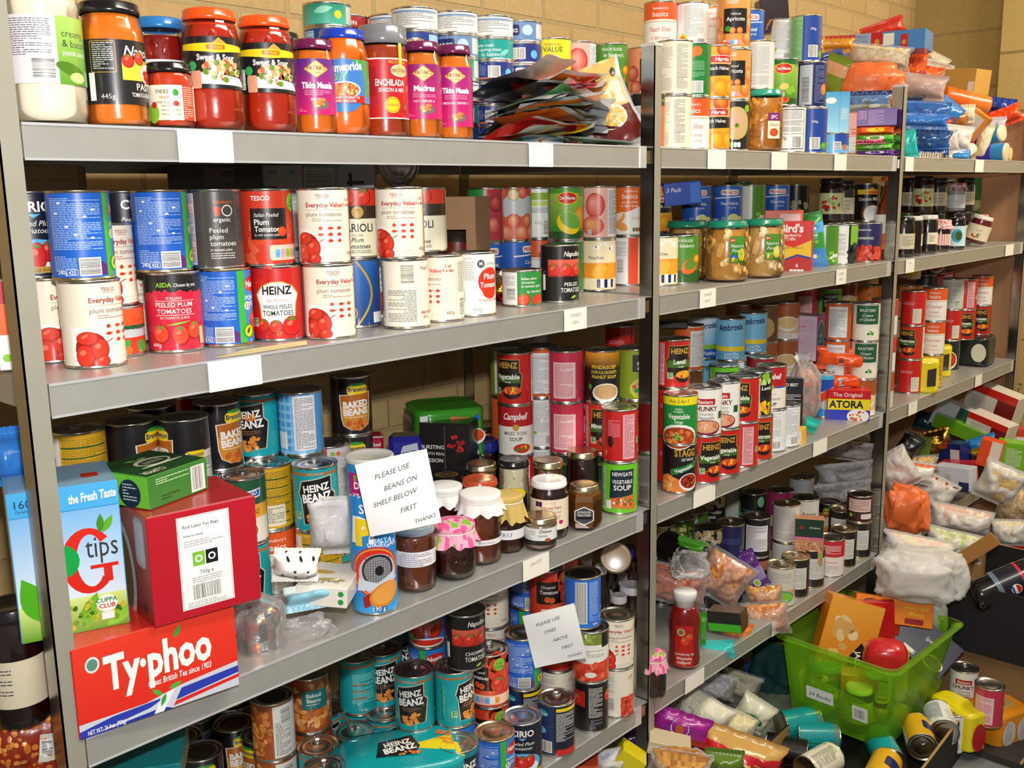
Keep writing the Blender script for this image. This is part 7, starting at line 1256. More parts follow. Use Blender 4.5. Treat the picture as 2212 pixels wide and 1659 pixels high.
define('clipper', 'box', 'green organic tea box lying flat on the dark red tea box', 'green tea box', 'tea box', size=(.105, .105, .044), base='3f7a2a', cols={'z+': '1f4a26', 'x-': '6fc02a', 'y-': '3a7a32'}, front=lambda A, w, h: (A.r(w*.7, 3, w*.94, h-6, 'f0f0ea'), A.bar(w*.72, 5, w*.19, h-12, True), A.para(w*.12, h*.62, w*.55, 10, 'cfe0b8', 3), A.para(w*.2, h*.12, w*.3, 8, '1a3a1c', 4)),
       left=lambda A, w, h: (A.e(w*.68, h*.42, 19, 19, '1c2434'), A.para(w*.68-12, h*.42-12, 24, 24, 'lgry', 4), A.leaf(w*.5, h*.4, 18, 4, 2.6, 'dgrn'), A.leaf(w*.5, h*.6, 14, 3, 3.6, 'dgrn')), top=lambda A, w, h: (A.e(w*.58, h*.52, 28, 18, 'f0ead0', 20), A.e(w*.58, h*.50, 24, 13, '2a4a26'), A.para(w*.58-16, h*.44, 32, 12, 'f0ead0', 4), A.leaf(w*.5, h*.7, 22, 5, .3, 'lgrn'), A.leaf(w*.5, h*.7, 18, 5, 2.6, 'lgrn'), A.e(w*.58, h*.34, 36, 3, 'f0ead0'), A.t(w*.24, h*.2, 12, 'CLIPPER', 'f0ead0', rot=3.1416, bold=.6, wmax=38)))
def pg(A, w, h):
 A.g(0, 0, w, h, 'f6faf8', '3fa0e0', 8); A.g(0, 0, w, h*.24, '5f9a1c', 'd8e88a', 4); A.r(0, h*.84, w, h, '4aaae4'); A.r(0, h*.835, w, h*.84, '2a80c0')
 A.poly([(w*.67+w*.25*math.cos(a), h*.48+h*.225*math.sin(a)) for a in [math.radians(40+k*14) for k in range(21)]]+[(w*.69+w*.13*math.cos(a), h*.48+h*.18*math.sin(a)) for a in [math.radians(320-k*14) for k in range(21)]], 'd8261c')
 A.r(w*.68, h*.42, w*.94, h*.445, 'd8261c'); A.r(w*.80, h*.32, w*.88, h*.43, 'd8261c'); A.e(w*.44, h*.50, w*.15, h*.11, '12a048'); A.t(w*.80, h*.50, h*.15, 'tips', '3a3a3a', wmax=w*.30); A.leaf(w*.82, h*.66, h*.13, h*.03, 1.0, '5faa2a'); A.leaf(w*.80, h*.66, h*.13, h*.028, 1.5, '3f8a24')
 A.leaf(w*.26, h*.10, h*.36, h*.10, 1.95, '4faa1c'); A.leaf(w*.56, h*.02, h*.26, h*.06, 1.15, '6fb82a'); A.leaf(w*.78, h*.01, h*.22, h*.05, .6, '8ac83a'); A.blobs(w*.6, h*.12, w*.38, h*.09, ['6f9a1c', '8fb82a', '3f6a14', 'c8b83a'], 60, h*.02)
 A.e(w*.80, h*.17, w*.10, h*.06, 'w'); A.t(w*.80, h*.18, h*.03, 'CUPPA', '12803a', bold=1.2); A.t(w*.80, h*.14, h*.03, 'CLUB', 'c8201c', bold=1.2); A.r(w*.74, h*.06, w*.86, h*.11, 'f0f0f0')
 A.t(w*.76, h*.89, h*.06, 'the Fresh Taste', 'w', shear=.15, bold=1.4, wmax=w*.44, rot=.05); A.t(w*.14, h*.90, h*.055, '160', '14405a'); A.t(w*.14, h*.87, h*.02, 'Pyramid', '14405a'); A.e(w*.32, h*.90, w*.05, h*.04, 'w'); A.poly([(w*.25, h*.87), (w*.33, h*.94), (w*.38, h*.88)], '8a7a7a')
define('pgtips', 'box', 'large sky blue tea box with a red letter G and green leaves', 'sky blue tea box', 'tea box', size=(.126, .11, .19), base='5fb4e4', cols={'x-': 'b89a6a', 'z+': '7aa8c8'}, front=pg, left=lambda A, w, h: (A.para(10, 20, w-20, h*.6, '8a6f48', 4),), top=lambda A, w, h: (A.poly([(2, 2), (w-2, 2), (w-8, h-4), (8, h-4)], '8ab0c8'), A.r(w*.7, h*.3, w*.86, h*.5, 'c8301c')))
LC = LV['C']
p = at_px(340, 1472, -.012)
def bx(key, x, y, z, rz, tilt=0, lean=0, label=None):
 M = Matrix.Rotation(math.radians(rz), 4, 'Z') @ Matrix.Rotation(math.radians(tilt), 4, 'X') @ Matrix.Rotation(math.radians(lean), 4, 'Y'); spawn(key, Vector((x, y, z)), M, label); q = ITEMS[-1]; q['up'] = z+height(key); q['L'] = None; return q
TB = bx('typhoo', .1052, .0469, LC+.0006, -6)
bx('redlabel', .1743, .0346, LC+.119, -8); bx('clipper', .1475, .0699, LC+.2645, 17)
bx('pgtips', .0386, .0942, LC+.119, -18)
put('jamdark', 52, .105, 'C', -50, scale=(1.15, 1.15, 1.35), label='dark jar with a cream label behind the nearest post under the tea box', ctx='pile')
pk('pale blue wrapped packet behind the nearest post', 20, 985, .16, 80, 130, .06, '2f7ad0', cat='packet', art=lambda A, w, h: A.rr(-w*.3, -h*.8, w*.6, h*.3, 3, '9fc0e8'))
pk('small white and red carton behind the nearest post on the second shelf', 8, 700, .12, 34, 190, .05, 'ece8e4', kind='box', cat='box', art=lambda A, w, h: (A.r(0, h*.4, w, h*.75, 'e8602a'), A.r(0, h*.75, w, h, 'b01a24'), A.e(w*.5, h*.14, 5, 5, 'lgrn')))
GB = 'baked bean tins behind the tea boxes'
T1('C', GB, (283, 905, 'yellowb', 'branston', ('branston', 55)), (383, 897, 'branston', 'beanz', ('branston', -75)), (468, 878, 'yellowb', 'beanz', ('branston', 42)), (550, 856, 'bluecheck', 'beanz', ('fullbeanz', -22)), (632, 846, 'branston', ('beanz', -20), ('bluecheck', -30)), (706, 833, 'branston', 'yellowb', ('branston', 2)),
   (756, 818, 'branston', 'branston', ('branston', 14)), (520, 1022, ('beanz', -8), ('campo', -10)), (612, 1002, ('basics_b', 8), ('yellowb', -6)), (176, 921, 'yellowb', 'wbeans', ('yellowb', 6)), (328, 872, 'brans_top', 'beanz', 'brans_top'), (420, 860, 'brans_top', 'beanz', ('hz_back', 0)), (712, 970, 'beanz', ('redbeans', -14)), (645, 1000, 'yellowb', ('beanz', 0)), (566, 1030, 'yellowb'))
pk('red corned beef tin at the back wall', 800, 955, .42, 56, 36, .05, 'b81c34', kind='box', cat='tin', name='corned_beef_tin', bev=.006, art=lambda A, w, h: (A.t(w*.5, h*.4, 8, 'corned beef', 'w', bold=.8, wmax=w*.8), A.r(0, h*.92, w, h, 'lgry')))
pk('blue and white corned beef tin with a rounded lid', 878, 968, .36, 76, 62, .06, '2a2a9a', kind='box', cat='tin', name='corned_beef_tin', bev=.010, cols={'z+': '8a7a58'}, art=lambda A, w, h: (A.poly([(w*.2, 0), (w*.9, 0), (w*.8, h*.8), (w*.4, h*.7)], 'c8d0e0'), A.t(w*.55, h*.35, 10, 'CORNED', '2a2a7a', bold=.8, rot=.15, wmax=w*.5)))
def tube(d):
 b = MB(); b.lathe([(0, .002), (.036, .001), (.0365, 0), (.0372, .002), (.0368, .004)], 44, 'tin_metal', 'w'); H = .252
 A = label_art(b, flatR(.0366), 'card_print'); C = 114.9; A.r(-C, 4, C, H*1000, '1f8ad8'); A.g(-C, 4, C, 40, '3fa8e8', '1f8ad8', 3)
 A.r(-40, 196, 10, 232, 'b01c7a'); A.t(-12, 220, 9, 'BUY 2', 'lgrn', bold=1.2); A.t(-12, 207, 11, 'DISC', 'w', bold=1.6); A.blobs(-14, 196, 26, 4, ['w'], 30, 1.6); A.t(-16, 168, 15, 'S', 'w', bold=1); A.t(-10, 120, 44, 'Pr', 'w', bold=1, shear=.1); A.t(-14, 118, 40, 'P', 'yel', bold=3)
 A.t(16, 120, 7, 'SALT &', 'w', shear=.1, bold=.6); A.t(16, 111, 9, 'VINEGAR', 'w', bold=.8); A.e(2, 72, 41, 42, 'c02a4a', 28); A.e(2, 72, 38, 39, 'd8b03a', 28); A.e(2, 72, 36, 37, 'd8301c', 28); A.e(6, 68, 32, 34, 'c8c0d0', 24); A.e(6, 74, 26, 27, '26262a', 24); A.e(6, 74, 22, 23, '9a9aa0', 24)
 for i in range(-5, 6): A.r(6-20, 74+i*4, 6+20, 74+i*4+.7, '3a3a40'); A.n -= 1; A.r(6+i*4, 54, 6+i*4+.7, 94, '3a3a40'); A.n -= 1
 A.n += 2; A.e(8, 74, 7, 8, '1c1c20'); A.poly([(-30, 40), (20, 46), (40, 56), (34, 70), (4, 54), (-26, 62)], 'cfd8e4'); A.poly([(-20, 30), (-4, 40), (-8, 16), (-18, 12)], 'a01c1c'); A.e(16, 34, 27, 19, 'd8842a', 20, .5); A.e(18, 36, 25, 16, 'e8a04a', 20, .5); A.rr(-2, 6, 18, 14, 1, '1f6aa8'); A.t(6, 7.5, 7, '190 g', 'w', bold=.3)
 c = MB(); c.lathe([(.0385, H-.006), (.039, H-.001), (.0375, H+.002), (.034, H+.0005), (0, H+.0005)], 44, 'paint_gloss', 'c4c4c0')
 return [('snack_tube', mesh_of(b, 'tube'), -1, (0, 0, 0)), ('lid', mesh_of(c, 'lid'), 0, (0, 0, 0))]
define('tube', 'jar', 'tall blue crisp tube with a silver lid and a handwritten note on it', 'tall blue crisp tube', 'crisp tube', fn=tube, r=.0385, h=.255)
tub = put('tube', 812, .040, 'C', 0)
def note(name, lines, pxs, Y, desc, w_, h, rot, lean, sz=.012, tilt=0):
 p = at_px(pxs[0], pxs[1], Y); b = MB(); sd = pxs[0]
 def f(s, t, o=0): return (w_*(s-.5), -.004*math.sin(t*3+s*2+sd)-.006*(1-t)*(s-.5)-o, h*(t-.5))
 b.grid(lambda s, t: f(s, t), 14, 14, 'matte_print', 'f1f0ee'); b.grid(lambda s, t: Vector(f(1-s, t))+Vector((0, .0005, 0)), 14, 14, 'matte_print', 'e4e4e4')
 A = Art(b, lambda u, v, o: f(.5+u/1000/w_, .5+v/1000/h, o+.0005), 'matte_print', lift=.0001)
 for i, (tx, dx) in enumerate(lines): A.t(dx*w_*1000, h*1000*(.28-.175*i), sz*1000*(.5 if i == len(lines)-1 else .62), tx, '2e2e38', bold=-.1, shear=.35, rot=.12)
 o = b.build('paper_note'); o.matrix_world = Matrix.Translation(p) @ Matrix.Rotation(cam_yaw(p)+math.radians(rot), 4, 'Z') @ Matrix.Rotation(math.radians(tilt), 4, 'X') @ Matrix.Rotation(math.radians(lean), 4, 'Y'); tag(o, desc, 'note')
note('n', [('PLEASE USE', -.02), ('BEANS ON', .06), ('SHELF BELOW', -.05), ('FIRST', .1), ('THANKS', .3)], (861, 1066), -.05, 'white paper note asking to use beans on the shelf below first', .109, .115, 4, -9, .0125)
GP2 = 'jars and preserves on the third shelf'
for k, px, y, rot in (('chutney', 900, 1283, 0), ('pinkcloth', 982, 1258, 0), ('tallcloth', 1040, 1224, 4), ('tancloth', 1098, 1200, 0), ('smallpate', 1168, 1193, 0), ('beetroot', 1187, 1168, 0), ('heather', 1262, 1150, 0)): put(k, px, y, 'C', rot)
T1('C', GP2, (958, 1048, 'backcloth'), (1108, 990, 'tartare'), (1184, 996, 'onions'), (1036, 1032, 'mustlid'), (965, 1024, 'pepperlid'), (1143, 952, 'blacklidtop'), (1046, 915, 'coffeej'), (1112, 888, ('hotdogs', 0)), (1040, 1004, 'onions'))
put('redjam', 1258, .105, 'C', 0); put('darkjar', 1077, .29, 'C', 0)
pk('black chopped tomato carton with redcurrants on its face', 972, 960, .30, 110, 112, .08, '18161a', kind='box', cat='box', rot=-16, art=lambda A, w, h: (A.blobs(w*.72, h*.6, w*.16, h*.2, ['c82a2a', 'a81c24'], 16, 5), A.t(w*.26, h*.5, 8, 'BURSTING', 'w', bold=.4, wmax=w*.46), A.t(w*.3, h*.38, 6, 'WITH REAL', 'w', wmax=w*.4), A.t(w*.26, h*.24, 8, 'PASSION', 'w', bold=.4, wmax=w*.44), A.r(w*.5, h*.1, w*.51, h*.95, '6a6a6a')))
def multi(d):
 r, h, nx, ny = d.get('r', .0375), d.get('h', .105), d.get('nx', 2), d.get('ny', 2); b = MB(); c = MB()
 w_, dp = nx*r, ny*r
 def ring(a):
  ca, sa = math.cos(a), math.sin(a); p = 5; k = (abs(ca)**p+abs(sa)**p)**(-1/p); return ca*k, sa*k
 def fn(s, t):
  x, y = ring(2*math.pi*s); z = h*t; e = 1-.02*math.sin(math.pi*t)+.012*noise.noise(Vector((s*14, t*4, 3))); sc2 = (.86 if t > .97 or t < .03 else 1); return (x*w_*e*sc2, y*dp*e*sc2, z*1.02)
 b.grid(fn, 60, 20, 'bag_print', d.get('cf') or d['base'], closeu=True)
 b.grid(lambda s, t: (lambda q: (q[0]*w_*.86*t, q[1]*dp*.86*t, h*1.02+.001-.003*abs(math.sin(6*s))*t))(ring(2*math.pi*s)), 40, 6, 'bag_print', d.get('topc', d['base']), closeu=True)
 F = dict(front=lambda u, v, o: (u/1000, -dp-.0012-o, v/1000), left=lambda u, v, o: (-w_-.0012-o, -u/1000, v/1000), top=lambda u, v, o: (u/1000, v/1000, h*1.02+.002+o))
 for k in F:
  if k in d: d[k](Art(b, F[k], 'card_print'), w_*1000, h*1000)
 return [('tin_multipack', mesh_of(b, 'wrap'), -1, (0, 0, 0))]
def soupwrap(A, w, h): A.poly([(-10, h*.3), (34, h*.3), (36, h*.85), (-6, h*.9)], 'd87a4a'); A.poly([(0, h*.42), (30, h*.42), (30, h*.8), (2, h*.82)], '2a2824'); A.t(15, h*.6, 6, 'VEGETABLE', 'w', wmax=26); A.e(44, h*.46, 24, 18, 'w'); A.e(44, h*.48, 21, 14, 'd8501c'); A.e(20, h*.2, 18, 8, 'dgrn'); A.e(50, h*.84, 6, 6, 'blue'); A.r(-70, h*.25, -54, h*.95, 'e0e4e8'); gda(A, 30, 10, 4, 5, 8, ('w',))
define('greenpack', 'jar', 'green wrapped multipack of vegetable soup tins with bowl pictures', 'green soup multipack', 'multipack', fn=multi, r=.075, h=.105, base='3f9a2a', front=soupwrap, left=lambda A, w, h: (A.poly([(-50, h*.4), (30, h*.4), (34, h*.9), (-50, h*.9)], '2a2c3a'), A.t(-10, h*.72, 9, 'VEGETABLE', 'w', bold=.4, wmax=60), A.e(-10, h*.26, 44, 22, 'w'), A.e(-10, h*.28, 40, 17, 'd8642a')))
D['greenpack']['fn'] = lambda d: multi(dict(d, r=.0375))
put('greenpack', 962, .36, LC+.11, 14, label=None, ctx='pile'); put('greenpack', 962, .36, 'C', 14, label='lower green soup multipack in shadow under its twin', ctx='pile')
GS = 'soup tins at the right of the third shelf, nearest bay'
T1('C', GS, (1077, 752, 'wholeg', ('tmin', -4), ('vegred', 30)), (1122, 756, 'hz_back', 'camp_min', ('hz_veg', -30)), (1175, 752, 'wprint', ('wprint', 6), ('orgw', 0)), (1228, 755, 'wholeg', 'pinkw', ('pinkw', 0)), (1283, 755, 'wholeg', 'hz_min', ('pinda', 0)), (1236, 858, 'wholeg', ('camp_min', 0)), (1314, 822, 'oliveb', ('hz_min', -6)),
   (1338, 878, ('newgate', 4), ('hz_back', 4)), (1374, 748, 'hz_back', 'brocc', ('brocc', 20)), (1398, 855, 'newgate', ('hz_veg', 10)), (1340, 700, 'redsoup', 'redsoup', 'redsoup'), (1150, 700, 'redsoup', 'redsoup', 'wsoup'))
pk('white napkin packet with black dots slumped against the bean tins', 640, 1220, .055, 100, 76, .06, 'eceae6', cat='packet', rot=6, lean=8, wr=.12, mat='cloth', art=lambda A, w, h: ([A.e(-w*.7+i*w*.28, h*(.5 if i % 2 else -.3), 2.2, 1.6, 'k') for i in range(6)], [A.e(-w*.5+i*w*.3, h*(.05 if i % 2 else .8), 2.2, 1.6, 'k') for i in range(4)]))
pk('clear bag of stock cubes with a red letter on the packet inside', 715, 1135, .13, 100, 130, .06, 'e4e0e4', cat='packet', rot=-6, mat='milky_film', inside=('e4e0e4', 'card_print'), art=lambda A, w, h: (A.r(-w*.9, h*.42, w*.9, h*.47, 'mag'), A.t(0, -h*.45, h*.62, 'R', 'd82a3a', bold=2), A.t(-6, h*.25, 6, 'ENERGY', 'char'), A.blobs(-14, -20, 8, 6, ['yel', 'gold'], 8, 3)))
pk('white pie filling carton lying flat with two green dots', 712, 1262, .060, 110, 44, .10, 'e8e4d8', kind='box', cat='box', rot=-16, lean=4, name='carton', art=lambda A, w, h: (A.e(w*.88, h*.7, 4.5, 4.5, '2a9a3a'), A.e(w*.88, h*.3, 4.5, 4.5, '2a9a3a')), top=lambda A, w, h: (A.e(w*.3, h*.6, 22, 8, 'c8a03a'), A.e(w*.6, h*.3, 22, 7, 'a89a3a'), A.t(w*.4, h*.25, 11, 'Pie Filling', 'brn', rot=3.3)))
pk('pale blue crumpled packet lying at the shelf edge', 676, 1288, .045, 120, 56, .05, '8fc8dc', cat='packet', rot=6, lean=-2, st=[(.3, 1, 'd8e4e4')], mat='bag_print', wr=.12, tilt=-30)
pk('clear cellophane bag holding loose black and gold sweets', 560, 1365, .062, 110, 170, .07, 'e8e8ea', kind='sack', cat='plastic bag', mat='clear_film', inside=(['2a2420', 'c89a4a', 'b8b8bc', 'd87a2a', '8a8078'], 'foil'), amp=.22, n=48)
pk('loose clear cellophane tail beside the bag of sweets', 655, 1372, .040, 130, 76, .05, 'e8e8ea', kind='sack', cat='plastic bag', mat='clear_film', amp=.35, n=48)
pk('yellow lined paper slip lying flat under the tins on the second shelf', 540, 752, .045, 10, 10, .05, 'e8dca8', cat='paper', name='unused') if 0 else None
b = MB(); A = Art(b, lambda u, v, o: (.22+u/1000, .006+v/1000, LV['B']+.0006+o), 'matte_print'); A.poly([(0, 4), (40, 0), (150, 6), (176, 44), (60, 34)], 'e2d6a0'); A.para(20, 8, 120, 16, 'a89a68', 3)
tag(b.build('paper_slip'), 'pale yellow printed slip lying under the front tins of the second shelf', 'paper')
#  third shelf, middle bay
GM = 'soup tins on the third shelf, middle bay'
for px, y, ks in ((1466, 1072, [('stagg', 0), ('happyveg', -4)]), (1523, 1050, [('hz_veg', 26), ('baxters', 0)]), (1574, 1033, [('hz_veg', 4), ('baxters', -14, -.004)]), (1634, 996, [('hz_min', 10), ('lentilg', 8, -.006)]), (1604, 1012, [('hz_back', -6), ('hz_veg', -24)]), (1664, 978, [('wprint', 0), ('camp_mush', 0, -.004)])): stack(px, y, 'C', ks, GM)
stack(1424, .115, 'C', [('newgate', 0), ('hz_veg', 20)], GM)
T1('C', GM, (1464, 730, 'redsoup', ('redsoup', 0), ('hz_len', 22)), (1519, 724, 'redsoup', 'hz_back', ('vegred', 20)), (1564, 786, 'oliveb', ('newgate', 0)), (1644, 772, 'wsoup', ('vsoup_w', 0)), (1688, 880, ('wprint', 20)), (1540, 682, 'ambrosia', 'ambros2', ('ambrosia', 6)), (1592, 685, 'ambrosia', 'ambrosia', ('ambros2', 0)),
   (1628, 672, 'ambrosia', 'ambrosia', ('ambros2', 0)), (1652, 690, 'ambros2', 'ambrosia', ('wprint', 0)), (1488, 700, 'rtbrown', 'rtbrown', ('orgw', 60)), (1600, 655, 'custard', 'custard', 'custard'), (1700, 650, 'custard', 'custard', ('custard', 0)), (1650, 655, 'rtbrown', 'custard', 'rtbrown'),
   (1815, 652, 'wsoup', 'orgw', ('orgw', 6)), (1862, 652, 'custard', 'crchick', ('crchick', 0)), (1900, 648, ('srb', 0), 'crimw', ('crimw', 0)), (1830, 610, 'custard', 'custard', 'custard', ) , (1880, 615, 'soupor', 'soupor', 'soupor'))
stack(1776, .32, 'C', ['newgate', 'newgate', ('newgate', 0)], GM); stack(1742, .36, 'C', ['pinkw', 'pinkw', 'pinkw'], GM)
def silv(A, w, h): A.para(8, h*.35, w*.8, h*.55, 'd8a0c0', 5); A.r(6, h*.75, w*.6, h*.77, 'e06aa0')
pk('pale pink sugar carton with a teal and pink oval side', 1742, 727, .20, 64, 96, .07, 'dcc8dc', kind='box', cat='box', rot=-22, art=silv, cols={'x+': 'd06aa8'}, right=lambda A, w, h: (A.e(w*.5, h*.5, w*.42, h*.4, 'w'), A.e(w*.5, h*.5, w*.38, h*.36, '2a9ab0'), A.t(w*.5, h*.52, 9, 'silver', 'w', bold=1, wmax=w*.6), A.t(w*.5, h*.4, 9, 'spoon', 'w', bold=1, wmax=w*.6)))
pk('black microwave meal sleeve standing beside the mushroom soup', 1710, 868, .075, 44, 104, .03, '16161a', kind='box', cat='box', rot=8, tilt=-4, cols={'x+': 'e8c020'}, art=lambda A, w, h: (A.t(w*.4, h*.84, 8, 'TO BEST', 'w', bold=.6, wmax=w*.7), A.para(4, 8, w-10, h*.6, 'lgry', 4)))
pk('small yellow stock cube box on the shelf edge', 1717, 941, .035, 42, 40, .035, 'f0b81c', kind='box', cat='box', rot=-14, art=lambda A, w, h: (A.r(w*.3, 3, w*.9, h*.85, 'e0dce4'), A.bar(w*.5, 6, w*.28, h*.6, False)))
pk('tied cellophane bag of pasta with a gathered top', 1738, 845, .11, 66, 130, .07, 'd8d4d0', kind='sack', cat='plastic bag', mat='clear_film', inside=(['b89080', 'c8a898', '9a8078', 'd87a5a'], 'matte_print'), amp=.2, knot=(-.008, .135, .022), kcol='d8d4d0')
pk('teal paper scrap beside the cellophane bag', 1752, 918, .04, 30, 32, .02, '2ab8a8', cat='paper', wr=.15, mat='matte_print', lean=20)
put('bluecan', 1778, 903, 'C', 0)
pk('wide suet box in red, yellow and blue with big black lettering', 1832, 873, .050, 88, 66, .045, 'd8261c', kind='box', cat='box', rot=6, cols={'x+': 'e8c81c'}, art=lambda A, w, h: (A.r(0, h*.72, w, h, 'c81c24'), A.r(0, h*.36, w, h*.72, 'f2dc1c'), A.r(0, 0, w, h*.36, '2a3ac0'), A.t(w*.46, h*.80, h*.13, 'The Original', 'w', bold=.3), A.t(w*.44, h*.43, h*.24, 'ATORA', 'k', bold=1.6, wmax=w*.8), A.e(w*.72, h*.16, w*.26, h*.24, 'w'), A.blobs(w*.72, h*.16, w*.2, h*.16, ['d8602a', 'e89a5a', 'c8402a'], 16, 4)))
for i, (y, nm) in enumerate(((822, 'lower'), (776, 'upper'))): pk('%s of two bright orange rice packets with white barcode patches' % nm, 1822, y, .085, 116, 50, .06, 'f0581c', cat='packet', rot=4, lean=4*i, art=lambda A, w, h: (A.rr(-w*.6, -h*.5, w*.3, h*.6, 2, 'd8d4e0'), A.bar(-w*.2, -h*.3, 14, h*.6, False)), group='orange rice packets')
pk('green, yellow and red stock box standing by the far post', 1898, 782, .07, 36, 64, .05, 'd8261c', kind='box', cat='box', rot=-30, cols={'x+': '2a9a2a'}, right=lambda A, w, h: (A.r(0, 0, w*.45, h, 'f2d81c'),), art=lambda A, w, h: A.r(0, h*.4, w*.5, h*.8, 'yel'))
pk('black plastic tray edge on the soup tins', 1450, 700, .20, 70, 16, .05, '141414', kind='box', cat='tray', name='plastic_tray', bev=.003)
#  third shelf, far bay
GR = 'soup tins on the third shelf, far bay'
for px, y, ks in ((2008, .050, ['yellowb', 'basics_chick', ('basics_chick', 0)]), (1972, .055, [('redsoup', 0), ('hz_min', -30), ('redsoup', -10)]), (1955, .14, ['orsoup', 'ev_soup', ('soupor', 10)]), (2047, .12, ['greybrl', 'redsoup', ('wsoup', 0)]), (2104, .22, ['redsoup', 'hz_tom', ('redsoup', 0)]),
   (2134, .13, ['redsoup', 'hz_tom', ('crimw', 40)]), (2155, .14, ['redsoup', 'hz_min', ('basics_chick', 0)]), (2178, .12, ['redsoup', 'redsoup', ('ev_chop', 0)]), (1990, .26, ['redsoup', 'redsoup', 'greybrl']), (2030, .26, ['redsoup', 'redsoup', ('hz_back', 0)]), (2064, .28, ['redsoup', 'redsoup', 'wsoup'])): stack(px, y, 'C', ks, GR)
for px, py, k in ((2022, 590, 'greybrl'), (2085, 585, 'orsoup'), (2105, 584, 'orsoup'), (2150, 578, 'purpsoup'), (1965, 588, 'soupor')):
 p = on_z(px, py+20, LC+.33); p = at_Y(px, .24, LC+.331); spawn(k, p, Matrix.Rotation(cam_yaw(p), 4, 'Z'), None, GR)
define('yelpack', 'jar', 'yellow wrapped pair of tins with a dark picture', 'yellow tin pair', 'multipack', fn=lambda d: multi(dict(d, r=.0375, nx=1, ny=1)), r=.0375, h=.105, base='f0dc1c', front=lambda A, w, h: (A.poly([(4, h*.2), (30, h*.24), (30, h*.8), (4, h*.72)], '3a2a2a'), A.rr(-36, h*.2, -20, h*.7, 3, 'c8ccd8')))
put('yelpack', 2004, 852, 'C', 0, group='yellow wrapped tins'); put('yelpack', 2028, .10, 'C', 0, group='yellow wrapped tins')
define('blkpack', 'jar', 'black wrapped multipack showing white oval label windows', 'black tin multipack', 'multipack', fn=lambda d: multi(dict(d, r=.036)), r=.072, h=.105, base='16201e', front=lambda A, w, h: (A.e(-44, h*.5, 22, 34, 'd0d4dc'), A.e(42, h*.5, 26, 34, 'e0dcc8'), A.r(-44, h*.2, -43, h*.8, 'dgry'), A.r(40, h*.2, 41, h*.8, 'tan')))
bp = put('blkpack', 2097, .088, 'C', -14)
for px, k1, k2 in ((2080, 'hz_tom', 'hz_back'), (2114, 'hz_tom', 'basics_chick')): q = on(bp, k1, 0, group=GR, px=px); on(q, k2, 0, group=GR)
#  fourth shelf, nearest bay
GD = 'tins on the fourth shelf, nearest bay'
for px, y, ks in ((1343, 1558, [('evside', 0), ('ev_chop', 4)]), (1208, 1640, [('bk_blue', 0)]), (1134, 1690, [('cirio', 0)]), (1066, 1728, [('nostia', 40)]), (1276, 1584, [('blkprint', 0), ('olivetom', 0)])): fr = stack(px, y, 'D', ks, GD)
on(fr[-1], 'bluebar', 0, -.016, .012, None, GD)
ROW = [stack(px, y, 'D', ks, GD) for px, y, ks in ((983, .122, ['nostia', ('beanz', 50)]), (1061, .120, ['tchop', ('tchop', 0)]), (1132, .118, ['bk_blue', ('nostia', 62)]), (1203, .118, [('evside', 0), ('cutred', 0)]), (906, .165, ['beanz', ('beanz', -14)]), (838, .235, ['beanz', ('beanz', 0)]), (768, .26, ['beanz', ('beanz', -120)]), (697, .27, ['tbeans', ('tbeans', 4)]), (634, .26, ['wbeans', ('wbeans', 0)]),
   (930, .235, ['blue_chop', 'nostia', ('blue_chop', 0)]), (1064, .20, ['ev_chop', 'ev_chop', ('ev_chop', -24)]), (1140, .20, ['nostia', 'nostia', ('nostia', 74)]), (1216, .20, ['cutred', 'tchop', 'tchop']), (870, .32, ['beanz', 'beanz', 'napo_chop']))]
on(ROW[0][-1], 'napo_chop', 12, .024, .004, None, GD); on(ROW[3][-1], 'tchop', 40, -.018, .006, None, GD)
T1('D', GD, (1000, 1600, ('fivebeanz', 0)), (748, 1580, ('campo', 10)), (816, 1550, 'beanz'), (735, 1552, 'beanz'), (700, 1655, ('campo', 0)), (655, 1628, 'beanz'),
   (592, 1552, ('brans_top', 30)), (566, 1600, ('brans_top', -60)), (434, 1620, ('brans_top', 0)), (505, 1572, ('brans_top', 20)), (412, 1560, 'brans_top'), (485, 1520, 'campo'), (556, 1516, 'campo'), (350, 1570, 'brans_top'), (480, 1430, 'beanz', 'brans_top'))
define('beanpack', 'jar', 'turquoise and yellow wrapped big family multipack of baked beans', 'turquoise bean multipack', 'multipack', fn=lambda d: multi(dict(d, r=.0375, nx=3, ny=2)), r=.08, h=.108, base='12a0a6', cf=lambda s, t: 'f0d81c' if .90 < s < .985 else '12a0a6', topc=lambda s, t: 'f0d81c' if (s > .93 or s < .05) else '12a0a6',
       top=lambda A, w, h: (A.poly([(-46, -24), (-36, 24), (26, 34), (36, -6), (20, -30)], 'k'), A.t(-2, 6, 15, 'HEINZ', 'w', bold=1.6, wmax=50, rot=.12), A.t(0, -14, 17, 'BEANZ', 'w', bold=2, wmax=60, rot=.12), A.blobs(14, -24, 20, 6, ['e8923a', 'd8782a'], 12, 4), A.t(82, 20, 14, 'BIG', 'org', bold=2, rot=-.5), A.t(84, 2, 9, 'Family', 'org', bold=1, rot=-.5), A.t(86, -12, 9, 'Pack', 'org', bold=1, rot=-.5)), front=lambda A, w, h: (A.t(96, h*.6, 20, 'BIG', 'org', bold=2),))
p = on_z(850, 1598, LV['D']+.11); it = None
spawn('beanpack', Vector((p.x-.01, p.y-.03, LV['D']+.0004)), Matrix.Rotation(math.radians(-32), 4, 'Z')); pass
pk('flat teal carton lying at the near end of the fourth shelf', 300, 1640, .12, 190, 60, .12, '0f7a80', kind='box', cat='box', rot=-10)
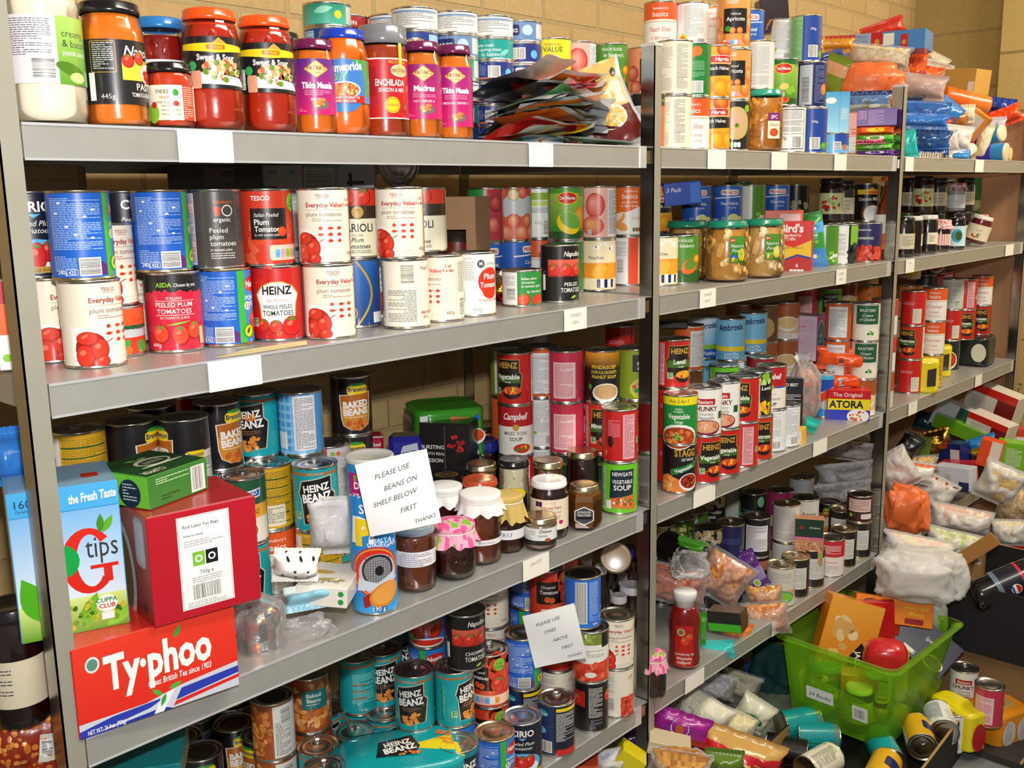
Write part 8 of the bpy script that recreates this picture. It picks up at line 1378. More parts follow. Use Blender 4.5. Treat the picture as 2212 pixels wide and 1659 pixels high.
pk('large packet printed with baked beans behind the nearest post', 55, 1600, .13, 230, 250, .09, '8a2a10', cat='packet', rot=-6, lean=6, art=lambda A, w, h: (A.blobs(0, 0, w*.85, h*.85, ['d8883a', 'e8a050', 'c8702a'], 150, w*.06, 4), A.r(w*.3, -h*.1, w*.6, h*.4, 'cfccc0'), A.bar(w*.33, 0, w*.2, h*.3, False)))
GQ = 'sauce bottles and jars at the back of the fourth shelf'
T1('D', GQ, (1298, 1220, 'relish'), (1276, 1210, 'relish'), (1355, 1188, 'bluecap'), (1330, 1248, ('mintj', 0)), (1362, 1262, ('mintj', 0)), (1337, 1284, 'spice'), (1296, 1278, 'spice'), (1240, 1200, 'relish'), (1318, 1200, 'relish'), (1258, 1190, 'mintj'))
define('ploy', 'jar', 'round beige lidded tub tipped on its side behind the sauce bottles', 'beige lidded tub', 'tub', h=.07, r=.034, style='straight', lr=.034, lid='b89a78', food='8a6a4a', fill=.9)
p = at_px(1330, 1186, .16); spawn('ploy', p-Vector((0, 0, .02)), Matrix.Rotation(cam_yaw(p), 4, 'Z') @ Matrix.Rotation(math.radians(70), 4, 'X'))
def note2():
 note('n2', [('PLEASE USE', -.05), ('ONES', -.05), ('ABOVE', .1), ('FIRST', .2), ('THANKS', .3)], (1198, 1375), .006, 'white paper note asking to use the ones above first', .102, .115, 6, -12, .011)
note2()
#  fourth shelf, middle bay
GE = 'bean and pulse tins on the fourth shelf, middle bay'
T1('D', GE, (1628, 1060, 'blackchunk', ('bb_teal', 0)), (1687, 1056, 'bb_mag', ('bb_mag', 0)), (1746, 1073, 'kidw', ('kidw', 0)), (1635, 1112, ('cannbr', 0), ('blkw', 0)), (1578, 1128, 'navypul', ('navypul', 0)), (1530, 1136, 'cann', ('cann', 0)), (1540, 1062, 'cann', 'cann'), (1788, 1172, ('crimw', 0)), (1820, 1148, ('wblk', 0)),
   (1858, 1134, 'wblk'), (1685, 1237, ('tealband', 0)), (1716, 1232, 'wblk'), (1790, 1082, 'brans_top'), (1590, 1040, 'peasw', 'peasw'), (1732, 1028, 'bigsilver', 'bigsilver'), (1470, 1120, 'oliveb', 'oliveb'), (1430, 1128, 'cann', 'cann'), (1500, 1100, 'peasw', 'peasw'), (1852, 1070, 'wblk', ('smredk', 0)), (1750, 1215, ('wblk', 20)))
pk('two tone carton of organic chickpeas with a dark green top', 1747, 1165, .045, 60, 100, .04, 'c88a6a', kind='box', cat='box', rot=2, art=lambda A, w, h: (A.blobs(w/2, h*.3, w*.46, h*.28, ['d8a078', 'c88a60', 'e8b890', 'b0704a'], 70, 4.5), A.r(0, h*.6, w, h, '1f3a2c'), A.r(0, h*.56, w, h*.6, 'e86aa8'), A.t(w*.25, h*.78, 8, 'SO', 'red', bold=1), A.t(w*.68, h*.8, 5, 'Chickpeas', 'w'), A.e(w*.9, h*.2, 6, 5, 'lgrn')))
rl('black round end of a pulse tin lying on its side', 1462, 1188, .17, .037, .10, ['141414']*10, -60, 0, cat='tin', kind='food_tin')
pk('green topped packet beside the lying black tin', 1492, 1178, .12, 60, 30, .04, '4fa82a', lean=14)
def brd(desc, px, py, Y, w, h, th, c, lean=0, rot=0, mat='clear_film', **kw): return pk(desc, px, py, Y, w, h, th, 'e8e4dc', cat='bread bag', kind='bag', name='bread_bag', mat=mat, inside=(c, 'food'), lean=lean, rot=rot, wr=.12, **kw)
brd('large bag of orange brown rolls at the back of the middle fourth shelf', 1460, 1262, .16, 140, 90, .09, ['c8643a', 'b8562e', 'd87848'], 10)
brd('clear bag of glazed buns with a round green sticker', 1560, 1246, .11, 120, 110, .08, ['c87838', 'e0a058', 'b86428'], 30, art=lambda A, w, h: (A.e(0, -h*.4, 6, 6, 'lgrn'), A.e(14, -h*.4, 6, 5, 'w')))
pk('crumpled clear plastic bubble film over the bread', 1490, 1220, .10, 80, 60, .06, 'd0d0d8', kind='sack', cat='plastic bag', mat='clear_film', amp=.35, n=44)
pk('purple snack packet with a green round logo', 1628, 1240, .09, 50, 110, .03, '5a2a7a', lean=-30, st=[(-.3, .3, '8a7aa8')], art=lambda A, w, h: (A.e(0, -h*.3, 10, 10, 'w'), A.e(0, -h*.3, 8, 8, 'lgrn'), A.t(-2, h*.3, 9, 'n', 'w', bold=.6)))
brd('bag of pale buns beside the purple packet', 1650, 1284, .06, 84, 50, .06, ['d89a58', 'e8b878', 'c88440'], -6)
brd('clear bag of seeded rolls at the shelf edge, with a barcode label', 1655, 1335, .03, 100, 76, .07, ['d8945a', 'e8b07a', 'c87a40'], -10, art=lambda A, w, h: (A.rr(-w*.8, -h*.5, -w*.1, h*.3, 2, 'e4e0e4'), A.bar(-w*.6, -h*.3, w*.3, h*.4, True)))
pk('black tray of food in wrap with a green side', 1572, 1336, .05, 76, 44, .05, '2a2622', kind='box', cat='tray', name='food_tray', rot=-20, lean=-8, cols={'z+': '6a5a52'}, art=lambda A, w, h: (A.r(0, 0, w, h*.4, '4fb82a'),))
pk('orange foil snack packet at the shelf edge', 1592, 1362, .03, 60, 50, .03, 'e8842a', lean=16, wr=.15, art=lambda A, w, h: A.r(-w*.8, -h*.6, -w*.2, h*.4, 'c8ccd8'))
pk('bunch of green beans standing behind the ketchup', 1518, 1358, .045, 16, 74, .015, '3f9a2a', cat='packet', wr=.15)
pk('turquoise packet of wipes lying at the shelf edge', 1550, 1402, .025, 74, 42, .03, '3ac8c0', cat='packet', rot=-4, lean=-8, art=lambda A, w, h: A.r(-w, -h*.4, w, -h*.3, '8ae0d8'))
for i, (px, py, Y, w, h, c, ln) in enumerate(((1826, 972, .30, 120, 44, ['e8e4e8', 'd8d0d4', 'c86a6a'], 4), (1830, 1022, .24, 130, 48, ['ecebee', 'd8d8e0'], -10), (1822, 1062, .22, 124, 44, ['e4e2e8', 'c8c8d4'], -12), (1834, 925, .36, 90, 50, ['b89a80', 'c8a888'], 0))):
 pk(['white plastic bag with red marks on top of the sugar bags', 'milky plastic bag with a blue edge in the middle of the pile', 'white bag at the bottom of the milky pile', 'brownish bag behind the white plastic bags'][i], px, py, Y, w, h, .10, 'e4e2e6', cat='plastic bag', name='plastic_bag', mat='milky_film', inside=(c, 'matte_print'), lean=ln, wr=.12, art=(lambda A, w_, h_: A.r(-w_, -h_*.7, w_*.6, -h_*.55, '4a6ab8')) if i == 1 else None)
T1('D', GE, (1826, 1100, 'wblk'), (1872, 1100, 'wblk'))
stack(1694, .125, 'D', ['wnut', ('wnut', 0)], GE)
def ketch(d):
 b = MB(); H = .184
 P = [(0, .036), (.024, .036), (.027, .040), (.033, .052), (.0365, .070), (.035, .100), (.0355, .14), (.037, .165), (.036, .178), (.030, .184), (0, .184)]
 M = Matrix.Translation((0, 0, H)) @ Matrix.Rotation(math.pi, 4, 'X'); b.lathe([(r_, z) for r_, z in P], 44, 'paint_gloss', '7a1410', mtx=M, sy=.8)
 c = MB(); c.lathe([(0, 0), (.026, 0), (.027, .002), (.0265, .020), (.022, .022), (.022, .037), (0, .037)], 40, 'paint_gloss', 'efedec', mtx=M, sy=.85)
 l = MB(); A = Art(l, lambda u, v, o: (.0375*math.sin(u/37.5), -.0302*math.cos(u/37.5)-.0004-o, v/1000+.010), 'card_print', step=4); A.rr(-22, 0, 22, 100, 4, 'b81c14'); A.tomato(2, 62, 12, 'd8401c'); A.tomato(12, 72, 10, 'd8401c'); A.e(-8, 84, 9, 9, 'w'); A.e(-8, 84, 8, 8, '5a9a4a'); A.e(-8, 84, 4, 4, 'tom')
 A.t(0, 12, 8, 'tomato', 'w', rot=3.1416, bold=.3); A.t(0, 22, 8, 'ketchup', 'w', rot=3.1416, bold=.3); A.t(0, 32, 6, "by Sainsbury's", 'w', rot=3.1416, shear=.2)
 return [('ketchup_bottle', mesh_of(b, 'bottle'), -1, (0, 0, 0)), ('cap', mesh_of(c, 'cap'), 0, (0, 0, 0)), ('label', mesh_of(l, 'label'), 0, (0, 0, 0))]
D['ketchup']['fn'] = ketch; put('ketchup', 1477, 1452, 'D', 0, ctx='pile')
put('pinkcloth', 1412, 1520, 'D', 0, scale=(.7, .7, 1.05), label='narrow dark jar with flowered pink cloth beside the ketchup bottle', ctx='pile')
#  heap at the far end: boxes and bags on the fourth shelf, far bay, and in front of it
def many(group, rows):
 for r in rows:
  d, px, py, Y, w, h, th, c = r[:8]; kw = r[8] if len(r) > 8 else {}
  pk(d, px, py, Y, w, h, th, c, group=group, **kw)
def B_(**k): k.setdefault('kind', 'box'); k.setdefault('cat', 'box'); return k
def F_(c, m='milky_film', **k): return dict(kind='bag', cat='plastic bag', name='plastic_bag', mat=m, inside=(c, 'matte_print'), wr=.12, **k)
str1 = lambda c1, c2: (lambda A, w, h: (A.r(0, h*.72, w, h, c1), A.r(w*.62, 0, w, h*.72, c2), A.para(w*.12, h*.15, w*.3, h*.45, 'gry', 4)))
many('boxes and packets heaped on the far fourth shelf', [
 ('white and red long carton at the top of the far heap', 2150, 868, .02, 110, 62, .08, 'e0d8c8', B_(rot=-26, lean=14, art=str1('d8281c', '7a1414'))), ('red and white carton below the top long carton', 2140, 925, -.02, 90, 50, .08, 'e0d4c4', B_(rot=-26, lean=14, art=str1('d8281c', '7a1414'))),
 ('olive green packet above the long red and white carton', 2165, 838, .10, 70, 34, .05, '6a7a1c', dict(lean=8)), ('white and dark green box leaning in the far heap', 2070, 905, .10, 100, 60, .06, 'c8ccd4', B_(rot=-10, lean=22, art=lambda A, w, h: A.r(w*.45, 0, w*.8, h, '14503c'))),
 ('bright green long carton lying across the far heap', 2085, 930, .06, 130, 30, .06, '6aa81c', B_(rot=-14, lean=17)), ('dark maroon carton under the green one', 2060, 945, .12, 80, 30, .06, '4a1c14', B_(lean=12)), ('dark teal glossy packet in shadow', 2010, 912, .22, 70, 40, .06, '1c3a44', dict(lean=10)),
 ('navy box with a white patch in the middle of the far heap', 2062, 980, .06, 52, 52, .07, '1c2a6a', B_(rot=-30, lean=-6, art=lambda A, w, h: A.r(w*.55, h*.3, w*.95, h*.75, 'e0dcd4'))), ('gold and clear packet on the navy box', 2020, 955, .12, 70, 56, .05, 'b8883a', dict(lean=-20, mat='foil', wr=.15)), ('black white printed packet leaning by the far post', 1960, 968, .10, 46, 70, .04, '16181a', dict(lean=30, art=lambda A, w, h: A.para(-w*.6, -h*.6, w, h, 'gry', 5))),
 ('olive carton beside the black printed packet', 1988, 960, .16, 42, 40, .05, '6a8a2a', B_(lean=6)), ('blue and yellow crisp packet right of the navy box', 2122, 958, -.02, 60, 34, .04, '2a8ac8', dict(lean=-24, st=[(-1, -.3, 'e8c01c')])), ('orange and white carton at the right edge', 2140, 978, -.10, 44, 60, .05, 'e84a1c', B_(rot=-10, lean=10, art=lambda A, w, h: A.r(w*.5, 0, w, h, 'e8dcd0'))),
 ('lime green box at the right edge of the heap', 2186, 985, -.12, 60, 66, .06, '7ac01c', B_(lean=4, art=lambda A, w, h: A.para(w*.3, h*.2, w*.5, h*.6, 'w', 5))), ('red and white carton end against the brick pier', 2200, 945, .02, 30, 44, .05, 'e0503a', B_(art=lambda A, w, h: A.r(0, h*.3, w, h*.6, 'w'))),
 ('red carton lying under the navy box', 2070, 1018, .02, 70, 44, .06, 'b81c24', B_(rot=-20, lean=-8)), ('white and navy carton with a barcode', 2064, 1030, -.02, 76, 50, .06, 'cdd0dc', B_(rot=-24, lean=-4, art=lambda A, w, h: (A.r(w*.7, 0, w, h*.4, '1c2a5a'), A.bar(w*.3, h*.1, w*.2, h*.6, True)))), ('dark brown box standing in shadow', 2118, 1010, -.02, 40, 60, .05, '3a1a18', B_())])
many('bags of dry food heaped at the far end', [
 ('clear bag of pasta twists near the far post', 1975, 1005, .10, 100, 44, .07, 'd8b880', F_(['d8b070', 'e8c888', 'b88a4a'], 'clear_film', lean=-8)), ('white paper packet with an orange strip', 1978, 1020, .05, 76, 50, .06, 'ece8e2', dict(lean=6, st=[(.6, .8, 'e8783a')])), ('pinkish milky bag beside the far post', 1938, 1015, .06, 80, 90, .08, 'd8c0b8', F_(['d8b8a8', 'e0c8b8'], lean=-34)),
 ('beige flour bag with dark red print behind the orange bag', 2010, 1062, .02, 100, 80, .08, 'b8a88a', F_(['b8a888', 'c8b898', '8a3a34'], lean=24)), ('teal and white bag of pasta at the right edge', 2160, 1045, -.16, 90, 90, .08, '3a98a0', F_(['d8b878', 'c8a868'], 'milky_film', lean=20, st=[(.0, .8, '2a8a98')])), ('bag of golden pasta shells at the right edge', 2190, 1090, -.20, 70, 90, .08, 'd8c088', F_(['d8b060', 'e8c880', 'b88a3a'], 'clear_film', lean=10)),
 ('milky bag of pasta with pink print in the lower heap', 2075, 1122, -.10, 130, 60, .10, 'd8c8b8', F_(['d8c0a8', 'e0b0a0', 'e8dcc8'], lean=6)), ('pale green bag of rice or pasta below it', 2060, 1175, -.14, 120, 64, .10, 'c8cc9a', F_(['c8cc98', 'd8dcb0', 'b0b880'], lean=8)), ('cream bag at the right edge under the pasta shells', 2180, 1150, -.24, 70, 60, .08, 'd8ccb0', F_(['d8c8a0', 'e0d4b8'], lean=-6)),
 ('cream bag with faint pink print leaning on the far post', 1985, 1185, -.12, 150, 60, .10, 'e4dcc4', F_(['e4dcc0', 'e8c8b8'], lean=6))])
pk('bright orange carrier bag slumped against the far post', 1958, 1100, -.01, 84, 100, .11, 'f04a1c', kind='sack', cat='carrier bag', mat='orange_film', inside=(['f04a20', 'f86a3a', 'e03c14'], 'matte_print'), amp=.28, sq=.6, n=48, name='carrier_bag')
pk('large white plastic bag with pink print at the foot of the far post', 1990, 1240, -.20, 170, 110, .16, 'e8e4da', kind='sack', cat='plastic bag', mat='milky_film', inside=(['ece6d8', 'e8dcd0', 'ecd4cc'], 'matte_print'), amp=.24, sq=.6, n=56)
pk('blue and white bag under the large white plastic bag', 1975, 1325, -.16, 130, 90, .12, 'a8c8e0', kind='sack', cat='plastic bag', mat='milky_film', inside=(['5f9ad8', 'e0e8f0', 'c8d8e8'], 'matte_print'), amp=.12)
def tray(name, x0, x1, y0, y1, z0, z1, rz, c, label, cat='box', m='cardboard', t=.006, pivot=None):
 b = MB(); w_, dp, h = x1-x0, y1-y0, z1-z0
 b.box(-w_/2, -dp/2, 0, w_/2, dp/2, t, m, c)
 for q in ((-w_/2, -dp/2, t, w_/2, -dp/2+t, h), (-w_/2, dp/2-t, t, w_/2, dp/2, h), (-w_/2, -dp/2+t, t, -w_/2+t, dp/2-t, h), (w_/2-t, -dp/2+t, t, w_/2, dp/2-t, h)): b.box(*q, m, c)
 if m != 'x':
  for q in ((-w_/2+.0005, -dp/2+t, t*1.1, w_/2, -dp/2+t+.0015, h-.001), (-w_/2+t, -dp/2+t, t*1.1, -w_/2+t+.0015, dp/2-t, h-.001), (-w_/2+t, dp/2-t-.0015, t*1.1, w_/2-t, dp/2-t, h-.001)): b.box(*q, m, 'a8824e')
  b.box(-w_/2, -dp/2, h, w_/2, -dp/2+t, h+.001, m, 'a8824e'); b.box(w_/2-t, -dp/2, h, w_/2, dp/2, h+.001, m, 'a8824e')
 o = b.build(name); o.matrix_world = Matrix.Translation(((x0+x1)/2, (y0+y1)/2, z0)) @ Matrix.Rotation(math.radians(rz), 4, 'Z'); tag(o, label, cat); return o
p = on_z(2027, 1247, .40); tray('cardboard_tray', p.x, p.x+.40, p.y-.60, p.y, .20, .40, 0, '1c1a1c', 'black cardboard tray holding a cola bottle at the right edge')
p2 = p; tray('cardboard_tray', p.x+.02, p.x+.38, p.y-.55, p.y-.02, .002, .199, 0, '8a6a44', 'plain brown cardboard tray under the black tray at the right edge')
define('cola', 'jar', 'large dark cola bottle lying tilted in the black cardboard tray', 'dark cola bottle', 'bottle', fn=None, h=.28, r=.048)
def cola(d):
 b = MB(); b.lathe([(0, .004), (.03, 0), (.044, .01), (.047, .03), (.045, .08), (.047, .14), (.046, .18), (.03, .24), (.015, .265), (.014, .285)], 36, 'paint_gloss', '120c0c'); c = MB(); c.lathe([(.016, .285), (.016, .30), (0, .301)], 24, 'paint_gloss', '1c2a6a')
 l = MB(); A = label_art(l, flatR(.0478), 'card_print'); A.r(-150, 70, 150, 150, '1a1c2a'); A.r(-150, 142, 150, 150, 'c8304a'); A.r(-150, 70, 150, 84, '6a7a8a'); A.e(0, 116, 15, 15, 'w'); A.e(0, 116, 13, 13, 'c8281c'); A.r(-13, 110, 13, 117, 'w'); A.r(-12, 104, 12, 110, '2a4ab0')
 return [('cola_bottle', mesh_of(b, 'bottle'), -1, (0, 0, 0)), ('cap', mesh_of(c, 'cap'), 0, (0, 0, 0)), ('label', mesh_of(l, 'label'), 0, (0, 0, 0))]
D['cola']['fn'] = cola; q = at_px(2112, 1262, -.28); spawn('cola', q-Vector((.05, 0, .03)), Matrix.Rotation(math.radians(-50), 4, 'Z') @ Matrix.Rotation(math.radians(64), 4, 'Y'))
many('goods in and around the black tray', [('red and white carton with a picture in the black tray', 2190, 1195, -.20, 60, 70, .08, 'c81c24', B_(rot=-10, art=lambda A, w, h: (A.r(0, 0, w, h*.55, 'ece8f0'), A.para(4, h*.3, w*.7, h*.2, 'gry', 4)))), ('teal snack box behind the cola bottle', 2185, 1252, -.26, 60, 40, .05, '2a9a9a', B_(lean=6, art=lambda A, w, h: A.blobs(w/2, h/2, w*.3, h*.3, ['d8783a', 'e8a060'], 8, 7))),
 ('bag of beige biscuits in the black tray', 2165, 1290, -.34, 70, 40, .06, 'b08a5a', F_(['b88a5a', 'd8b080', '8a6a40'], 'clear_film')), ('tan cardboard flap of the black tray', 2090, 1200, -.26, 140, 30, .01, 'a8743c', B_(mat='cardboard', lean=-42, name='cardboard_flap'))])
define('orpack', 'jar', 'orange wrapped multipack of tins with white label windows', 'orange tin multipack', 'multipack', fn=lambda d: multi(dict(d, r=.0375)), r=.075, h=.108, base='f0981c', topc=lambda s, t: 'c8a860' if t < .7 else 'f0981c', front=lambda A, w, h: (A.e(-30, h*.5, 26, 38, 'e0e0e4'), A.para(-46, h*.2, 30, h*.6, 'gry', 4), A.e(30, h*.5, 26, 38, 'e0e0e4'), A.para(16, h*.2, 30, h*.6, 'gry', 4)), top=lambda A, w, h: (A.poly([(-50, -20), (10, -30), (20, 10), (-40, 20)], '2a2622'), A.e(30, 20, 24, 20, 'd8c090')))
define('redpack', 'jar', 'red wrapped multipack of tomato soup tins with a white window', 'red tin multipack', 'multipack', fn=lambda d: multi(dict(d, r=.0375)), r=.075, h=.108, base='c81c1c', front=lambda A, w, h: (A.e(-34, h*.5, 26, 40, 'e0e0e4'), A.para(-50, h*.2, 30, h*.6, 'gry', 4), A.rr(8, h*.1, 60, h*.9, 6, '2a2422'), A.t(36, h*.5, 9, 'TOMATO', 'w', bold=.3, wmax=46), A.r(8, h*.1, 60, h*.3, 'd8502a')))
define('yelbeef', 'jar', 'yellow and red wrapped multipack beside the green crate', 'yellow and red multipack', 'multipack', fn=lambda d: multi(dict(d, r=.0375, nx=1, ny=2)), r=.06, h=.108, base='f0dc1c', front=lambda A, w, h: (A.e(0, h*.4, 24, 40, 'b81420'),))
p = at_px(2158, 1655, -.42); zf = max(p.z-.054, .001)
X0 = at_px(2158, 1640, -.40)
zz = X0.z-.05
tray('cardboard_tray', X0.x-.16, X0.x+.3, -.5, -.2, 0, max(.02, zz-.002), 0, '3a3230', 'low cardboard tray under the red and orange multipacks')
spawn('redpack', Vector((X0.x, -.38, zz)), Matrix.Rotation(math.radians(-22), 4, 'Z')); spawn('orpack', Vector((X0.x-.005, -.375, zz+.112)), Matrix.Rotation(math.radians(-20), 4, 'Z'))
put('pinkw', 2132, -.40, zz+.224, -10, label='red and white tin standing on the orange multipack', ctx='pile'); put('baxters', 2078, -.30, zz+.20, 0, label='white chunky soup tin behind the green crate', ctx='pile'); put('wprint', 2052, -.33, zz+.15, 0, label='white print tin squeezed behind the green crate', ctx='pile')
spawn('yelbeef', at_px(2066, 1560, -.33)-Vector((0, 0, .05)), Matrix.Rotation(math.radians(-24), 4, 'Z'))
pk('red netting bag of onions behind the tins at the right edge', 2185, 1432, -.30, 90, 60, .10, 'c8402a', kind='sack', cat='net bag', mat='matte_print', colfn=lambda s, t: ['c8402a', 'd85a3a', 'a83020'][int(s*60+t*40) % 3], amp=.1, name='net_bag')
#  green crate
def crate():
 zb, zt = .088, .330; b = MB(); root = bpy.data.objects.new('storage_crate', None); COL.objects.link(root)
 cx, cy, rz = 2.073, -.120, math.radians(-2)
 root.matrix_world = Matrix.Translation((cx, cy, zb)) @ Matrix.Rotation(rz, 4, 'Z'); tag(root, 'translucent green plastic crate of boxed food with a handwritten sticker', 'crate')
 def rect(w_, d_, z, r_=.03):
  P = []
  for qx, qy, a0 in ((w_/2-r_, -d_/2+r_, -90), (w_/2-r_, d_/2-r_, 0), (-w_/2+r_, d_/2-r_, 90), (-w_/2+r_, -d_/2+r_, 180)):
   for k in range(6): a = math.radians(a0+18*k); P.append((qx+r_*math.cos(a), qy+r_*math.sin(a), z))
  return P
 H = zt-zb; rings = [rect(.33, .25, .0), rect(.355, .275, .008), rect(.385, .305, H*.6), rect(.40, .32, H-.03), rect(.40, .32, H-.012), rect(.43, .352, H-.010), rect(.435, .358, H-.004), rect(.425, .348, H), rect(.405, .325, H), rect(.395, .315, H-.012), rect(.378, .298, H*.6), rect(.348, .268, .011), rect(.32, .24, .004)]
 m = b.mi('green_plastic'); n = 24; base0 = len(b.v)
 for R_ in rings: b.v += R_
 for i in range(len(rings)-1):
  for k in range(n): b.face((base0+i*n+k, base0+i*n+(k+1) % n, base0+(i+1)*n+(k+1) % n, base0+(i+1)*n+k), srgb('w'), m, True)
 b.face(tuple(base0+k for k in range(n))[::-1], srgb('w'), m); b.face(tuple(base0+(len(rings)-1)*n+k for k in range(n)), srgb('w'), m)
 b.build('crate_body', root)
 for x0, z0, w_, h_, tx in ((-.075, .085, .078, .036, '24 Books'), (.055, .070, .042, .042, None)):
  s = MB(); A = Art(s, lambda u, v, o: (-.1965-o-(z0+v/1000-.1)*.14-.0015, -x0-u/1000, z0+v/1000), 'matte_print', lift=.0001); A.rr(0, 0, w_*1000, h_*1000, 3, 'f0f0ee')
  if tx: A.t(w_*500, 10, 12, tx, 'k', shear=.2, wmax=w_*900)
  else: A.bar(6, 8, 28, 26, True)
  k = s.build('sticker', root); k['label'] = 'white handwritten sticker' if tx else 'white barcode sticker'
crate()
def inbox(desc, FLpx, z, rz, size, base, tilt=0, lean=0, **kw):
 PKN[0] += 1; key = 'ib%d' % PKN[0]; D[key] = dict(_='box', desc=desc, short='box', cat='box', base=base, size=size, **kw); CACHE[key] = mk_box(D[key]); p = on_z(FLpx[0], FLpx[1], z)
 M = Matrix.Rotation(math.radians(rz), 4, 'Z') @ Matrix.Rotation(math.radians(tilt), 4, 'X') @ Matrix.Rotation(math.radians(lean), 4, 'Y'); spawn(key, p, M)
G5 = 'food boxes in the green crate'
inbox('orange cracker box with a black diamond standing on end in the green crate', (1800, 1470), .17, -48, (.15, .06, .235), 'e88a1c', lean=16, tilt=-10, front=lambda A, w, h: (A.g(0, 0, w, h, 'd8741c', 'f0a83a', 4), A.blobs(w*.35, h*.66, w*.22, h*.26, ['e8c890', 'f0d8a8', 'd8a860'], 12, 18, 4), A.blobs(w*.3, h*.25, w*.2, h*.15, ['e8c070', 'c88a3a'], 10, 12), A.poly([(w*.62, h*.04), (w*.86, h*.22), (w*.86, h*.46), (w*.74, h*.54), (w*.58, h*.36), (w*.56, h*.12)], 'k'), A.t(w*.72, h*.28, 15, 'JACOBS', 'w', rot=-1.35, bold=1.2, wmax=h*.4)), right=lambda A, w, h: A.blobs(w/2, h*.5, w*.3, h*.3, ['e8b060', 'd89040'], 10, 8), cols={'x+': 'd87a1c', 'z+': 'f0a030'})
inbox('red carton lying at the back of the green crate', (1850, 1345), .30, -50, (.20, .12, .05), 'd82a24', lean=6, top=lambda A, w, h: (A.para(w*.3, h*.2, w*.5, h*.6, 'f0b0a8', 8), A.r(w*.62, h*.7, w*.75, h*.9, 'e8e4e0')), cols={'z+': 'd8342a'})
inbox('orange biscuit box at the back of the green crate, printed upside down', (1925, 1345), .32, -58, (.205, .06, .07), 'f0861c', lean=5, tilt=-18, front=lambda A, w, h: (A.t(w*.78, h*.52, 10, 'Orange', 'yel', rot=3.1416, bold=.3, wmax=w*.3), A.t(w*.78, h*.76, 10, 'Jaffa Cakes', 'yel', rot=3.1416, bold=.3, wmax=w*.3), A.rr(w*.64, h*.08, w*.88, h*.3, 3, 'dred'), A.e(w*.2, h*.75, 22, 9, '7a3414'), A.e(w*.4, h*.5, 18, 16, '4a2010'), A.e(w*.4, h*.5, 15, 13, '7a4a30')), right=lambda A, w, h: A.para(6, 8, w-12, h-16, 'brn', 4), cols={'x+': 'd8742a', 'y+': 'd8741c', 'z+': 'e87a1c'})
inbox('flat bright red card box upright in the middle of the green crate', (1892, 1420), .22, -60, (.10, .03, .17), 'c81420', lean=-4)
inbox('dark navy pudding sleeve leaning in the green crate', (1965, 1420), .22, -66, (.18, .05, .11), '1c1a34', lean=36, tilt=-26, front=lambda A, w, h: (A.t(w*.2, h*.6, 12, 'Eat', 'w', shear=.3, bold=.3), A.t(w*.6, h*.6, 11, 'Special', 'w', shear=.3, bold=.3, wmax=w*.4), A.e(w*.78, h*.25, 30, 18, 'e8dcc8'), A.e(w*.78, h*.25, 26, 14, '5a2414'), A.r(w*.3, h*.1, w*.5, h*.2, 'w'), A.r(w*.48, 0, w*.49, h, '3a3a5a')))
pk('red glossy pudding tub with a white printed band in the green crate', 1912, 1425, -.20, 92, 92, .09, 'c81c24', cat='tub', kind='sack', mat='bag_print', amp=.06, name='pudding_tub', colfn=lambda s, t: 'ecebe8' if t < .45 else 'c81c24')
for k, x, y, lab in (('potpear', 1.975, -.04, 'wide jar seen through the left side of the green crate'), ('beetroot', 1.955, -.15, 'jar with a pale paper label seen through the front of the green crate'), ('tartare', 2.03, -.18, 'pale sauce jar seen through the front of the green crate')): spawn(k, Vector((x, y, .10)), Matrix.Rotation(cam_yaw(Vector((x, y, 0))), 4, 'Z'), lab)
for d_, x, y, sz, c, rz in (('orange carton standing low inside the green crate', 2.00, -.13, (.10, .05, .13), 'f0821c', -60), ('yellow carton standing inside the right of the green crate', 2.15, -.15, (.09, .05, .15), 'f0c83a', -40), ('cream carton lying inside the far side of the green crate', 2.02, -.01, (.12, .08, .09), 'ecdcb8', -70)):
 PKN[0] += 1; key = 'ib%d' % PKN[0]; D[key] = dict(_='box', desc=d_, short='box', cat='box', base=c, size=sz); spawn(key, Vector((x, y, .10)), Matrix.Rotation(math.radians(rz), 4, 'Z'))
M = Matrix.Rotation(math.radians(-40), 4, 'Z') @ Matrix.Rotation(math.radians(84), 4, 'X'); spawn('darkjar', Vector((2.10, -.09, .145)), M, 'dark jar lying on its side in the bottom of the green crate')
tray('cardboard_tray', 1.60, 2.17, -.37, -.02, .004, .12, 3, '1a1816', 'black cardboard tray of loose tins under the green crate')
GL = 'loose tins in the tray under the green crate'
def lying(key, px, py, z, rz, label=None, up=0):
 p = on_z(px, py, z); M = Matrix.Rotation(math.radians(rz), 4, 'Z') @ Matrix.Rotation(math.radians(90-up), 4, 'X') @ Matrix.Rotation(math.radians(0), 4, 'Z'); h = D[key]['h']
 spawn(key, Vector((p.x, p.y, z)), M @ Matrix.Translation((0, 0, -h/2)), label, GL)
lying('beanz', 1725, 1560, .10, 60); lying('beanz', 1765, 1590, .08, 40); lying('beanz', 1912, 1625, .09, -50); lying('yellowb', 1985, 1590, .11, -60, 'mustard yellow tin lying beside the green crate', 0); lying('wprint', 2032, 1560, .11, -60, 'white tin lying at the right end of the loose tins'); lying('ev_soup', 1770, 1650, .10, 80); lying('yellowb', 1905, 1668, .12, -80)
lying('branston', 1700, 1620, .06, 20)
put('beanz', 1830, -.30, .055, -120, label='turquoise bean tin standing upright in the tray under the green crate', ctx='pile')
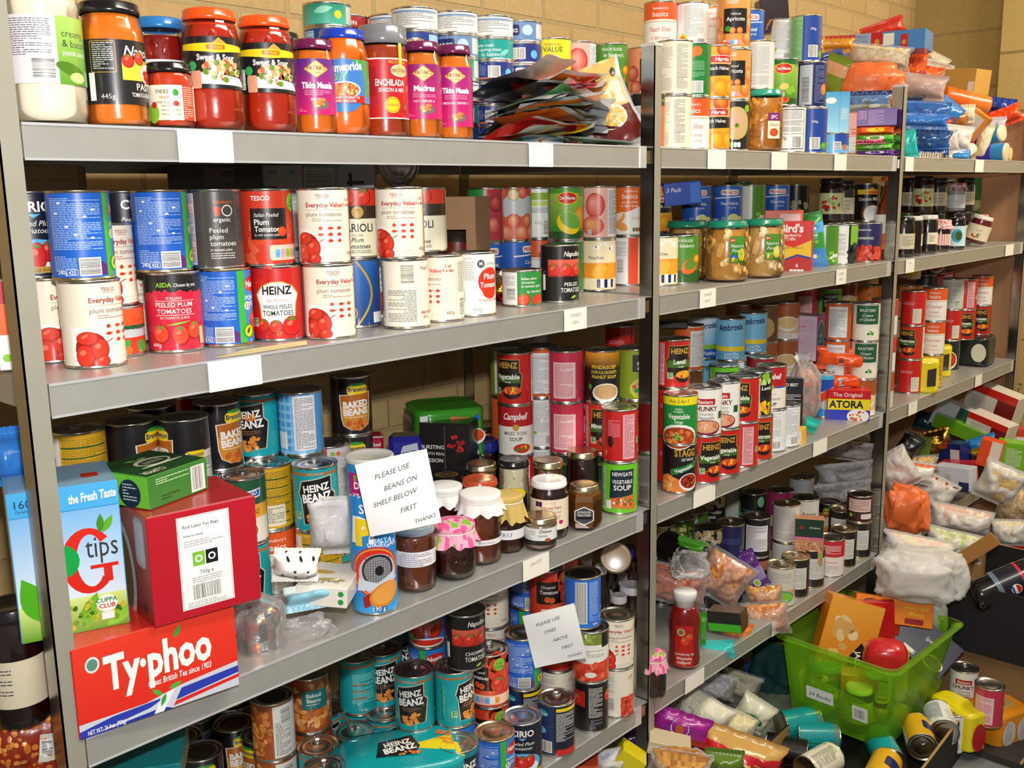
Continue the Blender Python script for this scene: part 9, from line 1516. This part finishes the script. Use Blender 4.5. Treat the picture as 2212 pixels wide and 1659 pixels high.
#  bags on the bottom shelf and floor, middle bay
many('bags of rice, pasta and puddings at the foot of the middle bay', [
 ('clear bag of white rice with blue drops printed on it', 1520, 1535, .06, 130, 80, .09, 'e4e4dc', F_(['e8e4cc', 'dcd8c0'], 'clear_film', lean=24, rot=-10, art=lambda A, w, h: ([A.e(-w*.5+i*11, -h*.2+j*10, 3.4, 3, ['navy', 'sky', '3a6ac8'][(i+j) % 3]) for i in range(5) for j in range(4)],))), ('clear bag of cream rice beside the blue printed one', 1590, 1562, .04, 90, 60, .09, 'e8dcb0', F_(['e8dcb0', 'dccf9c'], 'clear_film', lean=18)),
 ('silver grey shiny bag of rice in shadow', 1540, 1478, .14, 100, 60, .08, 'c8c8d0', F_(['d8d8dc', 'b8b8c0'], 'clear_film', lean=10)), ('white bag of rice at the back near the teal blanket', 1600, 1478, .20, 90, 60, .08, 'e0dcc8', F_(['e4e0cc', 'd8d0b0'], 'clear_film', lean=14)), ('rice packet with a green and yellow logo', 1628, 1540, .04, 80, 76, .06, 'd8d8c0', dict(lean=30, art=lambda A, w, h: (A.e(0, -4, w*.6, h*.28, '2a7a2a'), A.r(-w*.6, -h*.6, w*.4, -h*.4, 'e8e01c')))),
 ('purple and pink coconut rice pack with a round picture', 1470, 1568, -.02, 130, 70, .04, 'a01c8a', dict(lean=12, rot=-6, st=[(-1, -.35, 'c8281c')], art=lambda A, w, h: (A.e(0, 4, w*.38, h*.62, '1c3a9a'), A.e(0, 4, w*.34, h*.56, 'dcdce4'), A.e(0, 4, w*.16, h*.28, 'b8642a'), A.e(-w*.6, 8, w*.14, h*.4, '7a2a9a')))), ('cream carton under the purple pack', 1445, 1608, -.04, 90, 30, .06, 'c8b898', B_(lean=10)),
 ('large bag of red and clear pasta with red block print', 1600, 1622, -.12, 190, 90, .10, 'c81c28', dict(cat='plastic bag', name='plastic_bag', lean=12, rot=-6, wr=.08, st=[(.45, 1, 'c89a50')], art=lambda A, w, h: ([A.rr(-w*.3+i*w*.22, -h*.5+j*h*.26, -w*.3+i*w*.22+w*.17, -h*.5+j*h*.26+h*.1, 1, 'e8b86a') for i in range(5) for j in range(3)], A.t(-w*.6, 0, 9, 'fusilli', 'w', rot=1.2)))),
 ('olive green packet in front of the red pasta bag', 1565, 1640, -.20, 84, 50, .05, '5a7a1c', dict(art=lambda A, w, h: A.e(-8, -8, 8, 7, 'w'))), ('bag of brown wholewheat pasta at the bottom edge', 1470, 1648, -.16, 140, 60, .10, 'a8743a', F_(['b8803a', '9a6428', 'c89048'], 'clear_film', lean=4)), ('dark teal blanket like bag in shadow behind the crate', 1670, 1450, .16, 110, 130, .10, '14403f', dict(cat='bag', mat='matte_print', wr=.14, lean=10)),
 ('black and yellow packet behind the crate under the shelf', 1680, 1388, .18, 70, 40, .05, '2a2418', dict(lean=-20, art=lambda A, w, h: (A.e(0, 0, w*.4, h*.4, 'gold'), A.e(w*.4, h*.2, w*.2, h*.3, 'red')))), ('blue and black packet in shadow behind the rice', 1612, 1452, .24, 80, 40, .05, '2a4a7a', dict(lean=-30)), ('dark biscuit coloured box beneath the shelf', 1560, 1455, .30, 90, 50, .08, '4a3a28', B_())])
many('packets at the foot of the nearest bay', [('white plastic packet under the fourth shelf', 1320, 1640, .03, 80, 50, .06, 'd8dce4', F_(['d8dce4', 'c8ccd8'], lean=-14)), ('bright yellow box corner under the fourth shelf', 1358, 1640, .00, 60, 50, .05, 'd8c80c', B_(lean=34)), ('dark purple packet in the shade of the fourth shelf', 1370, 1595, .14, 50, 60, .05, '3a1a4a', dict()), ('orange carton corner at the bottom edge', 1262, 1652, .06, 60, 30, .06, 'd8502a', B_())])
#  settle: nudge neighbours apart along the line of sight so that nothing interlocks
def foot(it):
 d = it['d']; o = it['o']; l = it['loc']
 if it.get('poly'): return it['poly']
 if 'size' in d:
  w_, dp = d['size'][0]/2, d['size'][1]/2; m = o.matrix_world.to_3x3(); ax = m @ Vector((1, 0, 0)); ay = m @ Vector((0, 1, 0))
  ax.z = ay.z = 0
  return [Vector((sx*w_*ax.x+sy*dp*ay.x, sx*w_*ax.y+sy*dp*ay.y)) for sx, sy in ((-1, -1), (1, -1), (1, 1), (-1, 1))]
 r = max(d['r']+.0008, (d.get('lr', 0))*1.04); return [Vector((r*math.cos(a), r*math.sin(a))) for a in [math.pi*k/8 for k in range(16)]]
def sat(P, Q):
 best = None
 for A in (P, Q):
  n = len(A)
  for i in range(n):
   e = A[(i+1) % n]-A[i]; ax = Vector((e.y, -e.x))
   if ax.length < 1e-9: continue
   ax.normalize(); p = [v.dot(ax) for v in P]; q = [v.dot(ax) for v in Q]
   ov = min(max(p), max(q))-max(min(p), min(q))
   if ov <= 0: return None
   if best is None or ov < best[0]:
    best = (ov, ax if (max(q)+min(q)) > (max(p)+min(p)) else -ax)
 return best
def settle():
 its = [i for i in ITEMS if i.get('L') and i.get('ctx') != 'pile' and 'up' in i]; cols = {}
 for i in its:
  root = i
  while root.get('under'): root = root['under']
  cols.setdefault(id(root), []).append(i)
  i['feet'] = foot(i); i['z0'] = i['loc'].z; i['z1'] = i['up']
 C = list(cols.values()); off = [Vector((0, 0)) for _ in C]; HV = [bool(c[0].get('hv')) for c in C]; CX = Vector((CAM.x, CAM.y))
 P0 = [Vector((c[0]['loc'].x, c[0]['loc'].y)) for c in C]
 def hit(a, b):
  best = None
  for p in C[a]:
   for q in C[b]:
    if p['z1']-.002 < q['z0'] or q['z1']-.002 < p['z0']: continue
    pl = Vector((p['loc'].x, p['loc'].y))+off[a]; ql = Vector((q['loc'].x, q['loc'].y))+off[b]
    if (pl-ql).length > .30: continue
    s = sat([v+pl for v in p['feet']], [v+ql for v in q['feet']])
    if s and s[0] > .0006 and (best is None or s[0] > best[0]): best = s
  return best
 PR = [(a, b) for a in range(len(C)) for b in range(a+1, len(C)) if (P0[a]-P0[b]).length < .36 and min(p['z0'] for p in C[a]) < max(q['z1'] for q in C[b]) and min(p['z0'] for p in C[b]) < max(q['z1'] for q in C[a])]
 for n in range(80):
  moved = 0
  for a, b in PR:
   s = hit(a, b)
   if not s: continue
   ov, ax = s; moved += 1; da = P0[a]+off[a]-CX; db = P0[b]+off[b]-CX
   wa, wb = (0, 1) if HV[a] and not HV[b] else ((1, 0) if HV[b] and not HV[a] else (.5, .5))
   far, fd, sg = (b, db, 1) if db.length > da.length else (a, da, -1); rd = fd.normalized(); c = rd.dot(ax*sg)
   if c > .4 and (not HV[far] or HV[a] == HV[b]) and (P0[far]+off[far]).y < DEPTH-.05: off[far] += rd*min(.02, (ov+.0004)/c*.6)
   else: off[b] += ax*(ov+.0004)*wb; off[a] -= ax*(ov+.0004)*wa
  for k, c in enumerate(C):
   cap = .014 if HV[k] else .055
   if off[k].length > cap: off[k] *= cap/off[k].length
   rad = min(max(-v.y for v in p['feet']) for p in c); q = P0[k]+off[k]
   lo = rad-.009; hi = DEPTH-rad-.004
   if q.y < lo: off[k].y += lo-q.y
   if q.y > hi: off[k].y += hi-q.y
   for X in (0, 1.2, 2.4, 3.6):
    if abs(q.x-X) < .06 and q.y < .04+rad:
     if q.x > X+.012 and q.x-rad < X+.002: off[k].x += X+.002-(q.x-rad)
     elif q.x <= X+.012 and q.x+rad > X-.003: off[k].x -= q.x+rad-X+.003
  if not moved: break
 dead = set()
 for a, b in PR:
  if a in dead or b in dead: continue
  s = hit(a, b)
  if s and s[0] > .032:
   k = a if (HV[b] and not HV[a]) else (b if HV[a] and not HV[b] else (a if (P0[a]-CX).length > (P0[b]-CX).length else b)); dead.add(k)
 for k, c in enumerate(C):
  for p in c:
   if k in dead:
    for ch in list(p['o'].children_recursive): bpy.data.objects.remove(ch)
    bpy.data.objects.remove(p['o']); ITEMS.remove(p); continue
   p['loc'].x += off[k].x; p['loc'].y += off[k].y; m = p['o'].matrix_world.copy(); m.translation.x += off[k].x; m.translation.y += off[k].y; p['o'].matrix_world = m
 print('settle passes', n, 'left', moved, 'removed', len(dead), [round(FPX*(p[0]['loc']-CAM).dot(CR)/(p[0]['loc']-CAM).dot(CF)+IW/2) for k, p in enumerate(C) if k in dead], [C[k][-1]['key'] for k in dead])
settle()
#  every thing gets words that single it out
bpy.context.view_layer.update()
def words(s): return len(s.split())
byl = {}
for it in ITEMS: byl.setdefault(it['o']['label'], []).append(it)
def PLACE(it):
 z = it['loc'].z; l = next((s for q, s in ((1.59, 'top shelf'), (1.3, 'second shelf'), (.86, 'third shelf'), (.42, 'fourth shelf')) if z > q), None)
 return BAY(it['loc'].x)+' '+l if l and it['loc'].y > -.05 else 'floor'
SH = dict(A='top shelf', B='second shelf', C='third shelf', D='fourth shelf', E='bottom shelf')
BAY = lambda x: 'nearest bay' if x < 1.2 else ('middle bay' if x < 2.4 else 'far bay')
def near(it, pool, dirn):
 l = it['loc']; best = None
 right = Vector((CR.x, CR.y, 0)).normalized()
 for q in pool:
  if q is it or q['d']['short'] == it['d']['short'] or abs(q['loc'].z-l.z) > .05: continue
  v = q['loc']-l; s = v.dot(right)*dirn
  if s < .01 or v.length > .16: continue
  if best is None or v.length < best[0]: best = (v.length, q)
 return best[1] if best else None
def cut(s, n=16):
 w_ = s.split(); return ' '.join(w_[:n])
for lab, its in list(byl.items()):
 if len(its) == 1: continue
 used = set()
 for it in its:
  sh = it['d']['short']; L = it.get('L'); L = L if isinstance(L, str) else None
  place = PLACE(it)
  c = []
  ab = [q for q in ITEMS if q.get('under') is it]; un = it.get('under')
  rt = near(it, ITEMS, 1); lt = near(it, ITEMS, -1)
  if ab and ab[0]['d']['short'] != sh: c.append('%s under a %s' % (sh, ab[0]['d']['short']))
  if un and un['d']['short'] != sh: c.append('%s on a %s' % (sh, un['d']['short']))
  if lt: c.append('%s just right of a %s' % (sh, lt['d']['short']))
  if rt: c.append('%s just left of a %s' % (sh, rt['d']['short']))
  if un and un['d']['short'] == sh: c.append('%s stacked on its twin' % sh)
  if ab and ab[0]['d']['short'] == sh: c.append('%s carrying its twin' % sh)
  tail = ', %s' % place
  c = [x+tail for x in c]
  if len(c) > 1: c += [c[0].split(',')[0]+' and '+' '.join(c[1].split(',')[0].split()[len(sh.split()):])+tail]
  c.append('%s on the %s' % (sh, place))
  c = [x for x in c if words(x) <= 16]
  it['cand'] = c
 for k in range(8):
  cnt = {}
  for it in its:
   if it.get('done'): continue
   if k < len(it['cand']): cnt.setdefault(it['cand'][k], []).append(it)
  for s, l in cnt.items():
   if len(l) == 1 and s not in used and s not in byl:
    l[0]['o']['label'] = s; l[0]['done'] = 1; used.add(s)
 rest = [it for it in its if not it.get('done')]
 rest.sort(key=lambda q: q['loc'].y)
 ordw = ['nearest the front edge', 'second from the front edge', 'third row from the front', 'fourth row from the front', 'fifth row back']
 for i, it in enumerate(rest):
  base_ = '%s on the %s' % (it['d']['short'], PLACE(it))
  same = [q for q in rest if q['loc'].x//1.2 == it['loc'].x//1.2 and q.get('L') == it.get('L')]
  j = same.index(it)
  s = base_+', '+ordw[min(j, 4)] if len(same) > 1 else base_
  it['o']['label'] = cut(s)
for it in ITEMS: it['o']['label'] = re.sub(r'\ba (?=[aeiou])', 'an ', it['o']['label'])
for it in ITEMS:
 if it['o'].get('group') and sum(1 for q in ITEMS if q['o'].get('group') == it['o']['group']) < 2: del it['o']['group']
